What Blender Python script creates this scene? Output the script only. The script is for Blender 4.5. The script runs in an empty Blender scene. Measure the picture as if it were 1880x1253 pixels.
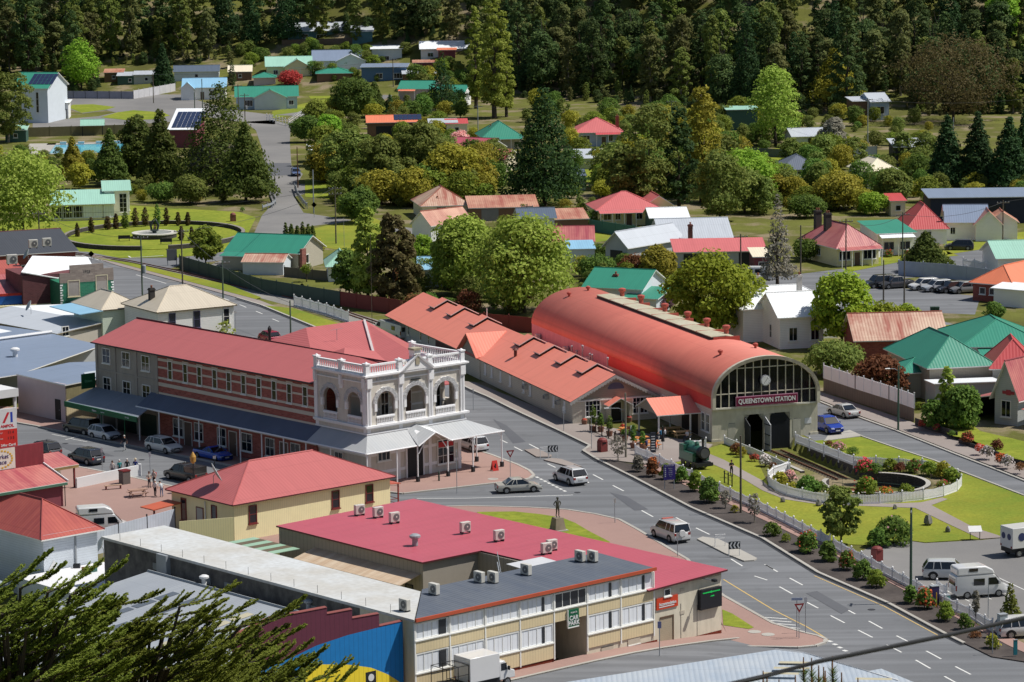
import bpy,bmesh,math,random
import numpy as np
from mathutils import Vector,Matrix
R_ = math.radians
scn = bpy.context.scene
col = scn.collection
# ---------------------------------------------------------------- camera
F_,TH,RO,HC,CX,CY = 5897.4,R_(8.6876),R_(-0.73627),64.0,940.0,626.5
SUN_EL,SUN_AZ = 57.0,4.0       # elevation; azimuth measured from +x towards +y
cam = bpy.data.cameras.new('camera');camo = bpy.data.objects.new('camera',cam);col.objects.link(camo)
_c,_s = math.cos(RO),math.sin(RO);_ct,_st = math.cos(TH),math.sin(TH)
_r = Vector((_c,_s*_st,_s*_ct));_d = Vector((_s,-_c*_st,-_c*_ct));_f = Vector((0,_ct,-_st))
camo.matrix_world = Matrix(((_r.x,-_d.x,-_f.x,0),(_r.y,-_d.y,-_f.y,0),(_r.z,-_d.z,-_f.z,HC),(0,0,0,1)))
cam.sensor_width = 36.0;cam.lens = F_/1880*36.0;cam.clip_start = 1.0;cam.clip_end = 5000.0
cam.dof.use_dof = True;cam.dof.focus_distance = 330.0;cam.dof.aperture_fstop = 7.0
scn.camera = camo
# ---------------------------------------------------------------- sky and sun
w = bpy.data.worlds.new('World');scn.world = w;w.use_nodes = True
nt = w.node_tree;sky = nt.nodes.new('ShaderNodeTexSky');sky.sky_type = 'NISHITA';sky.sun_disc = False
sky.sun_elevation = R_(SUN_EL);sky.sun_rotation = R_(90-SUN_AZ)
bg = nt.nodes['Background'];nt.links.new(sky.outputs[0],bg.inputs[0]);bg.inputs[1].default_value = 0.075
sd = bpy.data.lights.new('sun','SUN');sd.energy = 5.0;sd.angle = R_(0.53);sd.color = (1.0,0.955,0.88)
so = bpy.data.objects.new('sun',sd);col.objects.link(so)
_v = Vector((math.cos(R_(SUN_EL))*math.cos(R_(SUN_AZ)),math.cos(R_(SUN_EL))*math.sin(R_(SUN_AZ)),math.sin(R_(SUN_EL))))
so.rotation_euler = _v.to_track_quat('Z','Y').to_euler();so.location = (200,300,300)
scn.view_settings.view_transform = 'Standard';scn.view_settings.look = 'None'
scn.view_settings.exposure = 0.0;scn.view_settings.gamma = 1.0
scn.cycles.max_bounces = 5;scn.cycles.diffuse_bounces = 3;scn.cycles.transparent_max_bounces = 8
scn.cycles.caustics_reflective = False;scn.cycles.caustics_refractive = False
# ---------------------------------------------------------------- survey helpers: photograph pixel -> place on the ground
def ray(px,py):
 x,y = px-CX,py-CY;X = _c*x+_s*y;Y = -_s*x+_c*y
 return (X,F_*_ct-Y*_st,-F_*_st-Y*_ct)
def proj(p):
 x,y,z = p[0],p[1],p[2]-HC
 fw = y*_ct-z*_st;X = F_*x/fw;Y = F_*(-y*_st-z*_ct)/fw
 return (CX+_c*X-_s*Y,CY+_s*X+_c*Y)
def sm(a,b,t):
 t = min(1.0,max(0.0,(t-a)/(b-a)));return t*t*(3-2*t)
_bx = [-400,-140,-60,-20,25,60,140,400];_by = [900,890,868,850,822,775,768,760]
def edge(x): return float(np.interp(x,_bx,_by))          # where the valley floor turns into hillside
def zt(x,y):
 z = 0.0
 if y < 190: z = max(0.0,59.5-0.33*max(y,0))*1.0 if y < 180.3 else 0.0
 e = y-edge(x)
 if e > 0: z = 0.16*e + 0.24*max(0,e-35) + 0.15*max(0,e-80)
 return z
def G(px,py,z=None):
 d = ray(px,py)
 if z is not None:
  t = (z-HC)/d[2];return Vector((d[0]*t,d[1]*t,z))
 t0 = -HC/d[2] if d[2] < 0 else 0.4
 lo = 195/d[1];hi = t0 if d[2] < -1 else 2500/d[1]
 n = 240;prev = lo
 for i in range(1,n+1):
  t = lo+(hi-lo)*i/n
  if HC+d[2]*t <= zt(d[0]*t,d[1]*t)+1e-6:
   a,b = prev,t
   for _ in range(30):
    m = (a+b)/2
    if HC+d[2]*m <= zt(d[0]*m,d[1]*m): b = m
    else: a = m
   t = b;break
  prev = t
 return Vector((d[0]*t,d[1]*t,zt(d[0]*t,d[1]*t)))
def ppm(p):                                                   # photograph pixels per metre at a place
 return F_/(p[1]*_ct-(p[2]-HC)*_st)
def along(p,d,px):                                          # distance from p along d until column px
 lo,hi = -400.0,400.0
 f = lambda t: proj((p[0]+t*d[0],p[1]+t*d[1],p[2]))[0]
 inc = f(1) > f(0)
 if p[1]+lo*d[1] < 30 or p[1]+hi*d[1] < 30: lo,hi = -100.0,100.0
 for _ in range(60):
  m = (lo+hi)/2
  if (f(m) < px) == inc: lo = m
  else: hi = m
 return lo
def zat(p,py):                                               # height over p that shows at row py
 lo,hi = -20.0,120.0
 for _ in range(60):
  m = (lo+hi)/2
  if proj((p[0],p[1],m))[1] > py: lo = m
  else: hi = m
 return lo
def D(a): return Vector((math.cos(R_(a)),math.sin(R_(a)),0))
A_AZ,F_AZ,C_AZ,B_AZ = -71.57,18.43,-48.69,41.31         # the two street grids
# ---------------------------------------------------------------- materials
def lin(c): return tuple((x/12.92 if x <= .04045 else ((x+.055)/1.055)**2.4) for x in (v/255 for v in c))
_M = {}
def nodes(m):
 m.use_nodes = True;return m.node_tree.nodes,m.node_tree.links,m.node_tree.nodes['Principled BSDF']
def mat(key,rgb,rough=.75,kind='plain',var=.12,rgb2=None,scale=1.0,metal=0.0,k=1/1.3,spec=.35,rgb3=None):
 """rgb: the colour as sunlit in the photograph, 0-255 (k turns it into an albedo)"""
 if key in _M: return _M[key]
 m = bpy.data.materials.new(key);N,L,P = nodes(m);_M[key] = m
 c = tuple(min(.88,v*k) for v in lin(rgb));P.inputs['Roughness'].default_value = rough
 P.inputs['Metallic'].default_value = metal;P.inputs['Specular IOR Level'].default_value = spec
 c2 = tuple(min(.88,v*k) for v in lin(rgb2)) if rgb2 else tuple(v*(1-1.3*var) for v in c)
 tc = N.new('ShaderNodeTexCoord');O = tc.outputs['Object']
 def tex(scale,det=4,src=O,rgh=.6):
  t = N.new('ShaderNodeTexNoise');t.inputs['Scale'].default_value = scale;t.inputs['Detail'].default_value = det
  t.inputs['Roughness'].default_value = rgh;L.new(src,t.inputs['Vector']);return t.outputs['Fac']
 def ramp(src,a,b):
  r = N.new('ShaderNodeMapRange');r.inputs[1].default_value = a;r.inputs[2].default_value = b;L.new(src,r.inputs[0]);return r.outputs[0]
 def mapping(sx,sy,sz):
  mp = N.new('ShaderNodeMapping');mp.inputs['Scale'].default_value = (sx,sy,sz);L.new(O,mp.inputs[0]);return mp.outputs[0]
 def mix(f,a,b,mode='MIX'):
  x = N.new('ShaderNodeMix');x.data_type = 'RGBA';x.blend_type = mode
  if isinstance(f,float): x.inputs[0].default_value = f
  else: L.new(f,x.inputs[0])
  for i,v in ((6,a),(7,b)):
   if isinstance(v,tuple): x.inputs[i].default_value = (*v[:3],1)
   else: L.new(v,x.inputs[i])
  return x.outputs[2]
 def bump(h,st,dist=.05):
  b = N.new('ShaderNodeBump');b.inputs['Strength'].default_value = st;b.inputs['Distance'].default_value = dist
  L.new(h,b.inputs['Height']);L.new(b.outputs[0],P.inputs['Normal'])
 def stripes(axis,period,sharp=.12):
  sp = N.new('ShaderNodeSeparateXYZ');L.new(O,sp.inputs[0])
  a = N.new('ShaderNodeMath');a.operation = 'MULTIPLY';a.inputs[1].default_value = 1/period;L.new(sp.outputs[axis],a.inputs[0])
  f = N.new('ShaderNodeMath');f.operation = 'FRACT';L.new(a.outputs[0],f.inputs[0]);return f.outputs[0]
 def lt(src,v):
  q = N.new('ShaderNodeMath');q.operation = 'LESS_THAN';q.inputs[1].default_value = v;L.new(src,q.inputs[0]);return q.outputs[0]
 base = mix(ramp(tex(.9*scale),.3,.72),c,c2)
 if kind in ('corr_x','corr_y'):
  ax = 0 if kind == 'corr_x' else 1
  st = mapping(*((1.3,.07,.3) if ax == 0 else (.07,1.3,.3)))
  base = mix(ramp(tex(1.0,3,st),.35,.75),c,c2)
  if rgb2: base = mix(ramp(tex(.22*scale,5),.42,.62),base,c2)
  base = mix(mix(.3,(0,0,0),ramp(tex(.5,7,mapping(*((2.2,.35,.6) if ax == 0 else (.35,2.2,.6)))),.48,.8)),base,tuple(v*.6 for v in c))
  base = mix(mix(.3,(0,0,0),mix(lt(stripes(1-ax,3.4*scale),.02),(0,0,0),(1,1,1))),base,tuple(v*.55 for v in c))
  s_ = stripes(ax,.38 if scale == 1 else .38*scale)
  dk = tuple(v*.86 for v in c)
  base = mix(mix(.35,(0,0,0),mix(lt(s_,.22),(0,0,0),(1,1,1))),base,dk)
  w_ = N.new('ShaderNodeMath');w_.operation = 'PINGPONG';w_.inputs[1].default_value = .5;L.new(s_,w_.inputs[0])
  bump(w_.outputs[0],.35,.08)
 elif kind in ('board','batten_x','batten_y'):
  s_ = stripes({'board': 2,'batten_x': 0,'batten_y': 1}[kind],.22*scale)
  base = mix(mix(.45,(0,0,0),mix(lt(s_,.16),(0,0,0),(1,1,1))),base,tuple(v*.55 for v in c))
  bump(s_,.3,.04)
 elif kind == 'brick':
  sp = N.new('ShaderNodeSeparateXYZ');L.new(O,sp.inputs[0])
  ad = N.new('ShaderNodeMath');ad.operation = 'ADD';L.new(sp.outputs[0],ad.inputs[0]);L.new(sp.outputs[1],ad.inputs[1])
  cb = N.new('ShaderNodeCombineXYZ');L.new(ad.outputs[0],cb.inputs[0]);L.new(sp.outputs[2],cb.inputs[1])
  b = N.new('ShaderNodeTexBrick');L.new(cb.outputs[0],b.inputs['Vector'])
  b.inputs['Color1'].default_value = (*c,1);b.inputs['Color2'].default_value = (*c2,1)
  b.inputs['Mortar'].default_value = (*[v*.55+.08 for v in c],1);b.inputs['Scale'].default_value = 1.0
  b.inputs['Brick Width'].default_value = .48*scale;b.inputs['Row Height'].default_value = .17*scale;b.inputs['Mortar Size'].default_value = .018
  base = mix(ramp(tex(.5),.3,.7),b.outputs['Color'],mix(.5,b.outputs['Color'],c2))
  bump(b.outputs['Fac'],-.3,.03)
 elif kind == 'ground':
  n1,n2,n3 = tex(.045*scale,6),tex(.35*scale,5),tex(3.0*scale,3)
  base = mix(ramp(n1,.38,.62),c,c2);base = mix(ramp(n2,.42,.75),base,tuple(v*.74 for v in c))
  if rgb3: base = mix(ramp(tex(.11*scale,6),.5,.62),base,tuple(v*k for v in lin(rgb3)))
  base = mix(mix(.45,(0,0,0),ramp(n3,.35,.7)),base,tuple(v*.62 for v in c2));bump(n3,.5,.1)
 elif kind in ('asphalt','road'):
  n1,n2,n3 = tex(.05,5),tex(.5,5),tex(6,3)
  base = mix(ramp(n1,.4,.62),c,c2);base = mix(mix(.5,(0,0,0),ramp(n2,.4,.75)),base,tuple(v*.8 for v in c))
  base = mix(mix(.25,(0,0,0),ramp(n3,.3,.7)),base,tuple(min(.8,v*1.25) for v in c));bump(n3,.2,.02)
  if kind == 'road':                                    # wheel tracks along the carriageway
   mp = N.new('ShaderNodeMapping');mp.inputs['Rotation'].default_value = (0,0,R_(71.57));mp.inputs['Scale'].default_value = (.012,.62,1);L.new(O,mp.inputs[0])
   t = tex(1.0,3,mp.outputs[0]);base = mix(mix(.75,(0,0,0),ramp(t,.42,.66)),base,tuple(v*.7 for v in c));base = mix(mix(.5,(0,0,0),ramp(t,.5,.3)),base,tuple(v*1.22 for v in c))
   base = mix(mix(.6,(0,0,0),ramp(tex(.35,8),.6,.7)),base,tuple(v*.62 for v in c))
 elif kind == 'stain':
  base = mix(ramp(tex(.25*scale,6),.38,.66),c,c2);n2 = tex(2.2,4,mapping(1,1,.25))
  base = mix(mix(.5,(0,0,0),ramp(n2,.35,.75)),base,tuple(v*.7 for v in c2));bump(n2,.2,.03)
 elif kind == 'leaf':
  g = N.new('ShaderNodeNewGeometry');oi = N.new('ShaderNodeObjectInfo')
  base = mix(g.outputs['Random Per Island'],c,c2)
  base = mix(mix(.5,(0,0,0),ramp(tex(.45,3),.35,.65)),base,tuple(v*.8 for v in c))
  h = N.new('ShaderNodeHueSaturation');L.new(base,h.inputs['Color'])
  r = N.new('ShaderNodeMapRange');r.inputs[3].default_value = .8;r.inputs[4].default_value = 1.2;L.new(oi.outputs['Random'],r.inputs[0]);L.new(r.outputs[0],h.inputs['Value'])
  r2 = N.new('ShaderNodeMapRange');r2.inputs[3].default_value = .485;r2.inputs[4].default_value = .515;L.new(oi.outputs['Random'],r2.inputs[0]);L.new(r2.outputs[0],h.inputs['Hue'])
  base = h.outputs[0]
  P.inputs['Specular IOR Level'].default_value = .2
  tr = N.new('ShaderNodeBsdfTranslucent');L.new(base,tr.inputs[0]);ms = N.new('ShaderNodeMixShader');ms.inputs[0].default_value = .38
  L.new(P.outputs[0],ms.inputs[1]);L.new(tr.outputs[0],ms.inputs[2]);L.new(ms.outputs[0],N['Material Output'].inputs[0])
 L.new(base,P.inputs['Base Color']) if not isinstance(base,tuple) else None
 return m
def paint(key,rgb,rough=.25,coat=.6,metal=0.0):
 if key in _M: return _M[key]
 m = mat(key,rgb,rough,var=.03,metal=metal,spec=.5);m.node_tree.nodes['Principled BSDF'].inputs['Coat Weight'].default_value = coat
 return m
def glow(key,rgb,st):
 if key in _M: return _M[key]
 m = bpy.data.materials.new(key);N,L,P = nodes(m);_M[key] = m
 P.inputs['Base Color'].default_value = (0.01,.01,.01,1);P.inputs['Emission Color'].default_value = (*lin(rgb),1);P.inputs['Emission Strength'].default_value = st
 return m
# ---------------------------------------------------------------- mesh collector
class MB:
 def __init__(s): s.v = [];s.f = [];s.mi = [];s.m = []
 def _m(s,m):
  if m not in s.m: s.m.append(m)
  return s.m.index(m)
 def add(s,vs,fs,m):
  o = len(s.v);s.v += [tuple(v) for v in vs];i = s._m(m)
  for f in fs: s.f.append(tuple(o+k for k in f));s.mi.append(i)
  return s
 def box(s,x0,y0,z0,x1,y1,z1,m):
  if x0 > x1: x0,x1 = x1,x0
  if y0 > y1: y0,y1 = y1,y0
  if z0 > z1: z0,z1 = z1,z0
  return s.add([(x0,y0,z0),(x1,y0,z0),(x1,y1,z0),(x0,y1,z0),(x0,y0,z1),(x1,y0,z1),(x1,y1,z1),(x0,y1,z1)],
                     [(3,2,1,0),(4,5,6,7),(0,1,5,4),(1,2,6,5),(2,3,7,6),(3,0,4,7)],m)
 def cb(s,x,y,z,sx,sy,sz,m): return s.box(x-sx/2,y-sy/2,z,x+sx/2,y+sy/2,z+sz,m)
 def prism(s,poly,z0,z1,m,mt=None):
  n = len(poly);a = sum(poly[i][0]*poly[(i+1) % n][1]-poly[(i+1) % n][0]*poly[i][1] for i in range(n))
  if a < 0: poly = poly[::-1]
  s.add([(p[0],p[1],z0) for p in poly]+[(p[0],p[1],z1) for p in poly],[(i,(i+1) % n,n+(i+1) % n,n+i) for i in range(n)]+[tuple(range(n-1,-1,-1))],m)
  return s.add([(p[0],p[1],z1) for p in poly],[tuple(range(n))],mt or m)
 def slab(s,faces,t,m,me=None):
  """a folded sheet given by its top faces (lists of points), thickness t straight down"""
  key = {};vs = [];fs = []
  for f in faces:
   r = []
   for p in f:
    k_ = tuple(round(c,3) for c in p)
    if k_ not in key: key[k_] = len(vs);vs.append(tuple(p))
    r.append(key[k_])
   fs.append(r)
  out = []
  for r in fs:
   nz = sum((vs[r[i]][0]*vs[r[(i+1) % len(r)]][1]-vs[r[(i+1) % len(r)]][0]*vs[r[i]][1]) for i in range(len(r)))
   out.append(r if nz > 0 else r[::-1])
  n = len(vs);s.add(vs,out,m)
  ed = {}
  for r in out:
   for i in range(len(r)): ed[(r[i],r[(i+1) % len(r)])] = 1
  side = [(a,b,b+n,a+n)[::-1] for (a,b) in ed if (b,a) not in ed]
  return s.add(vs+[(v[0],v[1],v[2]-t) for v in vs],side+[tuple(k_+n for k_ in r[::-1]) for r in out],me or m)
 def tube(s,pts,rad,m,n=6,cap=True):
  pts = [Vector(p) for p in pts];rad = rad if isinstance(rad,(list,tuple)) else [rad]*len(pts)
  vs = [];fs = []
  for i,p in enumerate(pts):
   d = (pts[min(i+1,len(pts)-1)]-pts[max(i-1,0)]).normalized()
   a = d.orthogonal().normalized() if abs(d.z) < .99 else Vector((1,0,0));a = (a-d*a.dot(d)).normalized();b = d.cross(a)
   vs += [p+(a*math.cos(2*math.pi*k_/n)+b*math.sin(2*math.pi*k_/n))*rad[i] for k_ in range(n)]
  for i in range(len(pts)-1):
   for k_ in range(n): fs.append((i*n+k_,i*n+(k_+1) % n,(i+1)*n+(k_+1) % n,(i+1)*n+k_))
  if cap: fs += [tuple(range(n-1,-1,-1)),tuple(range((len(pts)-1)*n,len(pts)*n))]
  return s.add(vs,fs,m)
 def lathe(s,prof,x,y,m,n=12):
  """prof: (radius, z) from bottom up"""
  vs = [(x+r*math.cos(2*math.pi*k_/n),y+r*math.sin(2*math.pi*k_/n),z) for r,z in prof for k_ in range(n)]
  fs = [(i*n+k_,i*n+(k_+1) % n,(i+1)*n+(k_+1) % n,(i+1)*n+k_) for i in range(len(prof)-1) for k_ in range(n)]
  return s.add(vs,fs+[tuple(range(n-1,-1,-1)),tuple(range((len(prof)-1)*n,len(prof)*n))],m)
 def build(s,name,parent=None,smooth=False,loc=None,rz=0):
  me = bpy.data.meshes.new(name);me.from_pydata(s.v,[],s.f)
  for m in s.m: me.materials.append(m)
  me.polygons.foreach_set('material_index',s.mi)
  if smooth: me.polygons.foreach_set('use_smooth',[True]*len(me.polygons))
  me.update()
  o = bpy.data.objects.new(name,me);col.objects.link(o)
  if parent: o.parent = parent
  if loc is not None: o.location = loc
  if rz: o.rotation_euler = (0,0,rz)
  return o
def tag(o,label=None,cat=None,group=None,kind=None):
 if label: o['label'] = label
 if cat: o['category'] = cat
 if group: o['group'] = group
 if kind: o['kind'] = kind
 return o
def root(name,loc,deg,label,cat,group=None):
 o = bpy.data.objects.new(name,None);col.objects.link(o);o.location = loc;o.rotation_euler = (0,0,R_(deg));o.empty_display_size = .5
 return tag(o,label,cat,group)
_kids = {}
def dup(o,parent=None,link_to=None):
 c = o.copy();col.objects.link(c)
 if parent: c.parent = parent
 for ch in list(o.children): dup(ch,c)
 return c
def place(o,loc,deg,label=None,group=None,scale=None):
 o.location = loc;o.rotation_euler = (0,0,R_(deg))
 if label: o['label'] = label
 if group: o['group'] = group
 if scale: o.scale = scale if isinstance(scale,tuple) else (scale,)*3
 return o
def text(body,size,m,parent,loc,rot,name='lettering',ext=.01,align='CENTER',width=None,bold=0.0):
 cu = bpy.data.curves.new(name,'FONT');cu.body = body;cu.size = size;cu.align_x = align;cu.align_y = 'CENTER';cu.extrude = ext;cu.offset = bold
 t = bpy.data.objects.new(name,cu);col.objects.link(t);bpy.context.view_layer.update()
 dg = bpy.context.evaluated_depsgraph_get();me = bpy.data.meshes.new_from_object(t.evaluated_get(dg));bpy.data.objects.remove(t);bpy.data.curves.remove(cu)
 me.materials.clear();me.materials.append(m)
 o = bpy.data.objects.new(name,me);col.objects.link(o);o.parent = parent;o.location = loc;o.rotation_euler = rot
 if width:
  xs = [v.co.x for v in me.vertices]
  if xs: o.scale = (width/(max(xs)-min(xs)),1,1)
 return o
# ================================================================ ground, roads, paving
ASPH = mat('asphalt',(130,132,136),.9,'road',rgb2=(112,115,119))
ASPH2 = mat('old_asphalt',(142,140,138),.9,'asphalt',rgb2=(122,121,121))
GRASS = mat('grass',(152,152,58),.95,'ground',rgb2=(112,130,48),spec=.1,k=1/1.05)
GRASS2 = mat('lush_grass',(120,138,48),.95,'ground',rgb2=(152,158,60),scale=3,spec=.1,k=1/1.1)
SCRUB = mat('valley_grass',(118,122,58),.95,'ground',rgb2=(92,92,50),spec=.1,rgb3=(150,136,112),k=1/1.15)
PAVE = mat('red_paving',(176,144,134),.9,'asphalt',rgb2=(162,132,124))
PAVE2 = mat('grey_paving',(164,154,148),.9,'asphalt',rgb2=(150,138,132))
CONC = mat('concrete',(190,186,178),.85,'asphalt',rgb2=(172,168,160))
MULCH = mat('mulch',(112,104,100),.95,'ground',rgb2=(84,78,76),scale=6,spec=.1)
GRAVEL = mat('gravel',(172,170,164),.95,'ground',rgb2=(148,146,142),scale=5,spec=.1)
LINE = mat('line_paint',(238,238,234),.7,var=.05)
YLINE = mat('yellow_paint',(222,190,120),.7,var=.05)
GUTTER = mat('gutter',(60,62,68),.9)
WHITE = mat('white_paint',(240,241,242),.55,var=.04)
DARK = mat('dark_metal',(44,46,50),.5,var=.05)
GALV = mat('galvanised',(168,174,180),.45,var=.08)
POLEW = mat('pole_timber',(120,112,100),.85,'stain',rgb2=(92,86,76))
POLEG = mat('pole_green',(104,122,104),.8,'stain',rgb2=(88,100,86))
STONE = mat('dark_stone',(84,78,76),.9,'brick',rgb2=(58,54,54))
GLASS = mat('window_glass',(26,34,48),.08,var=.3,spec=.6)
CURT = mat('curtain_glass',(226,230,240),.35,'batten_x',var=.06,scale=2.2,spec=.5,k=1/.95)
# pit and cutting of the turntable (the ground sheet dips here)
PIT = G(1608,888,0);PITR = 5.4
CUT0 = G(1375,824,0);CUT1 = G(1457,809,0)
CA = D(A_AZ);CF = D(F_AZ)
def pit_in(x,y):
 if math.hypot(x-PIT.x,y-PIT.y) < PITR: return True
 v = Vector((x,y,0))-CUT0;a,b = v.dot(CA),v.dot(CF)
 return -9 < a < 19.5 and .1-0.0*a < b < 7.2
def grid_lines(lo,hi,step,flo,fhi,fstep):
 g = list(np.arange(lo,flo,step))+list(np.arange(flo,fhi,fstep))+list(np.arange(fhi,hi+step,step));return g
def terrain():
 xs = grid_lines(-620,620,12,PIT.x-22,PIT.x+9,.45);ys = grid_lines(-40,1500,12,PIT.y-8,PIT.y+42,.45)
 vs = []
 for y in ys:
  for x in xs:
   z = -1.25 if (abs(x-PIT.x) < 24 and -9 < y-PIT.y < 44 and pit_in(x,y)) else zt(x,y)
   if y > 930: z += 3*math.sin(x*.03)+2*math.sin(y*.05+x*.02)
   vs.append((x,y,z))
 n = len(xs);mb = MB()
 mb.add(vs,[(j*n+i,j*n+i+1,(j+1)*n+i+1,(j+1)*n+i) for j in range(len(ys)-1) for i in range(n-1)],SCRUB)
 tag(mb.build('ground',smooth=True),kind='structure')
terrain()
def surf(name,px,z,m,h=0,flat=True):
 pts = [G(x,y,0) if flat else G(x,y) for x,y in px];mb = MB()
 if h: mb.prism([(p.x,p.y) for p in pts],-.3,h,m)
 else:
  n = len(pts);a = sum(pts[i].x*pts[(i+1) % n].y-pts[(i+1) % n].x*pts[i].y for i in range(n))
  if a < 0: pts = pts[::-1]
  mb.add([(p.x,p.y,p.z+z) for p in pts],[tuple(range(n))],m)
 return tag(mb.build(name),kind='structure')
def strip_mb(mb,pts,wd,z0,z1,m):
 for a,b in zip(pts[:-1],pts[1:]):
  d = (b-a);d.z = 0;d.normalize();s = Vector((-d.y,d.x,0))*wd/2
  q = [a-s-d*.0,b-s,b+s,a+s];mb.prism([(p.x,p.y) for p in q],z0,z1,m)
def strip(name,px,wd,z0,z1,m,kind='structure'):
 mb = MB();strip_mb(mb,[G(x,y,0) for x,y in px],wd,z0,z1,m);return tag(mb.build(name),kind=kind)
KERB_R = [(1900,1224),(1880,1217),(1821,1208),(1770,1183),(1737,1166.6),(1630,1109),(1502,1053),(1400,990),(1270,934),(1165,879),(1094,843.5),(1071,829),(1083,819.6),(1030,794),(940,752),(896,730),(872,720),(845,707),(700,652),(572,599),(480,561.5),(434,547.5),(352,524.5),(217,489),(165,472)]
KERB_H = [(60,476),(240,560),(400,600),(560,668),(760,770),(852,815),(862,824),(905,838),(950,855),(972,866),(980,874),(973,880),(950,886),(914,888),(821,899),(740,908),(600,893),(480,868),(300,832),(200,812),(88,789),(68,784),(0,772),(-40,764)]
KERB_O = [(-40,820),(0,830),(43,842),(160,862),(250,880),(330,898),(500,922),(640,936),(760,934),(860,931),(938,933),(973,934),(1042,938),(1093,946),(1137,956),(1170,974),(1195,989),(1241,1017),(1262,1029),(1290,1066),(1328,1096),(1420,1147.5),(1480,1165),(1502,1170),(1516,1176),(1514,1182),(1497,1188),(1464,1191),(1420,1190),(1348,1189),(1297,1195),(1195,1217),(1068,1243),(940,1268),(800,1300),(700,1330)]
surf('road',KERB_R+KERB_H+KERB_O+[(800,1420),(1900,1420)],.015,ASPH)
surf('bridge_road',[(300,520),(430,470),(466,430),(481,396),(500,376),(494,352),(488,310),(480,270),(470,240),(450,224),(500,221),(534,231),(532,260),(535,304),(546,312),(556,320),(545,338),(640,340),(700,350),(700,362),(560,356),(540,362),(557,391),(600,398),(760,420),(760,430),(600,412),(540,420),(520,436),(470,475),(370,515)],.02,ASPH2)
surf('upper_street',[(60,236),(250,229),(330,223),(372,214),(455,226),(505,229),(505,212),(440,204),(380,190),(340,177),(350,168),(310,166),(240,182),(130,179),(116,186),(128,201),(152,209),(195,203),(213,207),(180,214),(60,224)],.02,ASPH2)
surf('traffic_island_lawn',[(128,199),(132,193),(170,192),(212,197),(195,202),(150,208)],.05,GRASS2)
surf('traffic_island_lawn',[(185,216),(215,207),(245,203),(300,207),(312,213),(280,220),(230,221)],.05,GRASS2)
surf('back_street',[(1340,530),(1365,520),(1400,512),(1563,492),(1658,474),(1742,463),(1900,437),(1900,474),(1760,503),(1655,512),(1660,530),(1800,545),(1790,578),(1700,574),(1700,582),(1900,636),(1900,668),(1790,642),(1690,612),(1590,575),(1500,570),(1400,570)],.015,ASPH)
surf('station_street',[(1340,690),(1440,715),(1502,737.5),(1571,765.5),(1645,792),(1752,834.5),(1834,866),(1900,892),(1900,917),(1880,911),(1760,865),(1716,847),(1645,824),(1581,802),(1512,811),(1500,812),(1400,760)],.015,ASPH)
surf('car_park',[(1600,1003),(1668,994),(1699,998),(1806,992),(1844,988),(1900,984),(1900,1178),(1850,1165),(1808,1152),(1737,1112),(1660,1072),(1560,1025)],.02,ASPH2)
surf('railway_bed',[(0,435),(60,450),(140,465),(230,478),(260,483),(340,500),(420,520),(540,545),(600,560),(700,590),(740,610),(700,612),(560,570),(430,535),(330,510),(220,487),(120,472),(0,447)],.012,GRAVEL)
# paving, each with its step up from the road
surf('footpath',KERB_H[5:]+[(-40,745),(60,752),(220,785),(500,840),(680,880),(760,800)],0,PAVE,.12)
surf('footpath',KERB_O[:11]+[(938,990),(700,1010),(300,1000),(200,990),(100,930),(-40,900)],0,PAVE,.12)
surf('footpath',KERB_O[10:30]+[(1340,1176),(1322,1140),(1318,1104),(1270,1068),(1225,1045),(1100,1040),(938,1000)],0,PAVE,.115)
surf('footpath',KERB_O[29:]+[(700,1290),(1000,1225),(1326,1150)],0,PAVE,.11)
surf('station_forecourt',[(1308,818),(1300,826),(1275,842),(1211,857)]+KERB_R[10:18]+[(840,700),(872,704),(1052,776)],0,PAVE2,.12)
surf('footpath',[(166,466),(217,482),(352,518),(434,541),(480,554),(572,590),(700,640),(850,700),(845,707)]+KERB_R[18:],0,PAVE2,.1)
surf('garden_bed',KERB_R[:11]+[(1180,857),(1230,882),(1330,925),(1420,966),(1520,1016),(1620,1066),(1700,1108),(1780,1150),(1850,1188),(1900,1210)],0,MULCH,.11)
surf('footpath',[(1180,856),(1230,881),(1330,924),(1420,965),(1520,1015),(1620,1065),(1700,1107),(1780,1149),(1850,1187),(1900,1209),(1900,1192),(1850,1170),(1808,1156),(1734,1116),(1658,1074),(1545,1017),(1507,996),(1425,953),(1393,937),(1360,923),(1302,896),(1254,873),(1211,853)],0,PAVE,.115)
surf('lawn',[(1211,852),(1340,812),(1390,845),(1408,885),(1420,902),(1520,926),(1650,924),(1730,914),(1764,895),(1764,868),(1900,920),(1900,984),(1844,987),(1806,990),(1699,997),(1668,993),(1600,1002),(1530,1000),(1507,995),(1393,936),(1302,895)],.045,GRASS)
surf('lawn',[(1476,812),(1581,803),(1645,825),(1716,848),(1760,866),(1755,872),(1700,856),(1600,849),(1568,846)],.05,GRASS2)
surf('path',[(1268,836),(1296,832),(1330,846),(1372,869),(1400,884),(1420,902),(1445,911),(1500,921),(1577,926),(1640,926),(1690,924),(1730,915),(1740,918),(1710,929),(1788,970),(1844,988),(1800,991),(1740,963),(1680,934),(1600,931),(1500,927),(1440,918),(1400,902),(1370,884),(1330,863)],.07,PAVE2)
surf('statue_lawn',[(876,943),(944,942),(992,947),(1031,953),(1056,963),(1083,979),(1120,998),(1100,1012),(1000,1000),(900,975)],.15,GRASS2)
surf('verge',[(1326,1122),(1345,1130),(1384,1155),(1375,1158),(1328,1151)],.14,GRASS2)
surf('verge',[(480,562),(572,600),(700,653),(730,640),(620,595),(540,568)],.13,GRASS)
surf('verge',[(170,474),(240,484),(420,525),(480,548),(470,551),(352,520),(217,484)],.13,GRASS)
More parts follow.
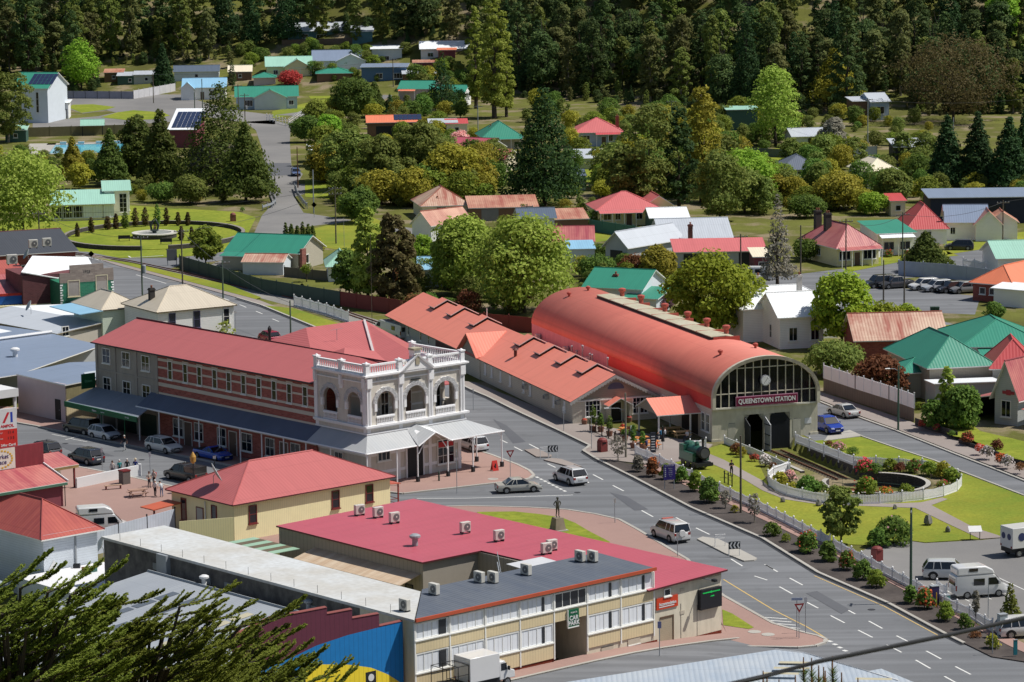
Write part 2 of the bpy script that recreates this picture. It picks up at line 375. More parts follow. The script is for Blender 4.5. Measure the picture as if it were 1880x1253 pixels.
surf('park_lawn',[(-20,412),(120,395),(240,378),(440,390),(470,400),(455,430),(430,455),(400,466),(330,472),(220,474),(140,462),(60,446),(-20,430)],.03,GRASS2)
surf('park_lawn',[(575,420),(680,398),(720,415),(720,460),(640,462),(560,450)],.03,GRASS)
surf('side_street',[(420,462),(330,474),(220,475),(160,463),(130,462),(200,490),(280,505),(330,488),(430,476)],.035,ASPH)
surf('plaza',[(95,905),(210,888),(330,900),(340,935),(230,975),(60,965)],.135,PAVE)
surf('driveway',[(1520,800),(1560,790),(1585,801),(1512,812)],.03,CONC)
surf('garden_lawn',[(1700,775),(1760,770),(1800,800),(1885,820),(1900,860),(1860,850),(1780,815),(1745,808)],.5,GRASS2)
surf('footpath',[(1502,734),(1571,762),(1645,789),(1752,831),(1834,862),(1900,888),(1900,870),(1830,838),(1750,806),(1672,776),(1560,738),(1502,720)],0,PAVE2,.1)
surf('meadow',[(560,330),(640,345),(640,370),(560,362)],.04,GRASS2)
for q in ([(500,218),(620,200),(640,190),(600,182),(560,190),(500,205)],[(680,170),(760,160),(780,150),(720,150),(670,162)],[(1400,275),(1560,262),(1600,280),(1480,300),(1400,292)],[(1060,430),(1160,420),(1180,432),(1080,448)],[(1540,480),(1640,470),(1720,455),(1760,470),(1660,480),(1560,500)],[(1730,445),(1890,425),(1890,445),(1740,468)],[(1720,600),(1800,590),(1890,612),(1890,632),(1800,612)],[(90,165),(240,160),(250,172),(120,178)],[(560,165),(650,160),(640,180),(570,182)],[(1000,300),(1200,290),(1400,300),(1400,330),(1100,345)]):
 surf('yard_lawn',q,.04,GRASS if q[0][0] % 40 else GRASS2)
surf('driveway',[(505,212),(560,205),(640,195),(730,165),(745,168),(660,200),(560,214)],.05,ASPH2)
# kerbs, gutters and painted lines
strip('kerb',KERB_R[3:22],.32,-.1,.15,CONC);strip('gutter',[(x-1.5,y+2.2) for x,y in KERB_R[3:22]],.5,-.1,.022,GUTTER)
strip('kerb',KERB_H[5:24],.32,-.1,.15,CONC);strip('kerb',KERB_O[1:38],.32,-.1,.15,CONC)
strip('kerb',[(1502,737.5),(1571,765.5),(1645,792),(1752,834.5),(1834,866),(1900,892)],.3,-.1,.14,CONC)
strip('kerb',[(1512,811),(1581,802),(1645,824),(1716,847),(1760,865),(1880,911)],.25,-.1,.12,CONC)
for q in ([(905,770),(930,782),(965,812),(942,815)],[(1120,905),(1150,912),(1190,936),(1165,938)],[(1480,1090),(1500,1086),(1560,1120),(1545,1128)],[(480,300),(534,300),(535,322),(484,324)],[(100,815),(150,818),(210,838),(150,838)],[(330,520),(365,535),(350,548),(315,535)]): surf('road_patch',q,.032,mat('patch',(104,106,111),.9,'asphalt',rgb2=(96,98,104)))
def covers():
 mb = MB()
 for x,y in ((1060,905),(990,778),(1240,985),(1330,945),(700,918),(640,905),(1600,1120),(260,845),(120,815)): p = G(x,y,0);mb.lathe([(.34,.016),(.34,.026)],p.x,p.y,GUTTER,12)
 for x,y in ((1385,1163),(1410,1168),(905,882)): p = G(x,y,0);mb.lathe([(.55,.1),(.55,.14)],p.x,p.y,CONC,14)
 tag(mb.build('road_cover'),kind='structure')
covers()
def dashes():
 mb = MB()
 seg = [((1405,1037.7),(1427.6,1050.5)),((1449.8,1062),(1473.5,1075)),((1496.5,1088),(1521,1101.5)),((1545.5,1114.8),(1570,1128)),((1595,1141),(1620,1154.6)),((1646,1168),(1671,1180.6)),((1700.7,1196),(1727.6,1210.5)),((1754,1224.5),(1782,1239)),
           ((1385,1058.2),(1408.4,1065.8)),((1431,1078),(1455,1091.3)),((1479,1105.3),(1502,1117.3)),((1525,1131),(1550.6,1144.4)),((1575.6,1157.7),(1601.7,1171)),((1628.5,1184.5),(1655,1198.5)),((1681,1212.5),(1708,1228)),((1734,1242.5),(1760,1257)),
           ((1277.8,970),(1302.6,982)),((1241,951),(1265.5,963)),((1178,938),(1199,949.6)),((1342,1027),(1363,1040)),((1404,1037),(1420,1046)),
           ((940,800),(958,809)),((971.6,816),(989,825)),((919,808),(931.5,814)),((944,821),(959,828.5)),((1005,852),(1020,859)),((1056,856),(1070,863)),((1089,872),(1107,881.5)),((1073,882),(1081,887)),((1125,892),(1145,902)),((920,789),(926,793)),
           ((440,560),(452,565)),((470,572),(482,577)),((500,586),(512,591)),((410,548),(421,552)),((250,505),(305,521))]
 for a,b in seg: strip_mb(mb,[G(*a,0),G(*b,0)],.16,.018,.024,LINE)
 strip_mb(mb,[G(765,916,0),G(860,915.5,0),G(1052,909.5,0)],.14,.018,.024,LINE)
 for i in range(8): p = G(984+i*7.2,876+i*3.6,0);strip_mb(mb,[p,G(988.5+i*7.2,878+i*3.6,0)],.3,.018,.024,LINE)
 for i in range(5): p = G(1520+i*9.3,1177+i*5.8,0);strip_mb(mb,[p,G(1527+i*9.3,1179+i*5.8,0)],.35,.018,.024,LINE)
 for i in range(6): strip_mb(mb,[G(1402+i*9,1134+i*5.6,0),G(1445+i*8,1137+i*5.8,0)],.18,.018,.024,LINE)
 for i in range(6): strip_mb(mb,[G(150+i*12,470+i*3,0),G(158+i*12,472+i*3,0)],.25,.04,.046,LINE)
 strip_mb(mb,[G(300,470,0),G(240,474,0),G(236,471,0)],.25,.04,.046,LINE)
 for i in range(4): strip_mb(mb,[G(1830-i*40,1060+i*4,0),G(1900-i*40,1093+i*4,0)],.12,.024,.03,LINE)
 for a,b in (((95,798),(122,803)),((130,806),(160,812)),((150,800),(120,808))): strip_mb(mb,[G(*a,0),G(*b,0)],.12,.018,.024,LINE)
 tag(mb.build('lane_markings'),kind='structure')
 mb = MB()
 strip_mb(mb,[G(*p,0) for p in ((1328,1064.5),(1420,1120.6),(1480,1151),(1507,1166.6),(1520,1175))],.14,.018,.024,YLINE)
 strip_mb(mb,[G(*p,0) for p in ((1145,1243),(1230,1228))],.12,.018,.024,YLINE)
 strip_mb(mb,[G(*p,0) for p in ((1310,1203),(1400,1201),(1465,1203))],.12,.018,.024,YLINE)
 strip_mb(mb,[G(x-7,y+5,0) for x,y in ((1737,1166.6),(1630,1109),(1502,1053))],.12,.023,.03,YLINE)
 tag(mb.build('edge_lines'),kind='structure')
dashes()
for q in ([(963,828),(985,825.5),(1013,838),(1011,841),(985,841)],[(998,846.5),(1012,843.5),(1030,845),(1053,853),(1068,858.5),(1058,861),(1035,856)],[(1279.6,992),(1290,988),(1318,992),(1356,1010),(1390,1027.5),(1385,1031),(1366,1032.5),(1330,1018)]):
 surf('traffic_island',q,0,PAVE2 if q[0][0] < 1200 else CONC,.14)
def rails():
 mb = MB();RS = mat('rust_rail',(128,84,66),.8);SL = mat('sleeper',(110,100,92),.9)
 a = G(1425,828,-1.2);b = a+CA*17.5;s = CF*.55
 for k in (-1,1): strip_mb(mb,[a+s*k,b+s*k],.09,-1.2,-1.05,RS)
 c = G(1405,846,-1.2)
 for k in (-1,1): strip_mb(mb,[c+s*k,c+s*k+CA*13],.09,-1.2,-1.05,RS)
 for i in range(26):
  p = a+CA*(i*.68);strip_mb(mb,[p-CF*1.0,p+CF*1.0],.22,-1.25,-1.19,SL)
 tag(mb.build('railway_track'),kind='structure')
 mb = MB()
 for q in ([(0,438),(60,453),(140,468),(230,481),(340,504),(420,523),(540,549),(620,572),(720,606)],):
  pts = [G(x,y,0) for x,y in q];pts2 = [p+Vector((.5,1.0,0)) for p in pts]
  strip_mb(mb,pts,.1,.0,.16,RS);strip_mb(mb,pts2,.1,.0,.16,RS)
 tag(mb.build('railway_track'),kind='structure')
rails()
# ================================================================ builders
RC = {'terra': (238,142,122),'hotelred': (180,100,99),'maroon': (184,90,104),'green': (58,138,116),'pgreen': (158,202,184),'white': (236,240,246),'grey': (150,160,176),'lgrey': (186,192,200),'dgrey': (104,112,126),
      'bgrey': (128,142,164),'beige': (196,186,168),'rust': (160,92,78),'rustred': (158,76,72),'red': (196,82,84),'blue': (142,188,216),'cream': (234,222,196),'slate': (92,104,120),'pink': (204,112,112),'orange': (226,130,96),'concrete': (188,188,188),'rustmix': (160,92,78),'plum': (160,78,86),'dark': (74,76,80)}
RC2 = {'rust': (196,150,126),'rustred': (176,92,80),'rustmix': (206,178,156),'concrete': (172,170,166),'plum': (190,120,112)}
def RM(c):
 v = .05 if c not in RC2 else .12
 return (mat('roof_'+c+'_x',RC[c],.42,'corr_x',v,RC2.get(c),k=1/1.02),mat('roof_'+c+'_y',RC[c],.42,'corr_y',v,RC2.get(c),k=1/1.02))
WC = {'cream': (232,222,196),'white': (240,240,240),'wgreen': (214,226,208),'blue': (176,192,210),'grey': (176,180,182),'pinkw': (206,188,190),'brick': (160,86,74),'beige': (206,196,172),'tan': (198,168,124),'dgreen': (62,92,84),'teal': (84,120,128),'navy': (40,46,62),'dblue': (84,112,146),'yellow': (232,222,176),'maroon': (120,62,72),'stone': (178,172,156),'brown': (120,92,72),'palewall': (206,214,222),'black': (52,54,60)}
def WM(c,kind='board'):
 if c == 'brick': return mat('wall_brick',WC[c],.85,'brick',rgb2=(128,62,54),k=1/1.0)
 return mat('wall_'+c+'_'+kind,WC[c],.7,kind,.06,k=1/.94)
TRIM = mat('trim_white',(238,238,234),.5,var=.03,k=1/1.1)
REDTRIM = mat('trim_maroon',(128,50,50),.5,var=.05)
_win = {}
def win_mesh(wd,h,nx,ny,fm,gm,sill):
 k_ = (round(wd,2),round(h,2),nx,ny,fm.name,gm.name,sill)
 if k_ not in _win:
  t = .09 if wd < 3 else .1;a = MB()
  for x in (-wd/2,wd/2-t): a.box(x,-.07,0,x+t,.05,h,fm)
  for z in (0,h-t): a.box(-wd/2+t,-.07,z,wd/2-t,.05,z+t,fm)
  for i in range(1,nx): x = -wd/2+wd*i/nx;a.box(x-.025,-.055,t,x+.025,.0,h-t,fm)
  for i in range(1,ny): z = h*i/ny;a.box(-wd/2+t,-.05,z-.025,wd/2-t,.0,z+.025,fm)
  if sill: a.box(-wd/2-.08,-.16,-.1,wd/2+.08,.05,-.001,fm)
  b = MB().box(-wd/2+.03,-.025,.03,wd/2-.03,.04,h-.03,gm)
  fo = a.build('window');po = b.build('pane',fo);_win[k_] = (fo.data,po.data);bpy.data.objects.remove(po);bpy.data.objects.remove(fo)
 return _win[k_]
FACE = {'f': 0,'l': -90,'r': 90,'b': 180}
def window(parent,loc,face,wd,h,nx=1,ny=2,fm=None,gm=None,sill=True,name='window'):
 a,b = win_mesh(wd,h,nx,ny,fm or TRIM,gm or GLASS,sill)
 o = bpy.data.objects.new(name,a);col.objects.link(o);o.parent = parent;o.location = loc;o.rotation_euler = (0,0,R_(FACE[face] if isinstance(face,str) else face))
 p = bpy.data.objects.new('pane',b);col.objects.link(p);p.parent = o
 return o
def door(parent,loc,face,wd=.95,h=2.05,m=None,fm=None,name='door'):
 m = m or mat('door_paint',(120,96,84),.5);fm = fm or TRIM;a = MB()
 a.box(-wd/2-.08,-.06,0,-wd/2,.04,h+.08,fm);a.box(wd/2,-.06,0,wd/2+.08,.04,h+.08,fm);a.box(-wd/2,-.06,h,wd/2,.04,h+.08,fm);a.box(-wd/2,-.03,0,wd/2,.03,h,m)
 o = a.build(name,parent,loc=loc,rz=R_(FACE[face] if isinstance(face,str) else face))
 MB().cb(wd*.38,-.06,h*.48,.05,.06,.14,GALV).build('handle',o);return o
def roof_part(parent,W,Dp,h,kind,rise,rc,ov=.45,t=.12,trim=None,x0=0,y0=0,name='roof',hipin=None,ridge=True):
 mx,my = RM(rc) if isinstance(rc,str) else rc
 x1,y1 = x0+W,y0+Dp;mb = MB();trim = trim or TRIM
 if kind == 'gable':
  s = rise/(Dp/2);ze = h-ov*s;yc = (y0+y1)/2;zr = h+rise
  mb.slab([[(x0-ov,y0-ov,ze),(x1+ov,y0-ov,ze),(x1+ov,yc,zr),(x0-ov,yc,zr)],[(x1+ov,y1+ov,ze),(x0-ov,y1+ov,ze),(x0-ov,yc,zr),(x1+ov,yc,zr)]],t,mx,trim)
 elif kind == 'gablev':
  s = rise/(W/2);ze = h-ov*s;xc = (x0+x1)/2;zr = h+rise
  mb.slab([[(x0-ov,y0-ov,ze),(xc,y0-ov,zr),(xc,y1+ov,zr),(x0-ov,y1+ov,ze)],[(x1+ov,y0-ov,ze),(x1+ov,y1+ov,ze),(xc,y1+ov,zr),(xc,y0-ov,zr)]],t,my,trim)
 elif kind == 'hip':
  m_ = min(W,Dp)/2;s = rise/m_;ze = h-ov*s;zr = h+rise
  if W >= Dp:
   i_ = hipin or m_;a,b = (x0+i_,(y0+y1)/2,zr),(x1-i_,(y0+y1)/2,zr)
   q = [(x0-ov,y0-ov,ze),(x1+ov,y0-ov,ze),(x1+ov,y1+ov,ze),(x0-ov,y1+ov,ze)]
   A_,B_ = [[q[0],q[1],b,a],[q[2],q[3],a,b]],[[q[1],q[2],b],[q[3],q[0],a]]
  else:
   i_ = hipin or m_;a,b = ((x0+x1)/2,y0+i_,zr),((x0+x1)/2,y1-i_,zr)
   q = [(x0-ov,y0-ov,ze),(x1+ov,y0-ov,ze),(x1+ov,y1+ov,ze),(x0-ov,y1+ov,ze)]
   A_,B_ = [[q[0],q[1],a],[q[2],q[3],b]],[[q[1],q[2],b,a],[q[3],q[0],a,b]]
  n = len(mb.f);mb.slab(A_+B_,t,mx,trim)
  k_ = mb._m(my)
  for i in (2,3): mb.mi[n+i] = k_
 elif kind == 'skill':                                   # rise: height gained towards the back (may be negative)
  s = rise/Dp
  mb.slab([[(x0-ov,y0-ov,h-ov*s),(x1+ov,y0-ov,h-ov*s),(x1+ov,y1+ov,h+rise+ov*s),(x0-ov,y1+ov,h+rise+ov*s)]],t,mx,trim)
 elif kind == 'skillx':
  s = rise/W
  mb.slab([[(x0-ov,y0-ov,h-ov*s),(x1+ov,y0-ov,h+rise+ov*s),(x1+ov,y1+ov,h+rise+ov*s),(x0-ov,y1+ov,h-ov*s)]],t,my,trim)
 if kind in ('gable','gablev','hip') and ridge:
  zr = h+rise+.02
  if kind == 'gable': e = ((x0-ov,(y0+y1)/2,zr),(x1+ov,(y0+y1)/2,zr))
  elif kind == 'gablev': e = (((x0+x1)/2,y0-ov,zr),((x0+x1)/2,y1+ov,zr))
  else: e = ((a[0],a[1],zr),(b[0],b[1],zr))
  rr = mat('ridge_'+str(rc if isinstance(rc,str) else 'x'),tuple(min(250,v*1.12) for v in RC[rc if isinstance(rc,str) else 'grey']),.5)
  if (Vector(e[0])-Vector(e[1])).length > .2: mb.tube(e,.09,rr,5)
  if kind == 'hip':
   for p,r in ((q[0],a),(q[1],b if W >= Dp else a),(q[2],b),(q[3],a if W >= Dp else b)): mb.tube([(p[0],p[1],p[2]+.02),(r[0],r[1],zr)],.07,rr,4)
 return mb.build(name,parent)
def walls_part(parent,W,Dp,h,kind,rise,wm,x0=0,y0=0,base=-.6,name='wall'):
 mb = MB();x1,y1 = x0+W,y0+Dp;e = .05
 if kind == 'skill':
  mb.add([(x0,y0,base),(x1,y0,base),(x1,y1,base),(x0,y1,base),(x0,y0,h-e-.1),(x1,y0,h-e-.1),(x1,y1,h+rise-e-.1),(x0,y1,h+rise-e-.1)],[(0,1,5,4),(1,2,6,5),(2,3,7,6),(3,0,4,7),(4,5,6,7)],wm)
 elif kind == 'skillx':
  mb.add([(x0,y0,base),(x1,y0,base),(x1,y1,base),(x0,y1,base),(x0,y0,h-e-.1),(x1,y0,h+rise-e-.1),(x1,y1,h+rise-e-.1),(x0,y1,h-e-.1)],[(0,1,5,4),(1,2,6,5),(2,3,7,6),(3,0,4,7),(4,5,6,7)],wm)
 else:
  hh = h-.1 if kind != 'flat' else h
  mb.box(x0,y0,base,x1,y1,hh,wm)
  zr = h+rise-.14
  if kind == 'gable':
   yc = (y0+y1)/2
   for x in (x0,x1): mb.add([(x,y0,hh),(x,y1,hh),(x,yc,zr)],[(0,1,2)],wm)
  elif kind == 'gablev':
   xc = (x0+x1)/2
   for y in (y0,y1): mb.add([(x0,y,hh),(x1,y,hh),(xc,y,zr)],[(0,1,2)],wm)
 return mb.build(name,parent)
BRICKM = mat('chimney_brick',(150,92,80),.85,'brick',rgb2=(110,66,58),k=1/1.0)
def chimney(parent,x,y,z0,z1,m=None,sx=.7,sy=.6,pots=1):
 a = MB().cb(x,y,z0,sx,sy,z1-z0,m or BRICKM).cb(x,y,z1-.3,sx+.16,sy+.16,.16,m or BRICKM)
 for i in range(pots): a.lathe([(.12,z1),(.15,z1+.35)],x+(i-(pots-1)/2)*.35,y,mat('pot',(170,110,84),.8),8)
 return a.build('chimney',parent)
def verandah(parent,x0,x1,y0,y1,zt_,zb,rc,posts=0,pm=None,name='verandah_roof',face='f'):
 mx,my = RM(rc);mb = MB()
 o = mb.slab([[(x0,y0,zb),(x1,y0,zb),(x1,y1,zt_),(x0,y1,zt_)]],.08,mx,TRIM).build(name,parent)
 for i in range(posts):
  x = x0+.15+(x1-x0-.3)*i/max(1,posts-1);MB().cb(x,y0+.15,-.3,.12,.12,zb+.24,pm or TRIM).build('post',parent)
 return o
def house(label,cat,px,py,pxr,ang,d,h,kind,rise,rc,wc,feats=(),wk='board',ov=.45,group=None,name='house',z=None,base=-.8):
 P = G(px,py,z);u = D(ang);W = along(P,u,pxr)
 r = root(name,P,ang,label,cat,group);r['w'] = W
 wm = WM(wc,wk if wk != 'batten' else 'batten_x') if isinstance(wc,str) else wc
 walls_part(r,W,d,h,kind,rise,wm,base=base)
 if kind != 'flat': roof_part(r,W,d,h,kind,rise,rc,ov)
 for f in feats:
  k_ = f[0]
  if k_ == 'w':                                        # ('w', face, frac, z, w, h, nx, ny)
   _,fc,fr,zz,ww,hh = f[:6];nx = f[6] if len(f) > 6 else 2;ny = f[7] if len(f) > 7 else 1
   loc = {'f': (fr*W,-.01,zz),'l': (-.01,fr*d,zz),'r': (W+.01,fr*d,zz),'b': (fr*W,d+.01,zz)}[fc]
   window(r,loc,fc,ww,hh,nx,ny,gm=f[8] if len(f) > 8 else None)
  elif k_ == 'd':
   loc = {'f': (f[2]*W,-.01,0),'l': (-.01,f[2]*d,0),'r': (W+.01,f[2]*d,0)}[f[1]];door(r,loc,f[1],m=f[3] if len(f) > 3 else None)
  elif k_ == 'c': chimney(r,f[1]*W,f[2]*d,h*.6,h+f[3],pots=2 if len(f) > 4 else 1)
  elif k_ == 'v': verandah(r,f[1]*W,f[2]*W,-f[3],0,h-.15,h-.6,f[4],f[5])
  elif k_ == 'x':                                      # extra wing: (x0f, y0, w, d, h, kind, rise, roof, wall)
   _,x0,y0,ww,dd,hh,kk,rr,rcc,wcc = f
   walls_part(r,ww,dd,hh,kk,rr,WM(wcc,wk if wk != 'batten' else 'batten_x'),x0*W,y0,base=base,name='wing_wall')
   roof_part(r,ww,dd,hh,kk,rr,rcc,ov*.8,x0=x0*W,y0=y0,name='wing_roof')
  elif k_ == 'g':                                      # wide roller or garage door
   MB().box(f[2]*W-f[3]/2,-.04,0,f[2]*W+f[3]/2,.05,f[4],f[5] if len(f) > 5 else mat('roller',(150,150,150),.5,'board')).build('garage_door',r)
  elif k_ == 's':                                      # solar panels lying on the front slope
   sl = rise/(d/2) if kind in ('gable','hip') else rise/d if kind == 'skill' else 0
   a = MB();pm = mat('solar',(48,58,88),.15,var=.05,spec=.6)
   for i in range(f[3]):
    for j in range(f[4]):
     x = f[1]*W+i*1.05;y = f[2]*d+j*1.6
     a.add([(x,y,h+sl*y+.1),(x+1,y,h+sl*y+.1),(x+1,y+1.55,h+sl*(y+1.55)+.1),(x,y+1.55,h+sl*(y+1.55)+.1)],[(0,1,2,3)],pm)
   o = a.build('solar_panel',r)
 return r
# ---------------------------------------------------------------- plants
rng = np.random.default_rng(7)
def leaves(cent,nrm,size,m,jit=.55,aspect=.6):
 n = len(cent);nrm = nrm+rng.normal(0,jit,(n,3));nrm /= np.linalg.norm(nrm,axis=1)[:,None]+1e-9
 a = np.cross(nrm,rng.normal(0,1,(n,3)));a /= np.linalg.norm(a,axis=1)[:,None]+1e-9;b = np.cross(nrm,a)
 s = (size*rng.uniform(.55,1.35,n))[:,None]
 v = np.stack([cent-a*s,cent-b*s*aspect,cent+a*s,cent+b*s*aspect],1).reshape(-1,3)
 return v,np.arange(4*n).reshape(-1,4)
def mesh_np(name,vs,fs,m):
 me = bpy.data.meshes.new(name);me.vertices.add(len(vs));me.vertices.foreach_set('co',vs.astype(np.float32).ravel())
 nl = fs.size;me.loops.add(nl);me.loops.foreach_set('vertex_index',fs.astype(np.int32).ravel());me.polygons.add(len(fs))
 me.polygons.foreach_set('loop_start',np.arange(0,nl,fs.shape[1],dtype=np.int32));me.materials.append(m);me.update(calc_edges=True);return me
_cr = {}
def clusters(kind,k,H,Rr):
 """cluster centres and radii through a crown of height H and radius Rr, base at z=0"""
 c = [];r = []
 for i in range(k):
  ph = i*2.39996+rng.uniform(-.4,.4);t = (i+.5)/k
  if kind == 'round':
   z = t;q = math.sqrt(max(.0,1-(2*z-1)**2))*.72;c.append((Rr*q*math.cos(ph)*rng.uniform(.6,1.1),Rr*q*math.sin(ph)*rng.uniform(.6,1.1),H*(.1+.76*z)));r.append(Rr*rng.uniform(.24,.5))
  elif kind == 'willow':
   z = t**.8;q = (.25+.8*math.sqrt(max(0,1-(1.5*z-.45)**2)))*.62;c.append((Rr*q*math.cos(ph)*rng.uniform(.5,1.25),Rr*q*math.sin(ph)*rng.uniform(.5,1.25),H*(.1+.8*z)));r.append(Rr*rng.uniform(.2,.42))
  elif kind == 'gum':
   z = t;q = math.sqrt(max(.02,1-(2*z-1)**2))*.8;c.append((Rr*q*math.cos(ph)*rng.uniform(.2,1.1),Rr*q*math.sin(ph)*rng.uniform(.2,1.1),H*(.05+.88*z)));r.append(Rr*rng.uniform(.16,.34))
  elif kind == 'cone':
   z = t**1.15;q = (1-z)*.8+.03;c.append((Rr*q*math.cos(ph)*rng.uniform(.75,1.1),Rr*q*math.sin(ph)*rng.uniform(.75,1.1),H*(.05+.9*z)));r.append(Rr*(.12+.34*(1-z))*rng.uniform(.8,1.2))
  elif kind == 'column':
   z = t;q = (.62*math.sin(math.pi*min(1,z*.82+.16))**.7);c.append((Rr*q*math.cos(ph)*rng.uniform(.5,1.1),Rr*q*math.sin(ph)*rng.uniform(.5,1.1),H*(.05+.9*z)));r.append(Rr*rng.uniform(.3,.48)*(1-.45*z))
  elif kind == 'pine':
   z = t;q = (1-abs(z-.3)**1.5*1.1)*.85 if z > .3 else .5+z;q = max(.1,q*(1-.35*z));c.append((Rr*q*math.cos(ph)*rng.uniform(.55,1.1),Rr*q*math.sin(ph)*rng.uniform(.55,1.1),H*(.04+.92*z)));r.append(Rr*rng.uniform(.18,.36)*(1.05-.5*z))
  else:                                                # bush
   z = t;q = math.sqrt(max(0,1-z*z))*.62;c.append((Rr*q*math.cos(ph)*rng.uniform(.6,1.1),Rr*q*math.sin(ph)*rng.uniform(.6,1.1),H*(.1+.68*z)));r.append(Rr*rng.uniform(.3,.48))
 return np.array(c),np.array(r)
def crown_mesh(kind,var,H,Rr,n,leaf,m,k=None,flat=.8):
 key = (kind,var,round(H,1),round(Rr,1),n,m.name)
 if key in _cr: return _cr[key]
 k = k or {'round': 34,'willow': 54,'gum': 44,'cone': 80,'column': 44,'pine': 60}.get(kind,16)
 C_,r = clusters(kind,k,H,Rr)
 w_ = r**2/np.sum(r**2);idx = rng.choice(len(r),n,p=w_)
 d = rng.normal(0,1,(n,3));d /= np.linalg.norm(d,axis=1)[:,None];d[:,2] = np.where(d[:,2] < -.35,-d[:,2]*.6,d[:,2])
 rad = rng.uniform(.45,1.08,n)**.6
 p = C_[idx]+d*(r[idx]*rad)[:,None]*np.array([1,1,flat])
 if kind == 'willow':                                      # hanging sprays
  dn = rng.random(n) < .35;p[dn,2] -= rng.uniform(0,.16*H,dn.sum())
 p[:,2] = np.maximum(p[:,2],.02*H)
 out = p-np.array([0,0,H*.4]);out /= np.linalg.norm(out,axis=1)[:,None]+1e-9
 v,f = leaves(p,d*.75+out*.35+np.array([0,0,.25]),leaf,m)
 _cr[key] = mesh_np('crown',v,f,m);return _cr[key]
def trunk_mesh(h,r0,m,limbs=6,spread=2.0,key=None,ctr=0.0):
 key = ('t',round(h,1),round(r0,2),m.name,limbs,round(spread,1))
 if key in _cr: return _cr[key]
 mb = MB();rr = random.Random(int(h*100)+limbs)
 pts = [(0,0,-.5)]+[(rr.uniform(-.1,.1)*h*.1*i,rr.uniform(-.1,.1)*h*.1*i,h*i/5) for i in range(1,6)]
 mb.tube(pts,[r0*1.25,r0,r0*.82,r0*.6,r0*.38,r0*.12],m,7)
 for i in range(limbs):
  z = h*(.25+.6*i/max(1,limbs));a = i*2.4+rr.random();q = spread*(1-.5*i/max(1,limbs))
  p0 = Vector(pts[min(4,int(z/h*5))]);p0.z = z
  mb.tube([p0,p0+Vector((math.cos(a)*q*.5,math.sin(a)*q*.5,h*.1)),p0+Vector((math.cos(a)*q,math.sin(a)*q,h*.24))],[r0*.42,r0*.26,r0*.06],m,5)
 o = mb.build('trunk');_cr[key] = o.data;bpy.data.objects.remove(o);return _cr[key]
BARK = mat('bark',(96,84,72),.9,'stain',rgb2=(70,62,54));PBARK = mat('pale_bark',(168,160,144),.85,'stain',rgb2=(120,112,98))
LF = {}
def leafm(c,a,b): LF[c] = mat('leaf_'+c,a,.75,'leaf',rgb2=b,k=1/.84)
leafm('willow',(132,152,58),(164,176,84));leafm('lime',(118,152,46),(150,176,64));leafm('maple',(148,162,50),(118,138,42));leafm('olive',(96,112,50),(132,138,68));leafm('dark',(46,74,44),(70,98,54));leafm('pine',(44,68,40),(78,102,48))
leafm('cypress',(74,92,40),(104,116,50));leafm('brownish',(92,82,52),(104,100,58));leafm('gold',(138,138,50),(172,162,60));leafm('grey',(128,124,112),(150,146,132));leafm('bush',(80,108,48),(116,140,58));leafm('bushy',(130,140,50),(98,120,46));leafm('red',(176,66,60),(196,96,84));leafm('pinkfl',(222,150,150),(236,190,186));leafm('whitefl',(226,208,206),(238,228,226));leafm('magenta',(206,66,96),(220,100,124));leafm('orangefl',(208,104,66),(190,80,54));leafm('topiary',(78,72,44),(104,84,52));leafm('forest',(62,86,50),(100,116,62));leafm('forest2',(96,104,60),(128,128,76));leafm('copper',(108,74,50),(136,92,58));leafm('purple',(86,62,70),(100,74,78))
SZ = {'round': .34,'willow': .34,'gum': .32,'cone': .3,'column': .34,'pine': .36}
def tree(kind,lf,px,yb,yt,wpx,label,group=None,name=None,n=None,trunk=.07,bark=None,var=0,limbs=6,cat='tree',leaf=None,P=None):
 P = P or G(px,yb);s = ppm(P);Ht = max(1.2,(yb-yt)/s/.985);Rr = wpx/2/s
 nm = name or {'cone': 'conifer_tree','pine': 'pine_tree','column': 'poplar_tree','willow': 'willow_tree','gum': 'gum_tree'}.get(kind,'broadleaf_tree')
 r = root(nm,P,rng.uniform(0,360),label,cat,group)
 H = Ht*(1-trunk);n = int(n*1.9) if n else int(min(9000,max(1200,330*Rr*H)))
 lf_ = leaf or max(.14,min(.3,.7*SZ.get(kind,.3)*(Rr*H/18)**.25))
 c = bpy.data.objects.new('crown',crown_mesh(kind,var,H,Rr,n,lf_,LF[lf]));col.objects.link(c);c.parent = r;c.location = (0,0,Ht*trunk)
 t = bpy.data.objects.new('trunk',trunk_mesh(Ht*(trunk+.62*(1-trunk)),max(.06,Ht*.017),bark or BARK,limbs,Rr*.75));col.objects.link(t);t.parent = r
 return r
def bush(lf,px,yb,yt,wpx,label,fl=None,nf=90,group=None,name='shrub',n=None,cat='shrub',z=0.12,kind='bush'):
 P = G(px,yb,z);s = ppm(P);H = max(.35,(yb-yt)/s/.985);Rr = wpx/2/s
 r = root(name,P,rng.uniform(0,360),label,cat,group);n = n or int(min(2600,max(420,620*Rr*H)))
 me = crown_mesh(kind,px,H,Rr,n,max(.07,min(.16,.1*math.sqrt(Rr*H))),LF[lf])
 c = bpy.data.objects.new('foliage',me);col.objects.link(c);c.parent = r
 MB().tube([(0,0,-.1),(.03,0,H*.5)],[.06,.03],BARK,5).build('stem',r)
 if fl:
  C_,q = clusters('bush',16,H,Rr);i = rng.integers(0,16,nf);d = rng.normal(0,1,(nf,3));d /= np.linalg.norm(d,axis=1)[:,None];d[:,2] = abs(d[:,2])
  v,f = leaves(C_[i]+d*(q[i]*1.08)[:,None],d,.1,None,.3,.9);o = bpy.data.objects.new('flowers',mesh_np('flowers',v,f,LF[fl]));col.objects.link(o);o.parent = r
 return r
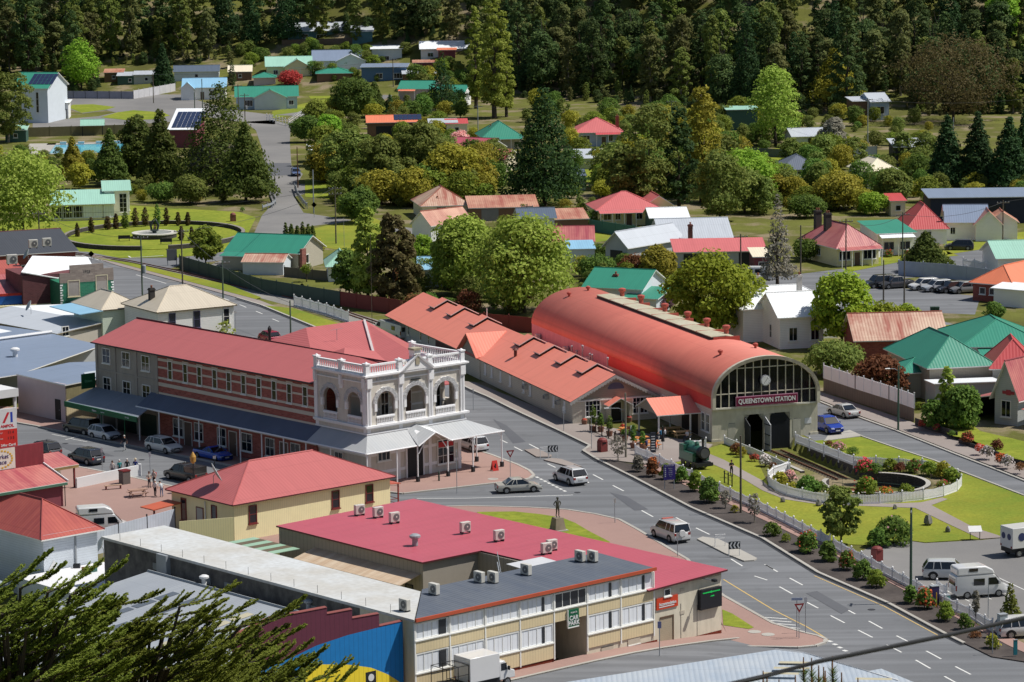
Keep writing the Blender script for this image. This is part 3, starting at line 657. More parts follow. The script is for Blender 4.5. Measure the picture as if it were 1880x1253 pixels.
# ---------------------------------------------------------------- vehicles
TYRE = mat('tyre',(40,40,42),.85);RIM = mat('rim',(172,176,180),.3,metal=.6);CGL = mat('car_glass',(30,36,44),.05,var=.1,spec=.7);PLATE = mat('number_plate',(225,225,220),.5);HL = mat('headlight',(220,226,232),.1,spec=.8);TL = mat('tail_light',(150,24,26),.2,spec=.7);BLK = mat('black_trim',(38,39,42),.6)
CARS = {  # L, W, H, belt, hood length, boot length, windscreen rake, rear rake, roof taper
 'suv': (4.65,1.86,1.70,1.02,1.12,.08,.75,.42),'4wd': (4.75,1.9,1.88,1.12,1.1,.05,.6,.2),'wagon': (4.8,1.84,1.60,.98,1.25,.1,.8,.6),'sedan': (4.65,1.78,1.45,.92,1.2,.85,.85,.7),'hatch': (4.15,1.76,1.56,.98,.95,.08,.75,.5),'ute': (5.2,1.86,1.78,1.08,1.2,1.75,.7,.25),'coupeute': (4.95,1.88,1.45,.95,1.3,1.75,.85,.7)}
_wh = {}
def wheel(parent,x,y,r,wd=.22):
 k_ = (r,wd)
 if k_ not in _wh:
  a = MB();a.lathe([(r*.62,-wd/2),(r*.93,-wd/2),(r,-wd*.3),(r,wd*.3),(r*.93,wd/2),(r*.62,wd/2)],0,0,TYRE,16);b = MB().lathe([(r*.6,-wd/2-.01),(r*.62,0),(r*.6,wd/2+.01)],0,0,RIM,12)
  for i in range(5):
   q = i*2*math.pi/5
   b.add([(math.cos(q)*r*.15,math.sin(q)*r*.15,wd/2+.015),(math.cos(q+.5)*r*.5,math.sin(q+.5)*r*.5,wd/2+.015),(math.cos(q+.8)*r*.5,math.sin(q+.8)*r*.5,wd/2+.015)],[(0,1,2)],BLK)
  o = a.build('wheel',smooth=False);p = b.build('rim',o);_wh[k_] = (o.data,p.data);bpy.data.objects.remove(p);bpy.data.objects.remove(o)
 o = bpy.data.objects.new('wheel',_wh[k_][0]);col.objects.link(o);o.parent = parent;o.location = (x,y,r);o.rotation_euler = (R_(-90 if y > 0 else 90),0,0)
 p = bpy.data.objects.new('rim',_wh[k_][1]);col.objects.link(p);p.parent = o
def loft(mb,secs,m,close=True):
 n = len(secs[0]);vs = [p for s in secs for p in s]
 fs = [(i*n+k_,(i+1)*n+k_,(i+1)*n+(k_+1) % n,i*n+(k_+1) % n) for i in range(len(secs)-1) for k_ in range(n)]
 mb.add(vs,fs+[tuple(range(n)),tuple(range((len(secs)-1)*n,len(secs)*n))[::-1]],m)
def bevel(o,w_=.05,seg=2):
 b = o.modifiers.new('bevel','BEVEL');b.width = w_;b.segments = seg;b.limit_method = 'ANGLE';b.angle_limit = R_(28)
 o.data.polygons.foreach_set('use_smooth',[True]*len(o.data.polygons));o.data.set_sharp_from_angle(angle=R_(40)) if hasattr(o.data,'set_sharp_from_angle') else None
def car(kind,rgb,px,py,head,label,group=None,name='parked_car',cat='car',rails=False,spare=False,canopy=False,bar=False,P=None):
 L,W,H,bl,hood,boot,rk,rr = CARS[kind];P = P or G(px,py,.02);pm = paint('car_%d_%d_%d' % rgb,rgb)
 r = root(name,P,head,label,cat,group);gc = .24;wr = .33 if H < 1.65 else .37;w2 = W/2
 def sec(x,wf,zb,zt_): return [(x,-w2*wf*.9,zb),(x,-w2*wf,zb+.18),(x,-w2*wf,zt_-.22),(x,-w2*wf*.93,zt_),(x,w2*wf*.93,zt_),(x,w2*wf,zt_-.22),(x,w2*wf,zb+.18),(x,w2*wf*.9,zb)]
 hz = bl-.12;xr,xf = -L/2,L/2;a = MB()
 bz = bl-.02 if boot < 1 else bl
 loft(a,[sec(xr,.86,gc+.14,bz-.16),sec(xr+.1,.95,gc,bz-.02),sec(xr+.7,1,gc,bz),sec(xf-hood-.15,1,gc,bl),sec(xf-hood*.55,.99,gc,hz+.02),sec(xf-.18,.93,gc,hz-.12),sec(xf,.8,gc+.12,hz-.28)],pm)
 c0,c1 = xr+boot,xf-hood                                     # cabin foot
 t0,t1 = c0+rr,c1-rk                                         # cabin roof
 wb,wt = w2*.93,w2*.76;zr = H-.05
 rf = [(t0-.05,-wt,zr-.03),(t1+.1,-wt,zr-.04),(t1+.1,wt,zr-.04),(t0-.05,wt,zr-.03),(t0+.1,-wt+.1,H),(t1-.15,-wt+.1,H),(t1-.15,wt-.1,H),(t0+.1,wt-.1,H)]
 a.add(rf,[(0,1,5,4),(1,2,6,5),(2,3,7,6),(3,0,4,7),(4,5,6,7),(3,2,1,0)],pm)
 for s in (-1,1):                                             # pillars
  for b_,t_ in (((c0,s*wb,bl),(t0,s*wt,zr)),((c1,s*wb,bl),(t1,s*wt,zr)),(((c0+c1)/2-.15,s*wb,bl),((t0+t1)/2-.1,s*wt,zr)),((c0*.72+c1*.28-.1,s*wb,bl),(t0*.78+t1*.22,s*wt,zr))): a.tube([b_,t_],.045,pm,4)
 if canopy: a.box(xr+.08,-w2*.88,bl-.05,c0+.02,w2*.88,H-.08,pm)
 if boot > 1 and not canopy:
  a.box(xr+.15,-w2*.8,bl-.0,c0-.1,w2*.8,bl+.035,BLK)
 for x in (xr+.92,xf-.95):
  for s in (-1,1):                                         # dark wheel arches
   n_ = 10;vs = [(x+math.cos(math.pi*i/n_)*(wr+.09),s*(w2*1.004),wr+math.sin(math.pi*i/n_)*(wr+.07)) for i in range(n_+1)]
   a.add(vs,[tuple(range(n_+1)) if s > 0 else tuple(range(n_,-1,-1))],BLK)
 a.box(xr+.02,-w2*.86,gc-.02,xr+.2,w2*.86,gc+.2,BLK);a.box(xf-.22,-w2*.7,gc,xf-.02,w2*.7,gc+.24,BLK)
 a.box(xf-.14,-w2*.4,hz-.34,xf+.012,w2*.4,hz-.2,BLK)
 bo = a.build('body',r);bevel(bo,.06)
 gx = lambda i: None
 e = .012
 for s in (-1,1):
  MB().add([(c0+.03,s*(wb+e),bl+.0),(c1-.03,s*(wb+e),bl),(t1+.0,s*(wt+e),zr-.05),(t0,s*(wt+e),zr-.05)],[(0,1,2,3) if s < 0 else (3,2,1,0)],CGL).build('side_window',r)
 MB().add([(c1+e,-wb*.95,bl),(c1+e,wb*.95,bl),(t1+.08,wt*.95,zr-.05),(t1+.08,-wt*.95,zr-.05)],[(0,1,2,3)],CGL).build('windscreen',r)
 MB().add([(c0-e,wb*.9,bl+.08),(c0-e,-wb*.9,bl+.08),(t0-.04,-wt*.93,zr-.05),(t0-.04,wt*.93,zr-.05)],[(0,1,2,3)],CGL).build('rear_window',r)
 for x in (xr+.92,xf-.95):
  for s in (-1,1): wheel(r,x,s*(w2-.1),wr)
 for s in (-1,1):
  MB().box(xf-.32,s*w2*.5,hz-.3,xf-.05,s*w2*.86,hz-.16,HL).build('headlight',r)
  MB().box(xr-.005,s*w2*.62,bl-.34,xr+.14,s*w2*.9,bl-.1,TL).build('tail_light',r)
  MB().box(c1-.3,s*w2*.98,bl-.02,c1-.14,s*(w2+.16),bl+.13,pm).build('side_mirror',r)
 MB().box(xr-.03,-.26,bl-.42 if boot < 1 else .55,xr+.02,.26,bl-.28 if boot < 1 else .68,PLATE).build('number_plate',r)
 MB().box(xf-.02,-.26,.42,xf+.03,.26,.54,PLATE).build('number_plate',r)
 if rails:
  for s in (-1,1): MB().tube([(t0+.1,s*wt*.92,H-.01),(t0+.2,s*wt*.92,H+.06),(t1-.3,s*wt*.92,H+.06),(t1-.15,s*wt*.92,H-.01)],.022,BLK if rails == 1 else GALV,5).build('roof_rail',r)
 if spare: MB().add([],[],pm);o = MB().lathe([(.3,-.1),(.34,-.06),(.34,.06),(.3,.1)],0,0,pm,16).build('spare_wheel',r,loc=(xr-.12,.12,bl-.12));o.rotation_euler = (0,R_(90),0)
 if bar: MB().box(t1-.35,-wt*.8,H+.01,t1-.1,wt*.8,H+.1,mat('lightbar',(216,120,110),.3)).build('light_bar',r)
 return r
# ---------------------------------------------------------------- people
SKIN = mat('skin',(214,164,138),.6,var=.04)
def person(px,py,head,shirt,legs,label,pose='stand',hair=(150,140,132),hat=None,h=1.7,z=None,group=None,P=None,name='person',cat='person',skin=None,bag=None):
 P = P or G(px,py,.13 if z is None else z);s = h/1.75;sk = skin or SKIN
 r = root(name,P,head,label,cat,group)
 J = {'pel': (0,0,.93),'wa': (0,0,1.1),'ch': (.01,0,1.32),'nk': (0,0,1.47),'h0': (.01,0,1.55),'h1': (.03,0,1.66),'h2': (.01,0,1.74)}
 sw = .22 if pose == 'walk' else .03;arm = .25 if pose == 'walk' else .05
 for q,sd_ in (('l',1),('r',-1)):
  k_ = sd_*sw
  J.update({'hip'+q: (0,.09*sd_,.9),'kn'+q: (k_*.55+.03,.1*sd_,.5),'an'+q: (k_*1.15-(.05 if k_ < 0 else 0),.1*sd_,.09 if k_ >= 0 else .13),'to'+q: (k_*1.15+.17,.12*sd_,.04),'sh'+q: (0,.19*sd_,1.42),'el'+q: (-sd_*arm*.5-.02,.25*sd_,1.13),'wr'+q: (-sd_*arm+.1,.24*sd_,.9),'ha'+q: (-sd_*arm+.13,.23*sd_,.8)})
  if pose == 'hold': J.update({'el'+q: (.05,.24*sd_,1.14),'wr'+q: (.26,.12*sd_,1.2),'ha'+q: (.33,.06*sd_,1.24)})
  if pose == 'hip': J.update({'el'+q: (-.05,.36*sd_,1.16),'wr'+q: (.06,.2*sd_,1.0),'ha'+q: (.1,.14*sd_,.98)})
  if pose == 'sit': J.update({'kn'+q: (.42,.12*sd_,.88),'an'+q: (.44,.12*sd_,.46),'to'+q: (.6,.13*sd_,.42),'el'+q: (.12,.26*sd_,1.16),'wr'+q: (.34,.16*sd_,1.14),'ha'+q: (.42,.12*sd_,1.14)})
 if pose == 'bend':
  for q in ('ch','nk','h0','h1','h2','shl','shr','ell','elr','wrl','wrr','hal','har'):
   x,y,zz = J[q];dz = zz-1.0;J[q] = (x+dz*.62,y,1.0+dz*.8)
 B_ = [('pel','wa','s'),('wa','ch','s'),('ch','nk','s'),('nk','h0','k'),('h0','h1','k'),('h1','h2','k')]
 for q in 'lr': B_ += [('pel','hip'+q,'t'),('hip'+q,'kn'+q,'t'),('kn'+q,'an'+q,'t'),('an'+q,'to'+q,'b'),('ch','sh'+q,'s'),('sh'+q,'el'+q,'s'),('el'+q,'wr'+q,'a'),('wr'+q,'ha'+q,'k')]
 rad = {'pel': .15,'wa': .135,'ch': .155,'nk': .06,'h0': .075,'h1': .1,'h2': .07,'hip': .1,'kn': .062,'an': .045,'to': .035,'sh': .07,'el': .045,'wr': .032,'ha': .04}
 off = .42 if pose == 'sit' else 0
 nm = list(J);me = bpy.data.meshes.new('body');me.from_pydata([(J[n_][0]*s,J[n_][1]*s,(J[n_][2]-off)*s) for n_ in nm],[(nm.index(a),nm.index(b)) for a,b,_ in B_],[])
 o = bpy.data.objects.new('body',me);col.objects.link(o);bm = bmesh.new();bm.from_mesh(me);lay = bm.verts.layers.skin.verify()
 for i,v in enumerate(bm.verts):
  k_ = nm[i];q = rad.get(k_,rad.get(k_[:-1],.05))*s;v[lay].radius = (q,q*(.8 if k_ in ('pel','wa','ch') else 1));v[lay].use_root = (k_ == 'pel')
 bm.to_mesh(me);bm.free();o.modifiers.new('skin','SKIN').use_smooth_shade = True;o.modifiers.new('sub','SUBSURF').levels = 1
 bpy.context.view_layer.update();dg = bpy.context.evaluated_depsgraph_get();m2 = bpy.data.meshes.new_from_object(o.evaluated_get(dg));bpy.data.objects.remove(o);bpy.data.meshes.remove(me)
 cm = lambda rgb,n_: mat('cloth_%d_%d_%d' % rgb,rgb,.85,var=.1) if not isinstance(rgb,bpy.types.Material) else rgb
 ms = [cm(shirt,'s'),cm(legs,'l'),sk,sk if cat == 'person' else cm(shirt,'s'),BLK if cat == 'person' else cm(shirt,'s')]
 m2.materials.clear()
 for m in ms: m2.materials.append(m)
 ty = {'s': 0,'t': 1,'k': 2,'a': 3,'b': 4}
 seg = [(Vector(J[a]),Vector(J[b]),ty[t]) for a,b,t in B_]
 for f in m2.polygons:
  c = f.center/s;c.z += off;best = 9;bi = 0
  for a,b,t in seg:
   d = b-a;q = max(0,min(1,(c-a).dot(d)/max(1e-6,d.length_squared)));e = (c-a-d*q).length
   if e < best: best,bi = e,t
  f.material_index = bi;f.use_smooth = True
 b = bpy.data.objects.new('body',m2);col.objects.link(b);b.parent = r
 x,y,zz = J['h1'];zz -= off
 if cat == 'person':
  f = MB()
  for sd_ in (-1,1): f.cb((x+.092)*s,.035*sd_*s,(zz-.01)*s,.015,.022,.012,BLK);f.cb((x+.0)*s,.1*sd_*s,(zz-.05)*s,.03,.02,.06,sk)
  f.cb((x+.1)*s,0,(zz-.06)*s,.03,.025,.05,sk);f.cb((x+.09)*s,0,(zz-.1)*s,.015,.05,.01,mat('lips',(170,90,84),.6));f.build('face',r)
 if hat: MB().lathe([(.19*s,(zz+.05)*s),(.19*s,(zz+.065)*s),(.105*s,(zz+.075)*s),(.1*s,(zz+.15)*s),(.06*s,(zz+.17)*s)],x*s,0,cm(hat,'h'),12).build('hat',r)
 else:
  hm = cm(hair,'h');MB().lathe([(.1*s,(zz-.02)*s),(.115*s,(zz+.03)*s),(.1*s,(zz+.085)*s),(.05*s,(zz+.12)*s)],(x-.02)*s,0,hm,10).build('hair',r)
 if bag: MB().cb(-.2*s,0,1.05*s,.16,.3,.4,cm(bag,'g')).build('backpack',r)
 return r
# ---------------------------------------------------------------- poles, fences, small street things
def power_pole(px,yb,yt,label,arms=1,m=None,az=20,group=None,lamp=None,z=None,r=.13,name='power_pole',tf=False,aw=2.2):
 P = G(px,yb,z) if z is not None else G(px,yb);H = zat(P,yt)-P.z;o = root(name,P,az,label,'pole',group);m = m or POLEW
 MB().tube([(0,0,-.5),(0,0,H)],[r,r*.72],m,8).build('post',o)
 for i in range(arms):
  a = MB().cb(0,0,H-.5-i*.9,aw,.1,.12,POLEW).build('crossarm',o)
  for x in (-.45,-.18,.18,.45): MB().lathe([(.04,H-.38-i*.9),(.06,H-.3-i*.9),(.03,H-.2-i*.9)],x*aw,0,mat('insulator',(210,214,216),.3),6).build('insulator',a)
 if tf: MB().lathe([(.25,H*.45),(.28,H*.46),(.28,H*.56),(.2,H*.57)],.35,0,GALV,10).build('transformer',o)
 if lamp: lamp_arm(o,lamp[0],H-lamp[2] if len(lamp) > 2 else H-.3,lamp[1])
 o['h'] = H;return o
def lamp_arm(o,reach,z,az):
 d = D(az);a = MB().tube([(0,0,z-.3),(d.x*reach*.4,d.y*reach*.4,z),(d.x*reach,d.y*reach,z+.05)],.035,GALV,5).build('lamp_arm',o)
 MB().tube([(d.x*(reach-.1),d.y*(reach-.1),z+.05),(d.x*(reach+.45),d.y*(reach+.45),z+.07)],[.09,.06],mat('lamp_head',(232,234,236),.4),6).build('lamp',a)
def pole_sign(px,yb,h,label,kind='plain',rgb=(230,232,235),w_=.5,sh=.7,az=0,z=.12,pm=None,name='street_sign',words=None,tilt=0):
 P = G(px,yb,z);o = root(name,P,az,label,'sign');MB().tube([(0,0,-.3),(0,0,h)],.035,pm or GALV,6).build('post',o)
 m = mat('sign_%d_%d_%d' % rgb,rgb,.4,var=.02)
 if kind == 'plain': p = MB().box(-w_/2,-.06,h-sh,w_/2,-.04,h,m).build('sign_panel',o)
 elif kind == 'giveway':
  a = MB();q = .45;rd = mat('sign_red',(150,40,46),.4);wv = mat('sign_white',(232,232,232),.4)
  a.add([(-q,-.05,h),(q,-.05,h),(0,-.05,h-.78),(-q,-.03,h),(q,-.03,h),(0,-.03,h-.78)],[(0,2,1),(3,4,5),(0,1,4,3),(1,2,5,4),(2,0,3,5)],rd);q2 = .24
  a.add([(-q2,-.056,h-.13),(q2,-.056,h-.13),(0,-.056,h-.54)],[(0,2,1)],wv);p = a.build('sign_panel',o)
 elif kind == 'diamond':
  p = MB().add([(0,-.05,h-1),(.5,-.05,h-.5),(0,-.05,h),(-.5,-.05,h-.5)],[(0,1,2,3),(3,2,1,0)],m).build('sign_panel',o)
 if words: text(words,.2,WHITE,p,(0,-.07,h-sh/2),(R_(90),0,0))
 return o
def fence(name,label,pts,h,m,style='board',cat='fence',post=2.4,pm=None,base=None,group=None,zb=None):
 pts = [G(*p) if zb is None else G(p[0],p[1],zb) for p in pts];o = root(name,pts[0],0,label,cat,group);O = pts[0];a = MB();pp = []
 for p,q in zip(pts[:-1],pts[1:]):
  p,q = p-O,q-O;L = (q-p).length;d = (q-p)/max(L,1e-6);n = Vector((-d.y,d.x,0));k_ = max(1,round(L/post))
  def bar(s0,s1,z0,z1,t,off=0):
   b0,b1 = p+d*s0+n*off,p+d*s1+n*off
   vs = []
   for c in (b0,b1):
    for sg in (-1,1): vs += [c+n*t/2*sg+Vector((0,0,z0)),c+n*t/2*sg+Vector((0,0,z1))]
   a.add(vs,[(0,1,5,4),(2,6,7,3),(1,3,7,5),(0,4,6,2),(0,2,3,1),(4,5,7,6)],m)
  if style == 'board': bar(0,L,-.2,h,.05)
  elif style == 'rail':
   for zz in (.25,.55,.85): bar(0,L,h*zz,h*zz+.09,.04)
  elif style == 'guard': bar(0,L,h*.55,h,.08);bar(0,L,h*.66,h*.76,.16)
  elif style == 'mesh': bar(0,L,h-.05,h,.04);bar(0,L,.02,.06,.03);bar(0,L,h*.5,h*.5+.03,.03)
  elif style == 'picket':
   bar(0,L,.0,.22,.05);bar(0,L,h*.78,h*.86,.05);s_ = 0.0;i = 0
   while s_ < L-.06:
    zz = h*(.9+.1*abs(math.cos(math.pi*(s_/L*k_))));bar(s_,min(L,s_+.11),.2,zz,.03,.03);s_ += .16
  for i in range(k_+1): pp.append(p+d*(L*i/k_))
 a.build('panel',o)
 if post < 50:
  last = None;me = None;hh = h+.12
  for c in pp:
   if last is not None and (c-last).length < .3: continue
   if me is None: po = MB().cb(0,0,-.3,.12,.12,hh+.3,pm or m).lathe([(.1,hh),(.07,hh+.08),(.02,hh+.12)],0,0,pm or m,6).build('post',o);me = po.data
   else: po = bpy.data.objects.new('post',me);col.objects.link(po);po.parent = o
   po.location = c;last = c
 return o
def ac_unit(px,py,z,deg,label,s=1.0,fan='f',group='air conditioning units on the roofs'):
 P = G(px,py,z);o = root('air_conditioner',P,deg,label,'air conditioner',group)
 wm_ = mat('ac_case',(226,224,216),.45,var=.06);b = MB().cb(0,0,.1,.95*s,.4*s,.85*s,wm_).build('case',o);bevel(b,.03)
 g = MB().lathe([(.3*s,-.015),(.3*s,.015)],0,0,mat('grille',(120,122,124),.6),14);g.lathe([(.08*s,.02),(.06*s,.03)],0,0,wm_,8)
 go = g.build('fan_grille',o,loc=(0.1*s,-.215*s,.1+.43*s));go.rotation_euler = (R_(90),0,0)
 MB().cb(-.35*s,0,-.05,.08,.5*s,.16,DARK).cb(.35*s,0,-.05,.08,.5*s,.16,DARK).build('foot',o);return o
def cable(label,pts,r=.012,sag=.6,name='power_line'):
 mb = MB();m = mat('cable',(84,86,90),.6)
 for a,b in zip(pts[:-1],pts[1:]):
  a,b = Vector(a),Vector(b);mb.tube([a.lerp(b,i/12)-Vector((0,0,sag*4*(i/12)*(1-i/12))) for i in range(13)],r,m,4)
 return tag(mb.build(name),label,'cable')
def whirly(px,py,z,label,m=None,s=.3,name='roof_vent'):
 P = G(px,py,z);o = root(name,P,0,label,'roof vent');MB().lathe([(s*.6,-.1),(s*.6,s*1.2)],0,0,m or GALV,10).build('pipe',o)
 MB().lathe([(s*.7,s*1.2),(s*1.15,s*1.5),(s*1.15,s*1.9),(s*.6,s*2.2)],0,0,m or GALV,12).build('cowl',o);return o
def dish(px,py,z,deg,label,s=.55):
 P = G(px,py,z);o = root('satellite_dish',P,deg,label,'satellite dish');MB().tube([(0,0,-.1),(0,0,.7),(.15,0,.9)],.035,GALV,6).build('mast',o)
 g = MB().lathe([(s*.1,0),(s*.6,.06),(s,.2),(s,.23),(s*.6,.09),(s*.1,.03)],0,0,mat('dish',(196,204,206),.5),16).build('reflector',o,loc=(.15,0,1.0));g.rotation_euler = (0,R_(62),0);return o
# ================================================================ the large buildings
def arch_wall(mb,P,u0,u1,z0,zs,z1,opens,t,m):
 """wall along u from u0 to u1 with round-headed openings (centre, half width, sill z); P maps (u, depth, z) to a point"""
 n = 10;x = u0
 def quad(a,b,c,d):
  for dp,fl in ((0,0),(t,1)):
   q = [P(p[0],dp,p[1]) for p in (a,b,c,d)];mb.add(q,[(0,1,2,3) if not fl else (3,2,1,0)],m)
 for c,a,sill in opens:
  quad((x,z0),(c-a,z0),(c-a,z1),(x,z1))
  quad((c-a,z0),(c+a,z0),(c+a,sill),(c-a,sill))
  arc = [(c-a*math.cos(math.pi*i/n),zs+a*math.sin(math.pi*i/n)) for i in range(n+1)]
  for p,q in zip(arc[:-1],arc[1:]):
   quad(p,q,(q[0],z1),(p[0],z1))
  path = [(c-a,sill)]+arc+[(c+a,sill)]
  for p,q in zip(path[:-1],path[1:]): mb.add([P(p[0],0,p[1]),P(q[0],0,q[1]),P(q[0],t,q[1]),P(p[0],t,p[1])],[(0,1,2,3),(3,2,1,0)],m)
  x = c+a
 quad((x,z0),(u1,z0),(u1,z1),(x,z1))
def arch_ring(mb,P,c,zs,a0,a1,d0,m,drop=.0,n=13):
 """raised arch moulding made of blocks"""
 for i in range(n):
  t0,t1 = math.pi*(i+.04)/n,math.pi*(i+.96)/n;ao = a1+(.06 if i % 2 else 0)
  q = [(c-a0*math.cos(t0),zs+a0*math.sin(t0)),(c-ao*math.cos(t0),zs+ao*math.sin(t0)),(c-ao*math.cos(t1),zs+ao*math.sin(t1)),(c-a0*math.cos(t1),zs+a0*math.sin(t1))]
  v = [P(p[0],-d0,p[1]) for p in q]+[P(p[0],0,p[1]) for p in q]
  mb.add(v,[(0,1,2,3),(3,2,1,0),(0,4,5,1),(1,5,6,2),(2,6,7,3),(3,7,4,0)],m)
def pbox(mb,P,u0,u1,d0,d1,z0,z1,m):
 v = [P(u,d,z) for z in (z0,z1) for d in (d0,d1) for u in (u0,u1)]
 mb.add(v,[(0,1,5,4),(2,6,7,3),(0,4,6,2),(1,3,7,5),(4,5,7,6),(0,2,3,1)],m)
HSTONE = mat('hotel_render',(216,210,200),.8,'stain',rgb2=(206,200,190),k=1/1.05);HWHITE = mat('hotel_white',(240,240,242),.6,var=.04,k=1/1.1)
GREYR = mat('grey_render',(168,162,154),.85,'stain',rgb2=(156,150,142),k=1/1.0);HBRICK = mat('hotel_brick',(168,98,86),.85,'brick',rgb2=(128,66,58),k=1/.85);BANDM = mat('cream_band',(202,192,178),.8,var=.06,k=1/1.0)
def hotel():
 O = Vector((-14.87,321.97,0));r = root('hotel',O,B_AZ,'white two storey corner hotel with arched balconies, brick wing and long red roof','hotel')
 W,L = 13.1,48.7
 # --- walls
 a = MB();a.box(0,8.5,-.4,12,36.6,9.75,HBRICK)
 for z,h in ((8.95,.3),(8.12,.22),(6.92,.25),(6.15,.4),(5.2,.25)): a.box(-.04,8.5,z,0.0,36.6,z+h,BANDM)
 wv = [34.25,31.4,28.78,25.99,23.44,20.81,18.11,15.45,12.82,10.13]
 for v in wv: a.lathe([(.0,0)],0,0,BANDM,3) if False else a.box(-.05,v-.55,9.2,0,v+.55,9.38,BANDM)
 a.build('brick_wing_wall',r)
 a = MB();a.box(0,36.6,-.4,12,L,9.7,GREYR)
 for v in (36.6,40.6,44.7,48.35): a.box(-.1,v,-.2,0,v+.35,9.65,GREYR)
 a.box(-.08,36.6,6.55,0,L,6.75,GREYR);a.build('rendered_wing_wall',r)
 for v in (46.56,42.7,38.91):
  for z,h in ((7.5,1.75),(4.25,1.7)): window(r,(-.03,v,z),'l',1.55,h,2,2)
 for v in wv: window(r,(-.03,v,7.05),'l',.85,2.1,1,2,gm=GLASS)
 # --- ground floor
 a = MB();a.box(0.3,0.3,-.4,W-.3,8.5,5.3,HSTONE)
 for u in (.4,4.3,8.5,12.5): a.box(u-.2,.2,-.2,u+.2,.3,4.6,HWHITE)
 for z in (1.0,2.9): a.box(.3,.24,z,W-.3,.3,z+.3,HWHITE)
 a.box(.25,.3,1.0,.3,8.5,1.3,HWHITE);a.box(.25,.3,2.9,.3,8.5,3.2,HWHITE)
 a.box(-.03,8.5,3.1,0,36.6,3.35,BANDM);a.build('ground_floor_wall',r)
 for v,w_ in ((33,1.9),(29.2,1.6),(25,1.6),(20.5,1.9),(16.4,1.6),(12,1.6),(5,1.4)): window(r,(-.03 if v > 8.5 else .22,v,.9),'l',w_,2.0,2,2)
 for v in (31.2,23,14): door(r,(-.03,v,.1),'l',1.3,2.6)
 for u in (2.3,): window(r,(u,.22,2.3),'f',1.7,1.3,3,1)
 window(r,(10.6,.22,.9),'f',2.3,2.6,3,3);MB().box(9.6,.16,2.7,11.6,.22,3.25,mat('red_panel',(206,48,50),.4)).build('sign_panel',r)
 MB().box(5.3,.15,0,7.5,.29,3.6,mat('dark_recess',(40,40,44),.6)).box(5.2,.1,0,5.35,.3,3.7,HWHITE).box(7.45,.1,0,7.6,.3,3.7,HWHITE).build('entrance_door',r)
 window(r,(45,0,0),'l',.5,.5) if False else None
 MB().box(-.06,37.2,.15,0,40.2,2.7,mat('shopfront',(40,62,54),.3)).box(-.06,41,.15,0,47.5,2.7,mat('shopfront',(40,62,54),.3)).build('shop_front',r)
 # --- upper front with arcades
 a = MB();ring = MB();Pf = lambda u,d,z: (u,d,z);Pl = lambda u,d,z: (d,u,z)
 fo = [(2.45,1.2,7.0),(6.45,1.32,7.0),(10.45,1.32,7.0)];lo = [(1.95,1.15,7.0),(5.95,1.15,7.0)]
 arch_wall(a,Pf,0,W,5.3,8.4,10.75,fo,.4,HSTONE);arch_wall(a,Pl,.4,8.5,5.3,8.4,10.75,lo,.4,HSTONE)
 a.box(W-.4,.4,5.3,W,2.0,10.75,HSTONE);a.box(W-.4,4.5,5.3,W,8.5,10.75,HSTONE);a.box(W-.4,2.0,5.3,W,4.5,7.3,HSTONE);a.box(W-.4,2.0,9.3,W,4.5,10.75,HSTONE)
 for P,ops in ((Pf,fo),(Pl,lo)):
  for c,h_,s in ops:
   arch_ring(ring,P,c,8.4,h_*.99,h_+.4,.16,HWHITE)
   for sg in (-1,1): pbox(ring,P,c+sg*(h_+.14)-.16,c+sg*(h_+.14)+.16,-.16,.1,7.6,8.4,HWHITE)
 ring.build('arch_moulding',r)
 a.box(.4,.4,6.0,W-.4,8.4,6.2,HSTONE)                            # balcony floor
 a.build('arcade_wall',r)
 a = MB();a.box(2.6,2.6,6.2,W-.5,8.4,10.7,HSTONE).box(2.55,2.55,8.3,W-.5,2.6,8.5,HWHITE).box(2.55,2.6,8.3,2.6,8.4,8.5,HWHITE).box(2.6,2.55,7.1,W-.5,2.6,7.3,HWHITE).build('balcony_wall',r)
 for u in (4.4,11.4): window(r,(u,2.55,6.5),'f',1.1,2.4,2,2)
 door(r,(7.4,2.55,6.2),'f',1.1,2.5)
 # --- cornices, pilasters, balustrades, parapet
 a = MB()
 for z0,z1,o in ((10.6,10.72,.12),(11.25,11.42,.38),(11.12,11.25,.2),(6.0,6.2,.36),(5.85,6.0,.18),(5.28,5.42,.12)):
  a.box(-o,-o,z0,W+o,.4-.001,z1,HWHITE);a.box(-o,.4,z0,.4,8.5,z1,HWHITE);a.box(W-.4,.4,z0,W+o,8.5,z1,HWHITE)
 a.box(0,0,10.75,W,.4,11.12,HSTONE);a.box(0,.4,10.75,.4,8.5,11.12,HSTONE);a.box(W-.4,.4,10.75,W,8.5,11.12,HSTONE)
 for u in (.25,4.45,8.45,12.75):
  a.box(u-.27,-.14,6.2,u+.27,0,10.6,HWHITE);a.box(u-.32,-.3,10.1,u+.32,-.001,11.1,HWHITE)
  a.box(u-.1,-.16,6.3,u+.1,-.14,9.9,mat('fluting',(214,214,218),.7));a.box(u-.24,-.02,5.42,u+.24,0,5.85,HWHITE)
 for v in (.25,4.0,8.25): a.box(-.14,v-.25,6.2 if v != 4.0 else 9.7,0,v+.25,10.6,HWHITE);a.box(-.3,v-.18,10.1,-.001,v+.18,11.1,HWHITE)
 for v in (.3,8.2): a.box(-.02,v-.25,5.42,0,v+.25,5.85,HWHITE)
 for z0,z1 in ((11.42,11.62),(12.28,12.46)):
  a.box(0,0,z0,W,.3,z1,HWHITE);a.box(0,.3,z0,.3,8.5,z1,HWHITE);a.box(W-.3,.3,z0,W,8.5,z1,HWHITE)
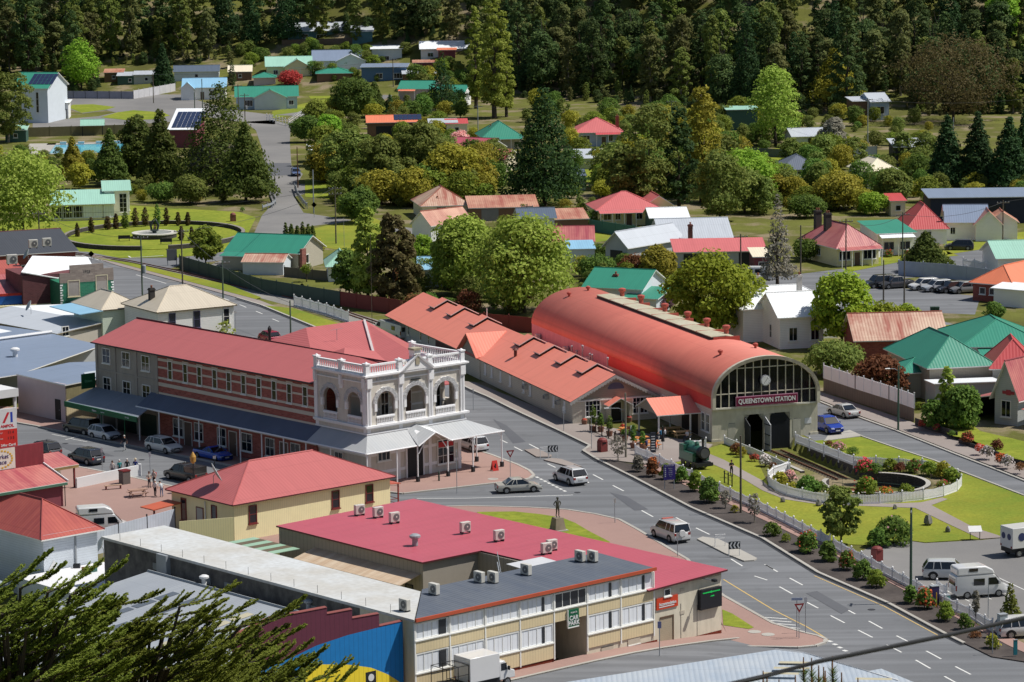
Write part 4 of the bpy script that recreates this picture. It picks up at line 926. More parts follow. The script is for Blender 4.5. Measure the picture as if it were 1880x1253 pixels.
 for p in ((.2,.2),(4.45,.15),(8.45,.15),(W-.2,.2),(.15,4.2),(.15,8.3),(W-.15,8.3)):
  a.cb(p[0],p[1],11.42,.5,.5,1.12,HWHITE);a.cb(p[0],p[1],12.5,.64,.64,.14,HWHITE);a.lathe([(.2,12.64),(.12,12.74),(.03,12.8)],p[0],p[1],HWHITE,8)
 a.build('cornice',r)
 prof = [(.05,11.62),(.075,11.75),(.045,11.95),(.075,12.1),(.05,12.28)];a = MB()
 for i in range(40):
  u = .7+i*.305
  if not (4.2 < u < 8.75) or True: a.lathe(prof,u,.15,HWHITE,6)
 for i in range(25): a.lathe(prof,.15,.65+i*.31,HWHITE,6)
 for i in range(25): a.lathe(prof,W-.15,.65+i*.31,HWHITE,6)
 a.build('parapet_balustrade',r)
 for P,ops in ((Pf,fo),(Pl,lo)):
  for c,h_,s in ops:
   a = MB();pbox(a,P,c-h_,c+h_,-.02,.1,6.95,7.08,HWHITE);pbox(a,P,c-h_,c+h_,-.08,-.005,6.22,6.35,HWHITE);pbox(a,P,c-h_,c+h_,-.09,-.005,6.86,7.0,HWHITE)
   k_ = int(h_*2/.22)
   for i in range(k_):
    p = P(c-h_+.11+i*.22,-.06,0);a.lathe([(.04,6.35),(.07,6.5),(.04,6.7),(.06,6.86)],p[0],p[1],HWHITE,6)
   a.build('balcony_balustrade',r)
 a = MB();c,b = 6.45,2.1
 for d0,d1,k_ in ((-.42,-.05,1.0),(-.05,.2,.86)): a.add([(c-b*k_,d0,11.42),(c+b*k_,d0,11.42),(c,d0,11.42+1.55*k_),(c-b*k_,d1,11.42),(c+b*k_,d1,11.42),(c,d1,11.42+1.55*k_)],[(0,1,2),(5,4,3),(0,3,4,1),(1,4,5,2),(2,5,3,0)],HWHITE)
 for sg in (-1,1):
  v = [(c+sg*(b+.1),-.55,11.42),(c,-.55,13.02),(c,-.55,12.8),(c+sg*(b-.25),-.55,11.42)]
  a.add(v+[(x,-.42,z) for x,_,z in v],[(0,1,2,3),(3,2,1,0),(0,4,5,1),(2,6,7,3),(1,5,6,2),(3,7,4,0)],HWHITE)
 a.cb(c,-.35,11.9,.5,.3,1.1,mat('old_stone',(196,186,164),.85,'stain',rgb2=(150,140,116)));a.cb(c,-.1,12.9,.8,.7,.5,HWHITE);a.cb(c,-.1,13.4,1.15,.95,.2,mat('old_stone',(196,186,164),.85));a.build('pediment',r)
 sg_ = MB().box(6.45-.6,-.2,10.28,6.45+.6,-.02,10.38,DARK).build('bracket_light',r)
 LET = mat('hotel_lettering',(232,232,236),.6);LETB = mat('hotel_lettering_blue',(176,188,206),.6)
 text('EMPIRE',.44,LETB,r,(2.4,-.015,10.93),(R_(90),0,0),width=2.2);text('HOTEL',.44,LETB,r,(10.5,-.015,10.93),(R_(90),0,0),width=2.0)
 text('EMPIRE',.44,LET,r,(-.015,6.3,10.93),(R_(90),0,R_(-90)),width=2.3);text('HOTEL',.44,LET,r,(-.015,2.2,10.93),(R_(90),0,R_(-90)),width=2.0)
 # --- roofs
 roof_part(r,12,L-.9,9.85,'gable' if False else 'gablev',1.85,'hotelred',.3,y0=.6+.3,x0=.0+.35) if False else None
 mx,my = RM('hotelred');a = MB()
 a.slab([[(-.35,8.6,9.72),(6,8.6,11.75),(6,49.1,11.75),(-.35,49.1,9.72)],[(12.35,8.6,9.72),(12.35,49.1,9.72),(6,49.1,11.75),(6,8.6,11.75)]],.15,my,mat('gutter_red',(120,62,58),.5))
 a.slab([[(.35,.4,9.95),(6.5,4.0,11.6),(6,8.6,11.75),(.35,8.6,9.95)],[(.35,.4,9.95),(12.7,.4,9.95),(6.5,4.0,11.6)],[(12.7,.4,9.95),(12.7,8.6,9.95),(6,8.6,11.75),(6.5,4,11.6)]],.1,my)
 a.tube([(6,4,11.72),(6,49.1,11.82)],.1,mat('ridge_dark',(120,58,58),.5),5);a.tube([(-.38,8.6,9.66),(-.38,49.1,9.66)],.09,mat('gutter_dark',(78,64,60),.5),5);a.build('roof',r)
 # rear roofs
 a = MB();FL_ = mat('flashing',(216,206,206),.5)
 z1,z2 = 10.4,7.2
 A1,A2 = (20.5,36.4,z1),(29.0,36.4,z1)
 a.slab([[(13,25,7.0),(21.5,25.0,7.0),A2,A1],[A1,(13.5,43,7.2),(13,25,7.0)],[A1,A2,(30.5,43,z2),(13.5,43,7.2)]],.12,mx)
 a.slab([[A2,(21.5,25.0,7.0),(21.5,14.2,6.2),(24.5,14.2,6.2),(30.5,27,7.4)],[A2,(30.5,27,7.4),(30.5,43,z2)]],.12,my);a.tube([(21.7,25.2,7.2),(28.7,36,10.4)],.2,FL_,4)
 a.slab([[(12.2,19.5,8.2),(15.8,23.4,10.0),(12.2,27.5,8.2)],[(15.8,23.4,10.0),(12.2,19.5,8.2),(20,19.5,7.4),(20,23.4,9.2)],[(15.8,23.4,10.0),(20,23.4,9.2),(20,27.5,7.4),(12.2,27.5,8.2)]],.12,my)
 a.slab([[(13.2,8.6,6.4),(17.5,8.6,6.0),(21.6,14.2,6.3),(21.6,19.4,7.3),(13.2,19.4,7.6)]],.1,my);a.tube([(17.5,10,6.4),(21.3,19,7.5)],.14,mat('purple_flash',(140,78,120),.6),4)
 a.build('rear_roof',r)
 MB().box(12.1,8.8,-.4,17,16,5.9,GREYR).box(13.5,16.1,-.4,23,42.5,6.1,GREYR).box(23,24,-.4,29,42.5,6.3,GREYR).build('rear_wall',r)
 MB().lathe([(.16,8.5),(.16,10.2),(.22,10.25),(.22,10.6),(.05,10.9)],16.5,38.0,DARK,8).build('chimney',r);MB().tube([(21.5,32,9.3),(21.5,32,10.6)],.03,GALV,5).tube([(20.6,32,10.55),(22.4,32,10.6)],.02,GALV,4).build('aerial',r)
 # --- street verandah
 vm = mat('verandah_iron',(186,190,194),.5,'corr_x',.06,rgb2=(196,198,200));vd = mat('verandah_iron_y',(186,190,194),.5,'corr_y',.06,rgb2=(196,198,200))
 a = MB();z0,z1 = 3.92,5.25
 a.slab([[(-2.1,-2.4,z0),(4.6,-2.4,z0),(5.4,-.02,z1),(-.02,-.02,z1)],[(8.9,-2.4,z0),(16.4,-2.4,z0),(W+.02,-.02,z1),(7.9,-.02,z1)]],.08,vm,HWHITE)
 a.slab([[(-2.1,-2.4,z0),(-.02,-.02,z1),(-.02,7.5,z1),(-2.1,7.5,z0)]],.08,vd,HWHITE);a.slab([[(-2.1,7.5,z0),(-.02,7.5,z1),(-.02,38,z1),(-2.1,38,z0)]],.08,mat('verandah_iron_shaded',(112,122,142),.6,'corr_y',.08,rgb2=(100,110,130)),HWHITE);a.slab([[(16.4,-2.4,z0),(16.4,8.4,z0),(W+.02,8.4,z1),(W+.02,-.02,z1)]],.08,vd,HWHITE)  # long left stretch: the hotel's shade is put into a darker, bluer iron
 a.slab([[(4.5,-2.75,z0),(6.75,-2.75,z0+1.15),(6.3,.0,z0+1.75),(5.2,-.02,z1)],[(9.0,-2.75,z0),(8.1,-.02,z1),(6.3,.0,z0+1.75),(6.75,-2.75,z0+1.15)]],.08,vd,HWHITE)
 a.tube([(-2.12,-2.42,z0-.02),(-2.12,38,z0-.02)],.1,HWHITE,5);a.tube([(-2.1,-2.42,z0-.02),(4.5,-2.42,z0-.02)],.09,HWHITE,5);a.tube([(9,-2.42,z0-.02),(16.4,-2.42,z0-.02),(16.4,8.4,z0-.02)],.09,HWHITE,5)
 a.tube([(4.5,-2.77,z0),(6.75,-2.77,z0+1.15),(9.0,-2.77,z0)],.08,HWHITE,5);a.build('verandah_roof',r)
 def post(u,v,low=False):
  p = MB().tube([(0,0,-.1),(0,0,z0-.08)],.075,HWHITE,8);p.cb(0,0,-.2,.3,.3,.85,DARK) if low else None;p.build('verandah_post',r,loc=(u,v,0))
 for v in (37.7,33.9,30.2,26.5,22.8,19.1,15.3,11.5,7.7,3.6): post(-1.95,v)
 for u in (-1.9,2.0): post(u,-2.25,False)
 for u in (4.75,8.8,12.2,16.2): post(u,-2.25,True)
 for v in (1.8,5.2,8.2): post(16.2,v,True)
 a = MB()
 for c,u0 in ((6.78,4.8),):
  pts = [(4.85+3.9*i/10,-2.3,z0-.9+1.75*math.sin(math.pi*i/10)) for i in range(11)];a.tube(pts,.06,HWHITE,5)
 for u in (12.2,16.2): a.tube([(u-.5,-2.25,z0-.1),(u-.1,-2.25,z0-.55)],.035,HWHITE,4)
 a.build('verandah_bracket',r)
 # --- shop awning of the grey wing
 GA = mat('awning_green',(22,112,72),.5);gs = MB()
 gs.slab([[(-4.2,35.0,3.25),(-.02,36.5,4.55),(-.02,49.0,4.55),(-4.0,49.3,3.25)]],.1,mat('awning_roof',(150,158,170),.5,'corr_y'));aw = gs.build('awning_roof',r)
 fa = MB().add([(-4.22,34.9,2.75),(-4.22,34.9,3.35),(-4.02,49.4,3.35),(-4.02,49.4,2.75),(-4.12,34.9,2.75),(-4.12,34.9,3.35),(-3.92,49.4,3.35),(-3.92,49.4,2.75)],[(0,1,2,3),(4,7,6,5),(1,5,6,2),(0,3,7,4)],GA).build('awning_fascia',r)
 for v in (38,42.5): MB().tube([(-3.7,v,-.1),(-3.7,v,3.0)],.05,mat('awning_green',(22,112,72),.5),6).build('awning_post',r)
 text('Elders',.34,HWHITE,r,(-4.17,43.2,3.05),(R_(90),0,R_(-90.8)));text('Real Estate',.16,HWHITE,r,(-4.15,41.6,3.03),(R_(90),0,R_(-90.8)));text('For Sale',.24,HWHITE,r,(-4.21,36.8,3.05),(R_(90),0,R_(-90.8)))
 s = MB().box(-1.9,48.9,4.5,-.05,49.0,6.2,mat('sign_green',(20,96,56),.5)).build('projecting_sign',r);text('Elders',.42,mat('pale_green_letter',(120,200,150),.5),s,(-1.0,48.87,5.35),(R_(90),0,0))
 return r
hotel()
ac = None
WEATHER = mat('station_weatherboard',(206,200,186),.7,'board',.06,k=1/1.02);WTAN = mat('shed_concrete',(210,206,188),.85,'stain',rgb2=(192,186,166),k=1/1.05)
def shed():
 O = Vector((21.69,344.14,0));r = root('train_shed',O,F_AZ,'long red barrel roofed train shed with arched glazed front and station sign','station')
 W,L = 12.4,60.5;rx = W/2;n = 24;zs,hh = 4.9,4.15
 def arc(t,g=0): return (rx-(rx+g)*math.cos(t),zs+(hh+g)*math.sin(t))
 tr = mat('barrel_roof',(214,122,106),.6,'corr_y',.06,rgb2=(206,114,100),k=1/1.0);cream = mat('barge_cream',(222,214,194),.6)
 P0 = [arc(math.pi*i/n) for i in range(n+1)];a = MB()
 vs = [(x,y,z) for y in (-.35,L) for x,z in P0];a.add(vs,[(i,i+1,n+1+i+1,n+1+i) for i in range(n)],tr)
 o = a.build('roof',r,smooth=True);so_ = o.modifiers.new('thick','SOLIDIFY');so_.thickness = .1;so_.offset = 1
 a = MB()                                                         # barge ring on the front
 P1 = [arc(math.pi*i/n,.16) for i in range(n+1)];P2 = [arc(math.pi*i/n,-.22) for i in range(n+1)]
 for i in range(n):
  q = [(P1[i],-.5),(P1[i+1],-.5),(P2[i+1],-.5),(P2[i],-.5)];v = [(p[0],d,p[1]) for p,d in q]+[(p[0],-.02,p[1]) for p,d in q]
  a.add(v,[(0,1,2,3),(3,2,1,0),(0,4,5,1),(2,6,7,3),(4,7,6,5)],cream)
 for x in (-.16,W-.22): a.box(x,-.5,3.6,x+.38,-.02,zs+.01,cream)
 a.build('barge_board',r)
 a = MB();g = MB()
 P3 = [arc(math.pi*i/n,-.1) for i in range(n+1)]
 a2 = [(x,-.05,z) for x,z in P3];g.add([(W-.15,-.05,3.7),(.15,-.05,3.7)]+a2,[tuple(range(len(a2)+2))[::-1],tuple(range(len(a2)+2))],GLASS);g.build('gable_glass',r)
 def ztop(x):
  c = max(-1,min(1,(rx-x)/(rx-.1)));return zs+(hh-.1)*math.sin(math.acos(c))
 for i in range(1,13): x = W*i/13;a.box(x-.05,-.16,3.7,x+.05,-.051,ztop(x),cream)
 for z in (5.2,6.6,7.95):
  if z == 7.95: x0 = 1.7
  elif z == 6.6: x0 = .7
  else: x0 = .2
  if z != 6.6: a.box(x0,-.15,z-.05,W-x0,-.06,z+.05,cream)
 a.box(-.1,-.3,3.55,W+.1,-.05,3.72,mat('sill_white',(232,228,214),.6));a.build('mullion',r)
 # concrete lower front with two portals
 a = MB();zb = -1.35
 def panel(u0,u1,z0,z1): a.box(u0,-.02,z0,u1,.3,z1,WTAN)
 panel(-.05,3.75,zb,3.55);panel(6.0,6.75,zb,3.55);panel(9.15,W+.05,zb,3.55)
 for u0,u1 in ((3.75,6.0),(6.75,9.15)):
  panel(u0,u1,2.75,3.55)
  for sg,ue in ((1,u0),(-1,u1)):
   v = [(ue,-.02,2.75),(ue,-.02,1.9),(ue+sg*.6,-.02,2.75)];a.add(v+[(x,.3,z) for x,y,z in v],[(0,1,2),(2,1,0),(3,4,5),(5,4,3),(1,4,5,2),(2,5,4,1)],WTAN)
 a.box(-.12,-.1,-.3,1.0,.0,.25,WTAN);a.box(W-.9,-.15,-.3,W+.1,.0,.3,WTAN)
 a.build('front_wall',r)
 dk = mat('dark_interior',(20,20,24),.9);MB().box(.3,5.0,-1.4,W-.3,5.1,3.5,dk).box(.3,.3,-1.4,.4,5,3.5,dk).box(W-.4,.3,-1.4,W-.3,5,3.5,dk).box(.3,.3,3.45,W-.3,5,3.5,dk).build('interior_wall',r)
 DD = mat('dark_door',(52,56,64),.55,'batten_x',.06,scale=1.2);DW = mat('pale_door',(206,208,212),.55)
 MB().add([(6.78,-.05,-1.3),(9.12,-.05,-1.3),(9.12,-.05,1.9),(8.5,-.05,2.7),(6.95,-.05,2.7),(6.78,-.05,2.4)],[(0,1,2,3,4,5),(5,4,3,2,1,0)],DD).build('door',r)
 d = MB()
 for k_,(u,ln,m) in enumerate(((6.1,1.5,DW),(3.75,1.3,DD))):
  d.add([(u,-.05,-1.3),(u+.12,-ln,-1.3),(u+.12,-ln,1.7),(u,-.05,2.5),(u+.08,-.05,-1.3),(u+.2,-ln,-1.3),(u+.2,-ln,1.7),(u+.08,-.05,2.5)],[(0,1,2,3),(7,6,5,4),(1,5,6,2),(2,6,7,3),(3,7,4,0)],m)
  if k_ == 0:
   for z in (-.6,.5,1.6): d.box(u-.03,-ln*.95,z,u+.3,-.1,z+.08,DARK)
  d.build('door',r);d = MB()
 for u0,u1 in ((1.8,2.7),(9.5,10.45)): MB().box(u0,-.05,1.1-1.1,u1,-.021,1.9,mat('side_door',(196,194,180),.6)).box(u0+.1,-.03,1.55,u1-.05,-.021,1.95,mat('slot',(120,124,124),.6)).build('side_door',r)
 MB().box(10.9,-.05,1.3,11.7,-.021,1.9,WHITE).build('notice',r)
 # sign and clock
 sm_ = mat('station_sign',(136,36,78),.45);s = MB().box(2.6,-.42,3.78,9.92,-.3,4.85,mat('sign_edge',(206,150,176),.5)).box(2.66,-.44,3.84,9.86,-.421,4.79,sm_).build('station_sign',r)
 text('QUEENSTOWN STATION',.72,WHITE,s,(6.26,-.46,4.3),(R_(90),0,0),width=6.75,bold=.018)
 c = MB().lathe([(.62,-.05),(.62,.12),(.54,.14)],0,0,mat('clock_rim',(150,152,158),.4),24).lathe([(.52,.141),(.5,.15)],0,0,WHITE,24).build('clock',r,loc=(6.1,-.3,6.45));c.rotation_euler = (R_(90),0,0)
 h = MB()
 for i in range(12):
  q = i*math.pi/6;h.cb(math.sin(q)*.43,math.cos(q)*.43,.151,.04,.04,.01,DARK)
 h.add([(-.02,-.05,.165),(.02,-.05,.165),(.26,.28,.165),(.22,.3,.165)],[(0,1,2,3)],DARK).add([(-.02,-.02,.168),(.02,0,.168),(-.16,-.3,.168),(-.2,-.28,.168)],[(0,1,2,3)],DARK);h.build('clock_hand',c)
 # long left side
 a = MB();band = mat('red_band',(178,58,56),.6,var=.06,k=1/.8);pink = mat('pink_wall',(206,156,166),.8,'stain',rgb2=(196,146,156),k=1/1.0)
 a.box(-.02,0,3.6,.12,33,4.92,band);a.box(-.04,33,-.4,.12,L,4.92,pink);a.box(0,0,-.4,.1,33,3.6,WEATHER);a.box(W-.1,.3,-.4,W,L,4.9,WEATHER);a.box(.12,L-.1,-.4,W-.1,L,4.9,WEATHER)
 e = [arc(math.pi*i/n,-.05) for i in range(n+1)];a.add([(x,L-.02,z) for x,z in e],[tuple(range(n+1)),tuple(range(n,-1,-1))],band);a.build('side_wall',r)
 for v in (1.2,2.6,14.5): window(r,(-.02,v,.9),'l',1.0,2.0,2,2)
 a = MB();a.slab([[(-5.2,3.2,2.75),(0,3.2,2.75),(0,6.6,4.15),(-5.2,6.6,4.15)],[(0,10,2.75),(-5.2,10,2.75),(-5.2,6.6,4.15),(0,6.6,4.15)]],.1,RM('terra')[0],TRIM);a.build('porch_roof',r)
 MB().add([(-5.0,3.5,2.75),(-5.0,9.7,2.75),(-5.0,6.6,4.0)],[(0,1,2),(2,1,0)],WEATHER).build('porch_gable',r)
 for u in (-4.9,-1.2):
  for v in (3.5,9.6): MB().cb(u,v,0,.16,.16,2.75,TRIM).build('porch_post',r)
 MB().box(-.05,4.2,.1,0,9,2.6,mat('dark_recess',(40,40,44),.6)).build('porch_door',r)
 # roof lights and vents
 a = MB();sl = mat('rooflight',(226,220,196),.4,'stain',rgb2=(208,200,172));rb = mat('rib_red',(196,96,84),.5)
 def zr(x): return zs+hh*math.sin(math.acos((rx-x)/rx))
 N_ = 8
 for i in range(N_):
  v0,v1 = 13+38*i/N_,13+38*(i+1)/N_
  a.slab([[(5.2,v0+.1,zr(5.2)+.45),(7.0,v0+.1,zr(7)+.5),(7.0,v1-.1,zr(7)+.5),(5.2,v1-.1,zr(5.2)+.45)],[(7.0,v0+.1,zr(7)+.5),(8.7,v0+.1,zr(8.7)+.4),(8.7,v1-.1,zr(8.7)+.4),(7.0,v1-.1,zr(7)+.5)]],.08,sl)
  if i: a.box(5.25,v0-.1,8.6,8.65,v0+.1,9.49,rb)
 a.box(5.25,13.05,8.4,5.35,50.9,9.3,DARK);a.box(5.4,12.9,8.5,8.6,13.0,9.4,rb);a.build('rooflight',r)
 for v in (15.7,21.6,27.6,35,43,49.6): MB().lathe([(.28,9.3),(.28,9.75),(.45,9.95),(.45,10.2),(.2,10.3)],8.1,v,rb,12).build('roof_vent',r)
 for u,v in ((3.4,56),(6.3,57),(3.2,5.5),(7.6,6.0)): MB().lathe([(.14,zr(u)-.1),(.14,zr(u)+.3),(.3,zr(u)+.4),(.3,zr(u)+.6),(.1,zr(u)+.7)],u,v,rb,10).build('roof_vent',r)
 for v,z,h in ((57,4.0,.9),(46.5,3.9,.9),(38.5,3.7,1.0)): MB().cb(-.5,v,z-.9,.5,.8,h,mat('ac_case',(226,224,216),.45)).build('wall_fan_unit',r)
 for v,z in ((43,4.3),(41.3,4.0),(39.2,4.9),(36.6,4.3),(35.8,4.3),(30.5,4.7)): MB().tube([(-.9,v,2.2),(-.9,v,z)],.1,GALV,8).lathe([(.16,z),(.16,z+.2),(.05,z+.3)],-.9,v,GALV,8).build('flue',r)
 return r
shed()
def cafe():
 O = Vector((6.72,355.97,0));r = root('station_cafe',O,F_AZ,'long cream weatherboard station cafe with terracotta gable roof beside the train shed','cafe')
 W,L,h,rz = 10.09,73.5,2.85,2.6;mx,my = RM('terra');WB = WEATHER
 a = MB();a.box(0,0,-.4,W,41,h-.1,WB);a.add([(0,0,h-.1),(W,0,h-.1),(W/2,0,h+rz-.2)],[(0,1,2),(2,1,0)],WB);a.add([(-.1,33.5,2.7),(-.1,41,2.7),(-.1,37.2,5.0)],[(0,1,2),(2,1,0)],WB);a.box(-.1,33.6,-.4,0,40.9,2.75,WB)
 a.box(.6,41,-.4,W,L,h-.1,WM('grey'));a.box(.55,41.1,.3,.6,54,2.6,mat('maroon_wall',(84,58,66),.8,k=1/1.0));a.add([(.6,L,h-.1),(W,L,h-.1),(W/2,L,h+rz-.2)],[(0,1,2),(2,1,0)],WB);a.build('wall',r)
 a = MB();o = .4;ze = h-.2;zr = h+rz
 a.slab([[(-o,-o,ze),(W/2,-o,zr),(W/2,L+o,zr),(-o,L+o,ze)],[(W+o,-o,ze),(W+o,L+o,ze),(W/2,L+o,zr),(W/2,-o,zr)]],.12,my,mat('gutter_grey',(120,108,100),.5))
 a.slab([[(-.7,33.2,2.75),(-.7,37.2,5.3),(4.6,37.2,5.3),(.3,33.2,2.95)],[(-.7,41.2,2.75),(.3,41.2,2.95),(4.6,37.2,5.3),(-.7,37.2,5.3)]],.12,mx);a.build('roof',r)
 a = MB();dk = mat('dark_recess',(40,40,44),.6)
 for v in (5.6,13.0,20.5,28,46,55.5,63):
  a.slab([[(W/2-1.9,v,zr-.55),(W/2,v,zr+.42),(W/2,v+2.3,zr+.42),(W/2-1.9,v+2.3,zr-.55)],[(W/2+1.9,v,zr-.55),(W/2+1.9,v+2.3,zr-.55),(W/2,v+2.3,zr+.42),(W/2,v,zr+.42)]],.1,my,TRIM)
  a.add([(W/2-1.7,v+.1,zr-.85),(W/2+1.7,v+.1,zr-.85),(W/2,v+.1,zr+.3)],[(0,1,2),(2,1,0)],dk);a.box(W/2-1.75,v+.15,zr-.9,W/2-1.65,v+2.2,zr-.6,dk)
 a.build('ridge_vent',r)
 a = MB()                                                       # scalloped barge boards
 for sg in (-1,1):
  N_ = 16
  for i in range(N_):
   x0,x1 = W/2+sg*(W/2+.45)*i/N_,W/2+sg*(W/2+.45)*(i+1)/N_;z0_,z1_ = zr-(zr-ze)*i/N_-.1,zr-(zr-ze)*(i+1)/N_-.1;xm = (x0+x1)/2;zm = (z0_+z1_)/2
   a.add([(x0,-.46,z0_+.05),(x1,-.46,z1_+.05),(x1,-.46,z1_-.22),(xm,-.46,zm-.42),(x0,-.46,z0_-.22)],[(0,1,2,3,4),(4,3,2,1,0)],TRIM)
 a.build('barge_board',r)
 for u in (2.4,8.1): window(r,(u,-.02,.75),'f',1.85,1.95,4,3)
 MB().add([(5.2+1.0*math.cos(math.pi*i/10),-.03,3.75+.75*math.sin(math.pi*i/10)) for i in range(11)],[tuple(range(11)),tuple(range(10,-1,-1))],mat('arch_pane',(150,170,206),.2,var=.3)).build('gable_window',r)
 MB().box(.6,-.12,2.55,W-.6,0,2.68,TRIM).build('trim_band',r)
 a = MB();a.slab([[(3.7,-1.7,2.1),(5.2,-1.7,2.95),(5.2,.0,2.95),(3.7,.0,2.1)],[(6.7,-1.7,2.1),(6.7,.0,2.1),(5.2,.0,2.95),(5.2,-1.7,2.95)]],.09,my,TRIM);a.build('porch_roof',r)
 MB().box(3.95,-1.4,-.1,4.05,0,2.05,WB).box(6.3,-1.4,-.1,6.4,0,2.05,WB).build('porch_wall',r);door(r,(5.2,-.02,0.1),'f',1.2,2.1,m=DARK)
 for v in (2.6,6.3,14.6,17,22,25.6,29,31.5,57,60.5,66,70): window(r,(-.02 if v < 41 else .58,v,1.0),'l',.7,1.3,1,2,gm=CURT if v < 41 else GLASS)
 for v in (4.4,8.5,16): MB().cb(-.25,v,1.6,.5,.7,.5,mat('ac_case',(226,224,216),.45)).cb(-.515,v,1.65,.02,.6,.4,mat('grille',(120,122,124),.6)).build('window_air_unit',r)
 MB().lathe([(.2,3.6),(.2,4.6),(.42,4.65),(.1,4.9)],2.0,26,mat('flue_brown',(110,60,50),.6),10).build('flue',r);MB().lathe([(.06,5.2),(.06,6.6)],5.6,48,WHITE,6).build('vent_pipe',r)
 return r
cafe()
# ---------------------------------------------------------------- the motel block in front
MO = Vector((16.98,257.42,0));MU,MV = D(B_AZ),D(B_AZ+90)
def ML(u,v,z=0): return MO+MU*u+MV*v+Vector((0,0,z))
def mu(px,v=0,z=3): return along(ML(0,v,z),MU,px)
CREAMB = mat('motel_cladding',(226,208,168),.7,'batten_x',.05,scale=1.3,k=1/1.1);CREAMW = mat('motel_wall',(224,216,196),.85,'stain',rgb2=(212,204,184),k=1/1.1);PLINTH = mat('motel_plinth',(176,84,62),.85)
def street():
 us = [0,-3,-6,-9,-12,-16,-22,-36];zz = [0,.25,.48,.68,.82,.9,.95,1.0]
 pv = MB();rd = MB();kb = MB()
 kp = {0: -2.1,-3: -1.9,-6: -1.9,-9: -1.9,-12: -1.9,-16: -1.9,-22: -1.9,-36: -1.9}
 for i in range(len(us)-1):
  u0,u1 = us[i],us[i+1];z0,z1 = zz[i],zz[i+1];k0,k1 = kp[u0],kp[u1]
  a,b,c,d = ML(u0,.2,z0+.13),ML(u1,.2,z1+.13),ML(u1,k1,z1+.12),ML(u0,k0,z0+.12);pv.add([a,b,c,d],[(0,1,2,3)],PAVE)
  e,f = ML(u1,k1,z1+.0),ML(u0,k0,z0+.0);kb.add([d,c,e,f],[(0,1,2,3),(3,2,1,0)],CONC);kb.add([ML(u0,k0+.0,z0+.125),ML(u1,k1,z1+.125),ML(u1,k1+.3,z1+.128),ML(u0,k0+.3,z0+.128)],[(3,2,1,0)],CONC)
  rd.add([ML(u0,k0,z0+.025),ML(u1,k1,z1+.025),ML(u1,k1-16,z1+.025),ML(u0,k0-16,z0+.025)],[(0,1,2,3)],ASPH)
 tag(pv.build('footpath'),kind='structure');tag(rd.build('road'),kind='structure');tag(kb.build('kerb'),kind='structure')
street()
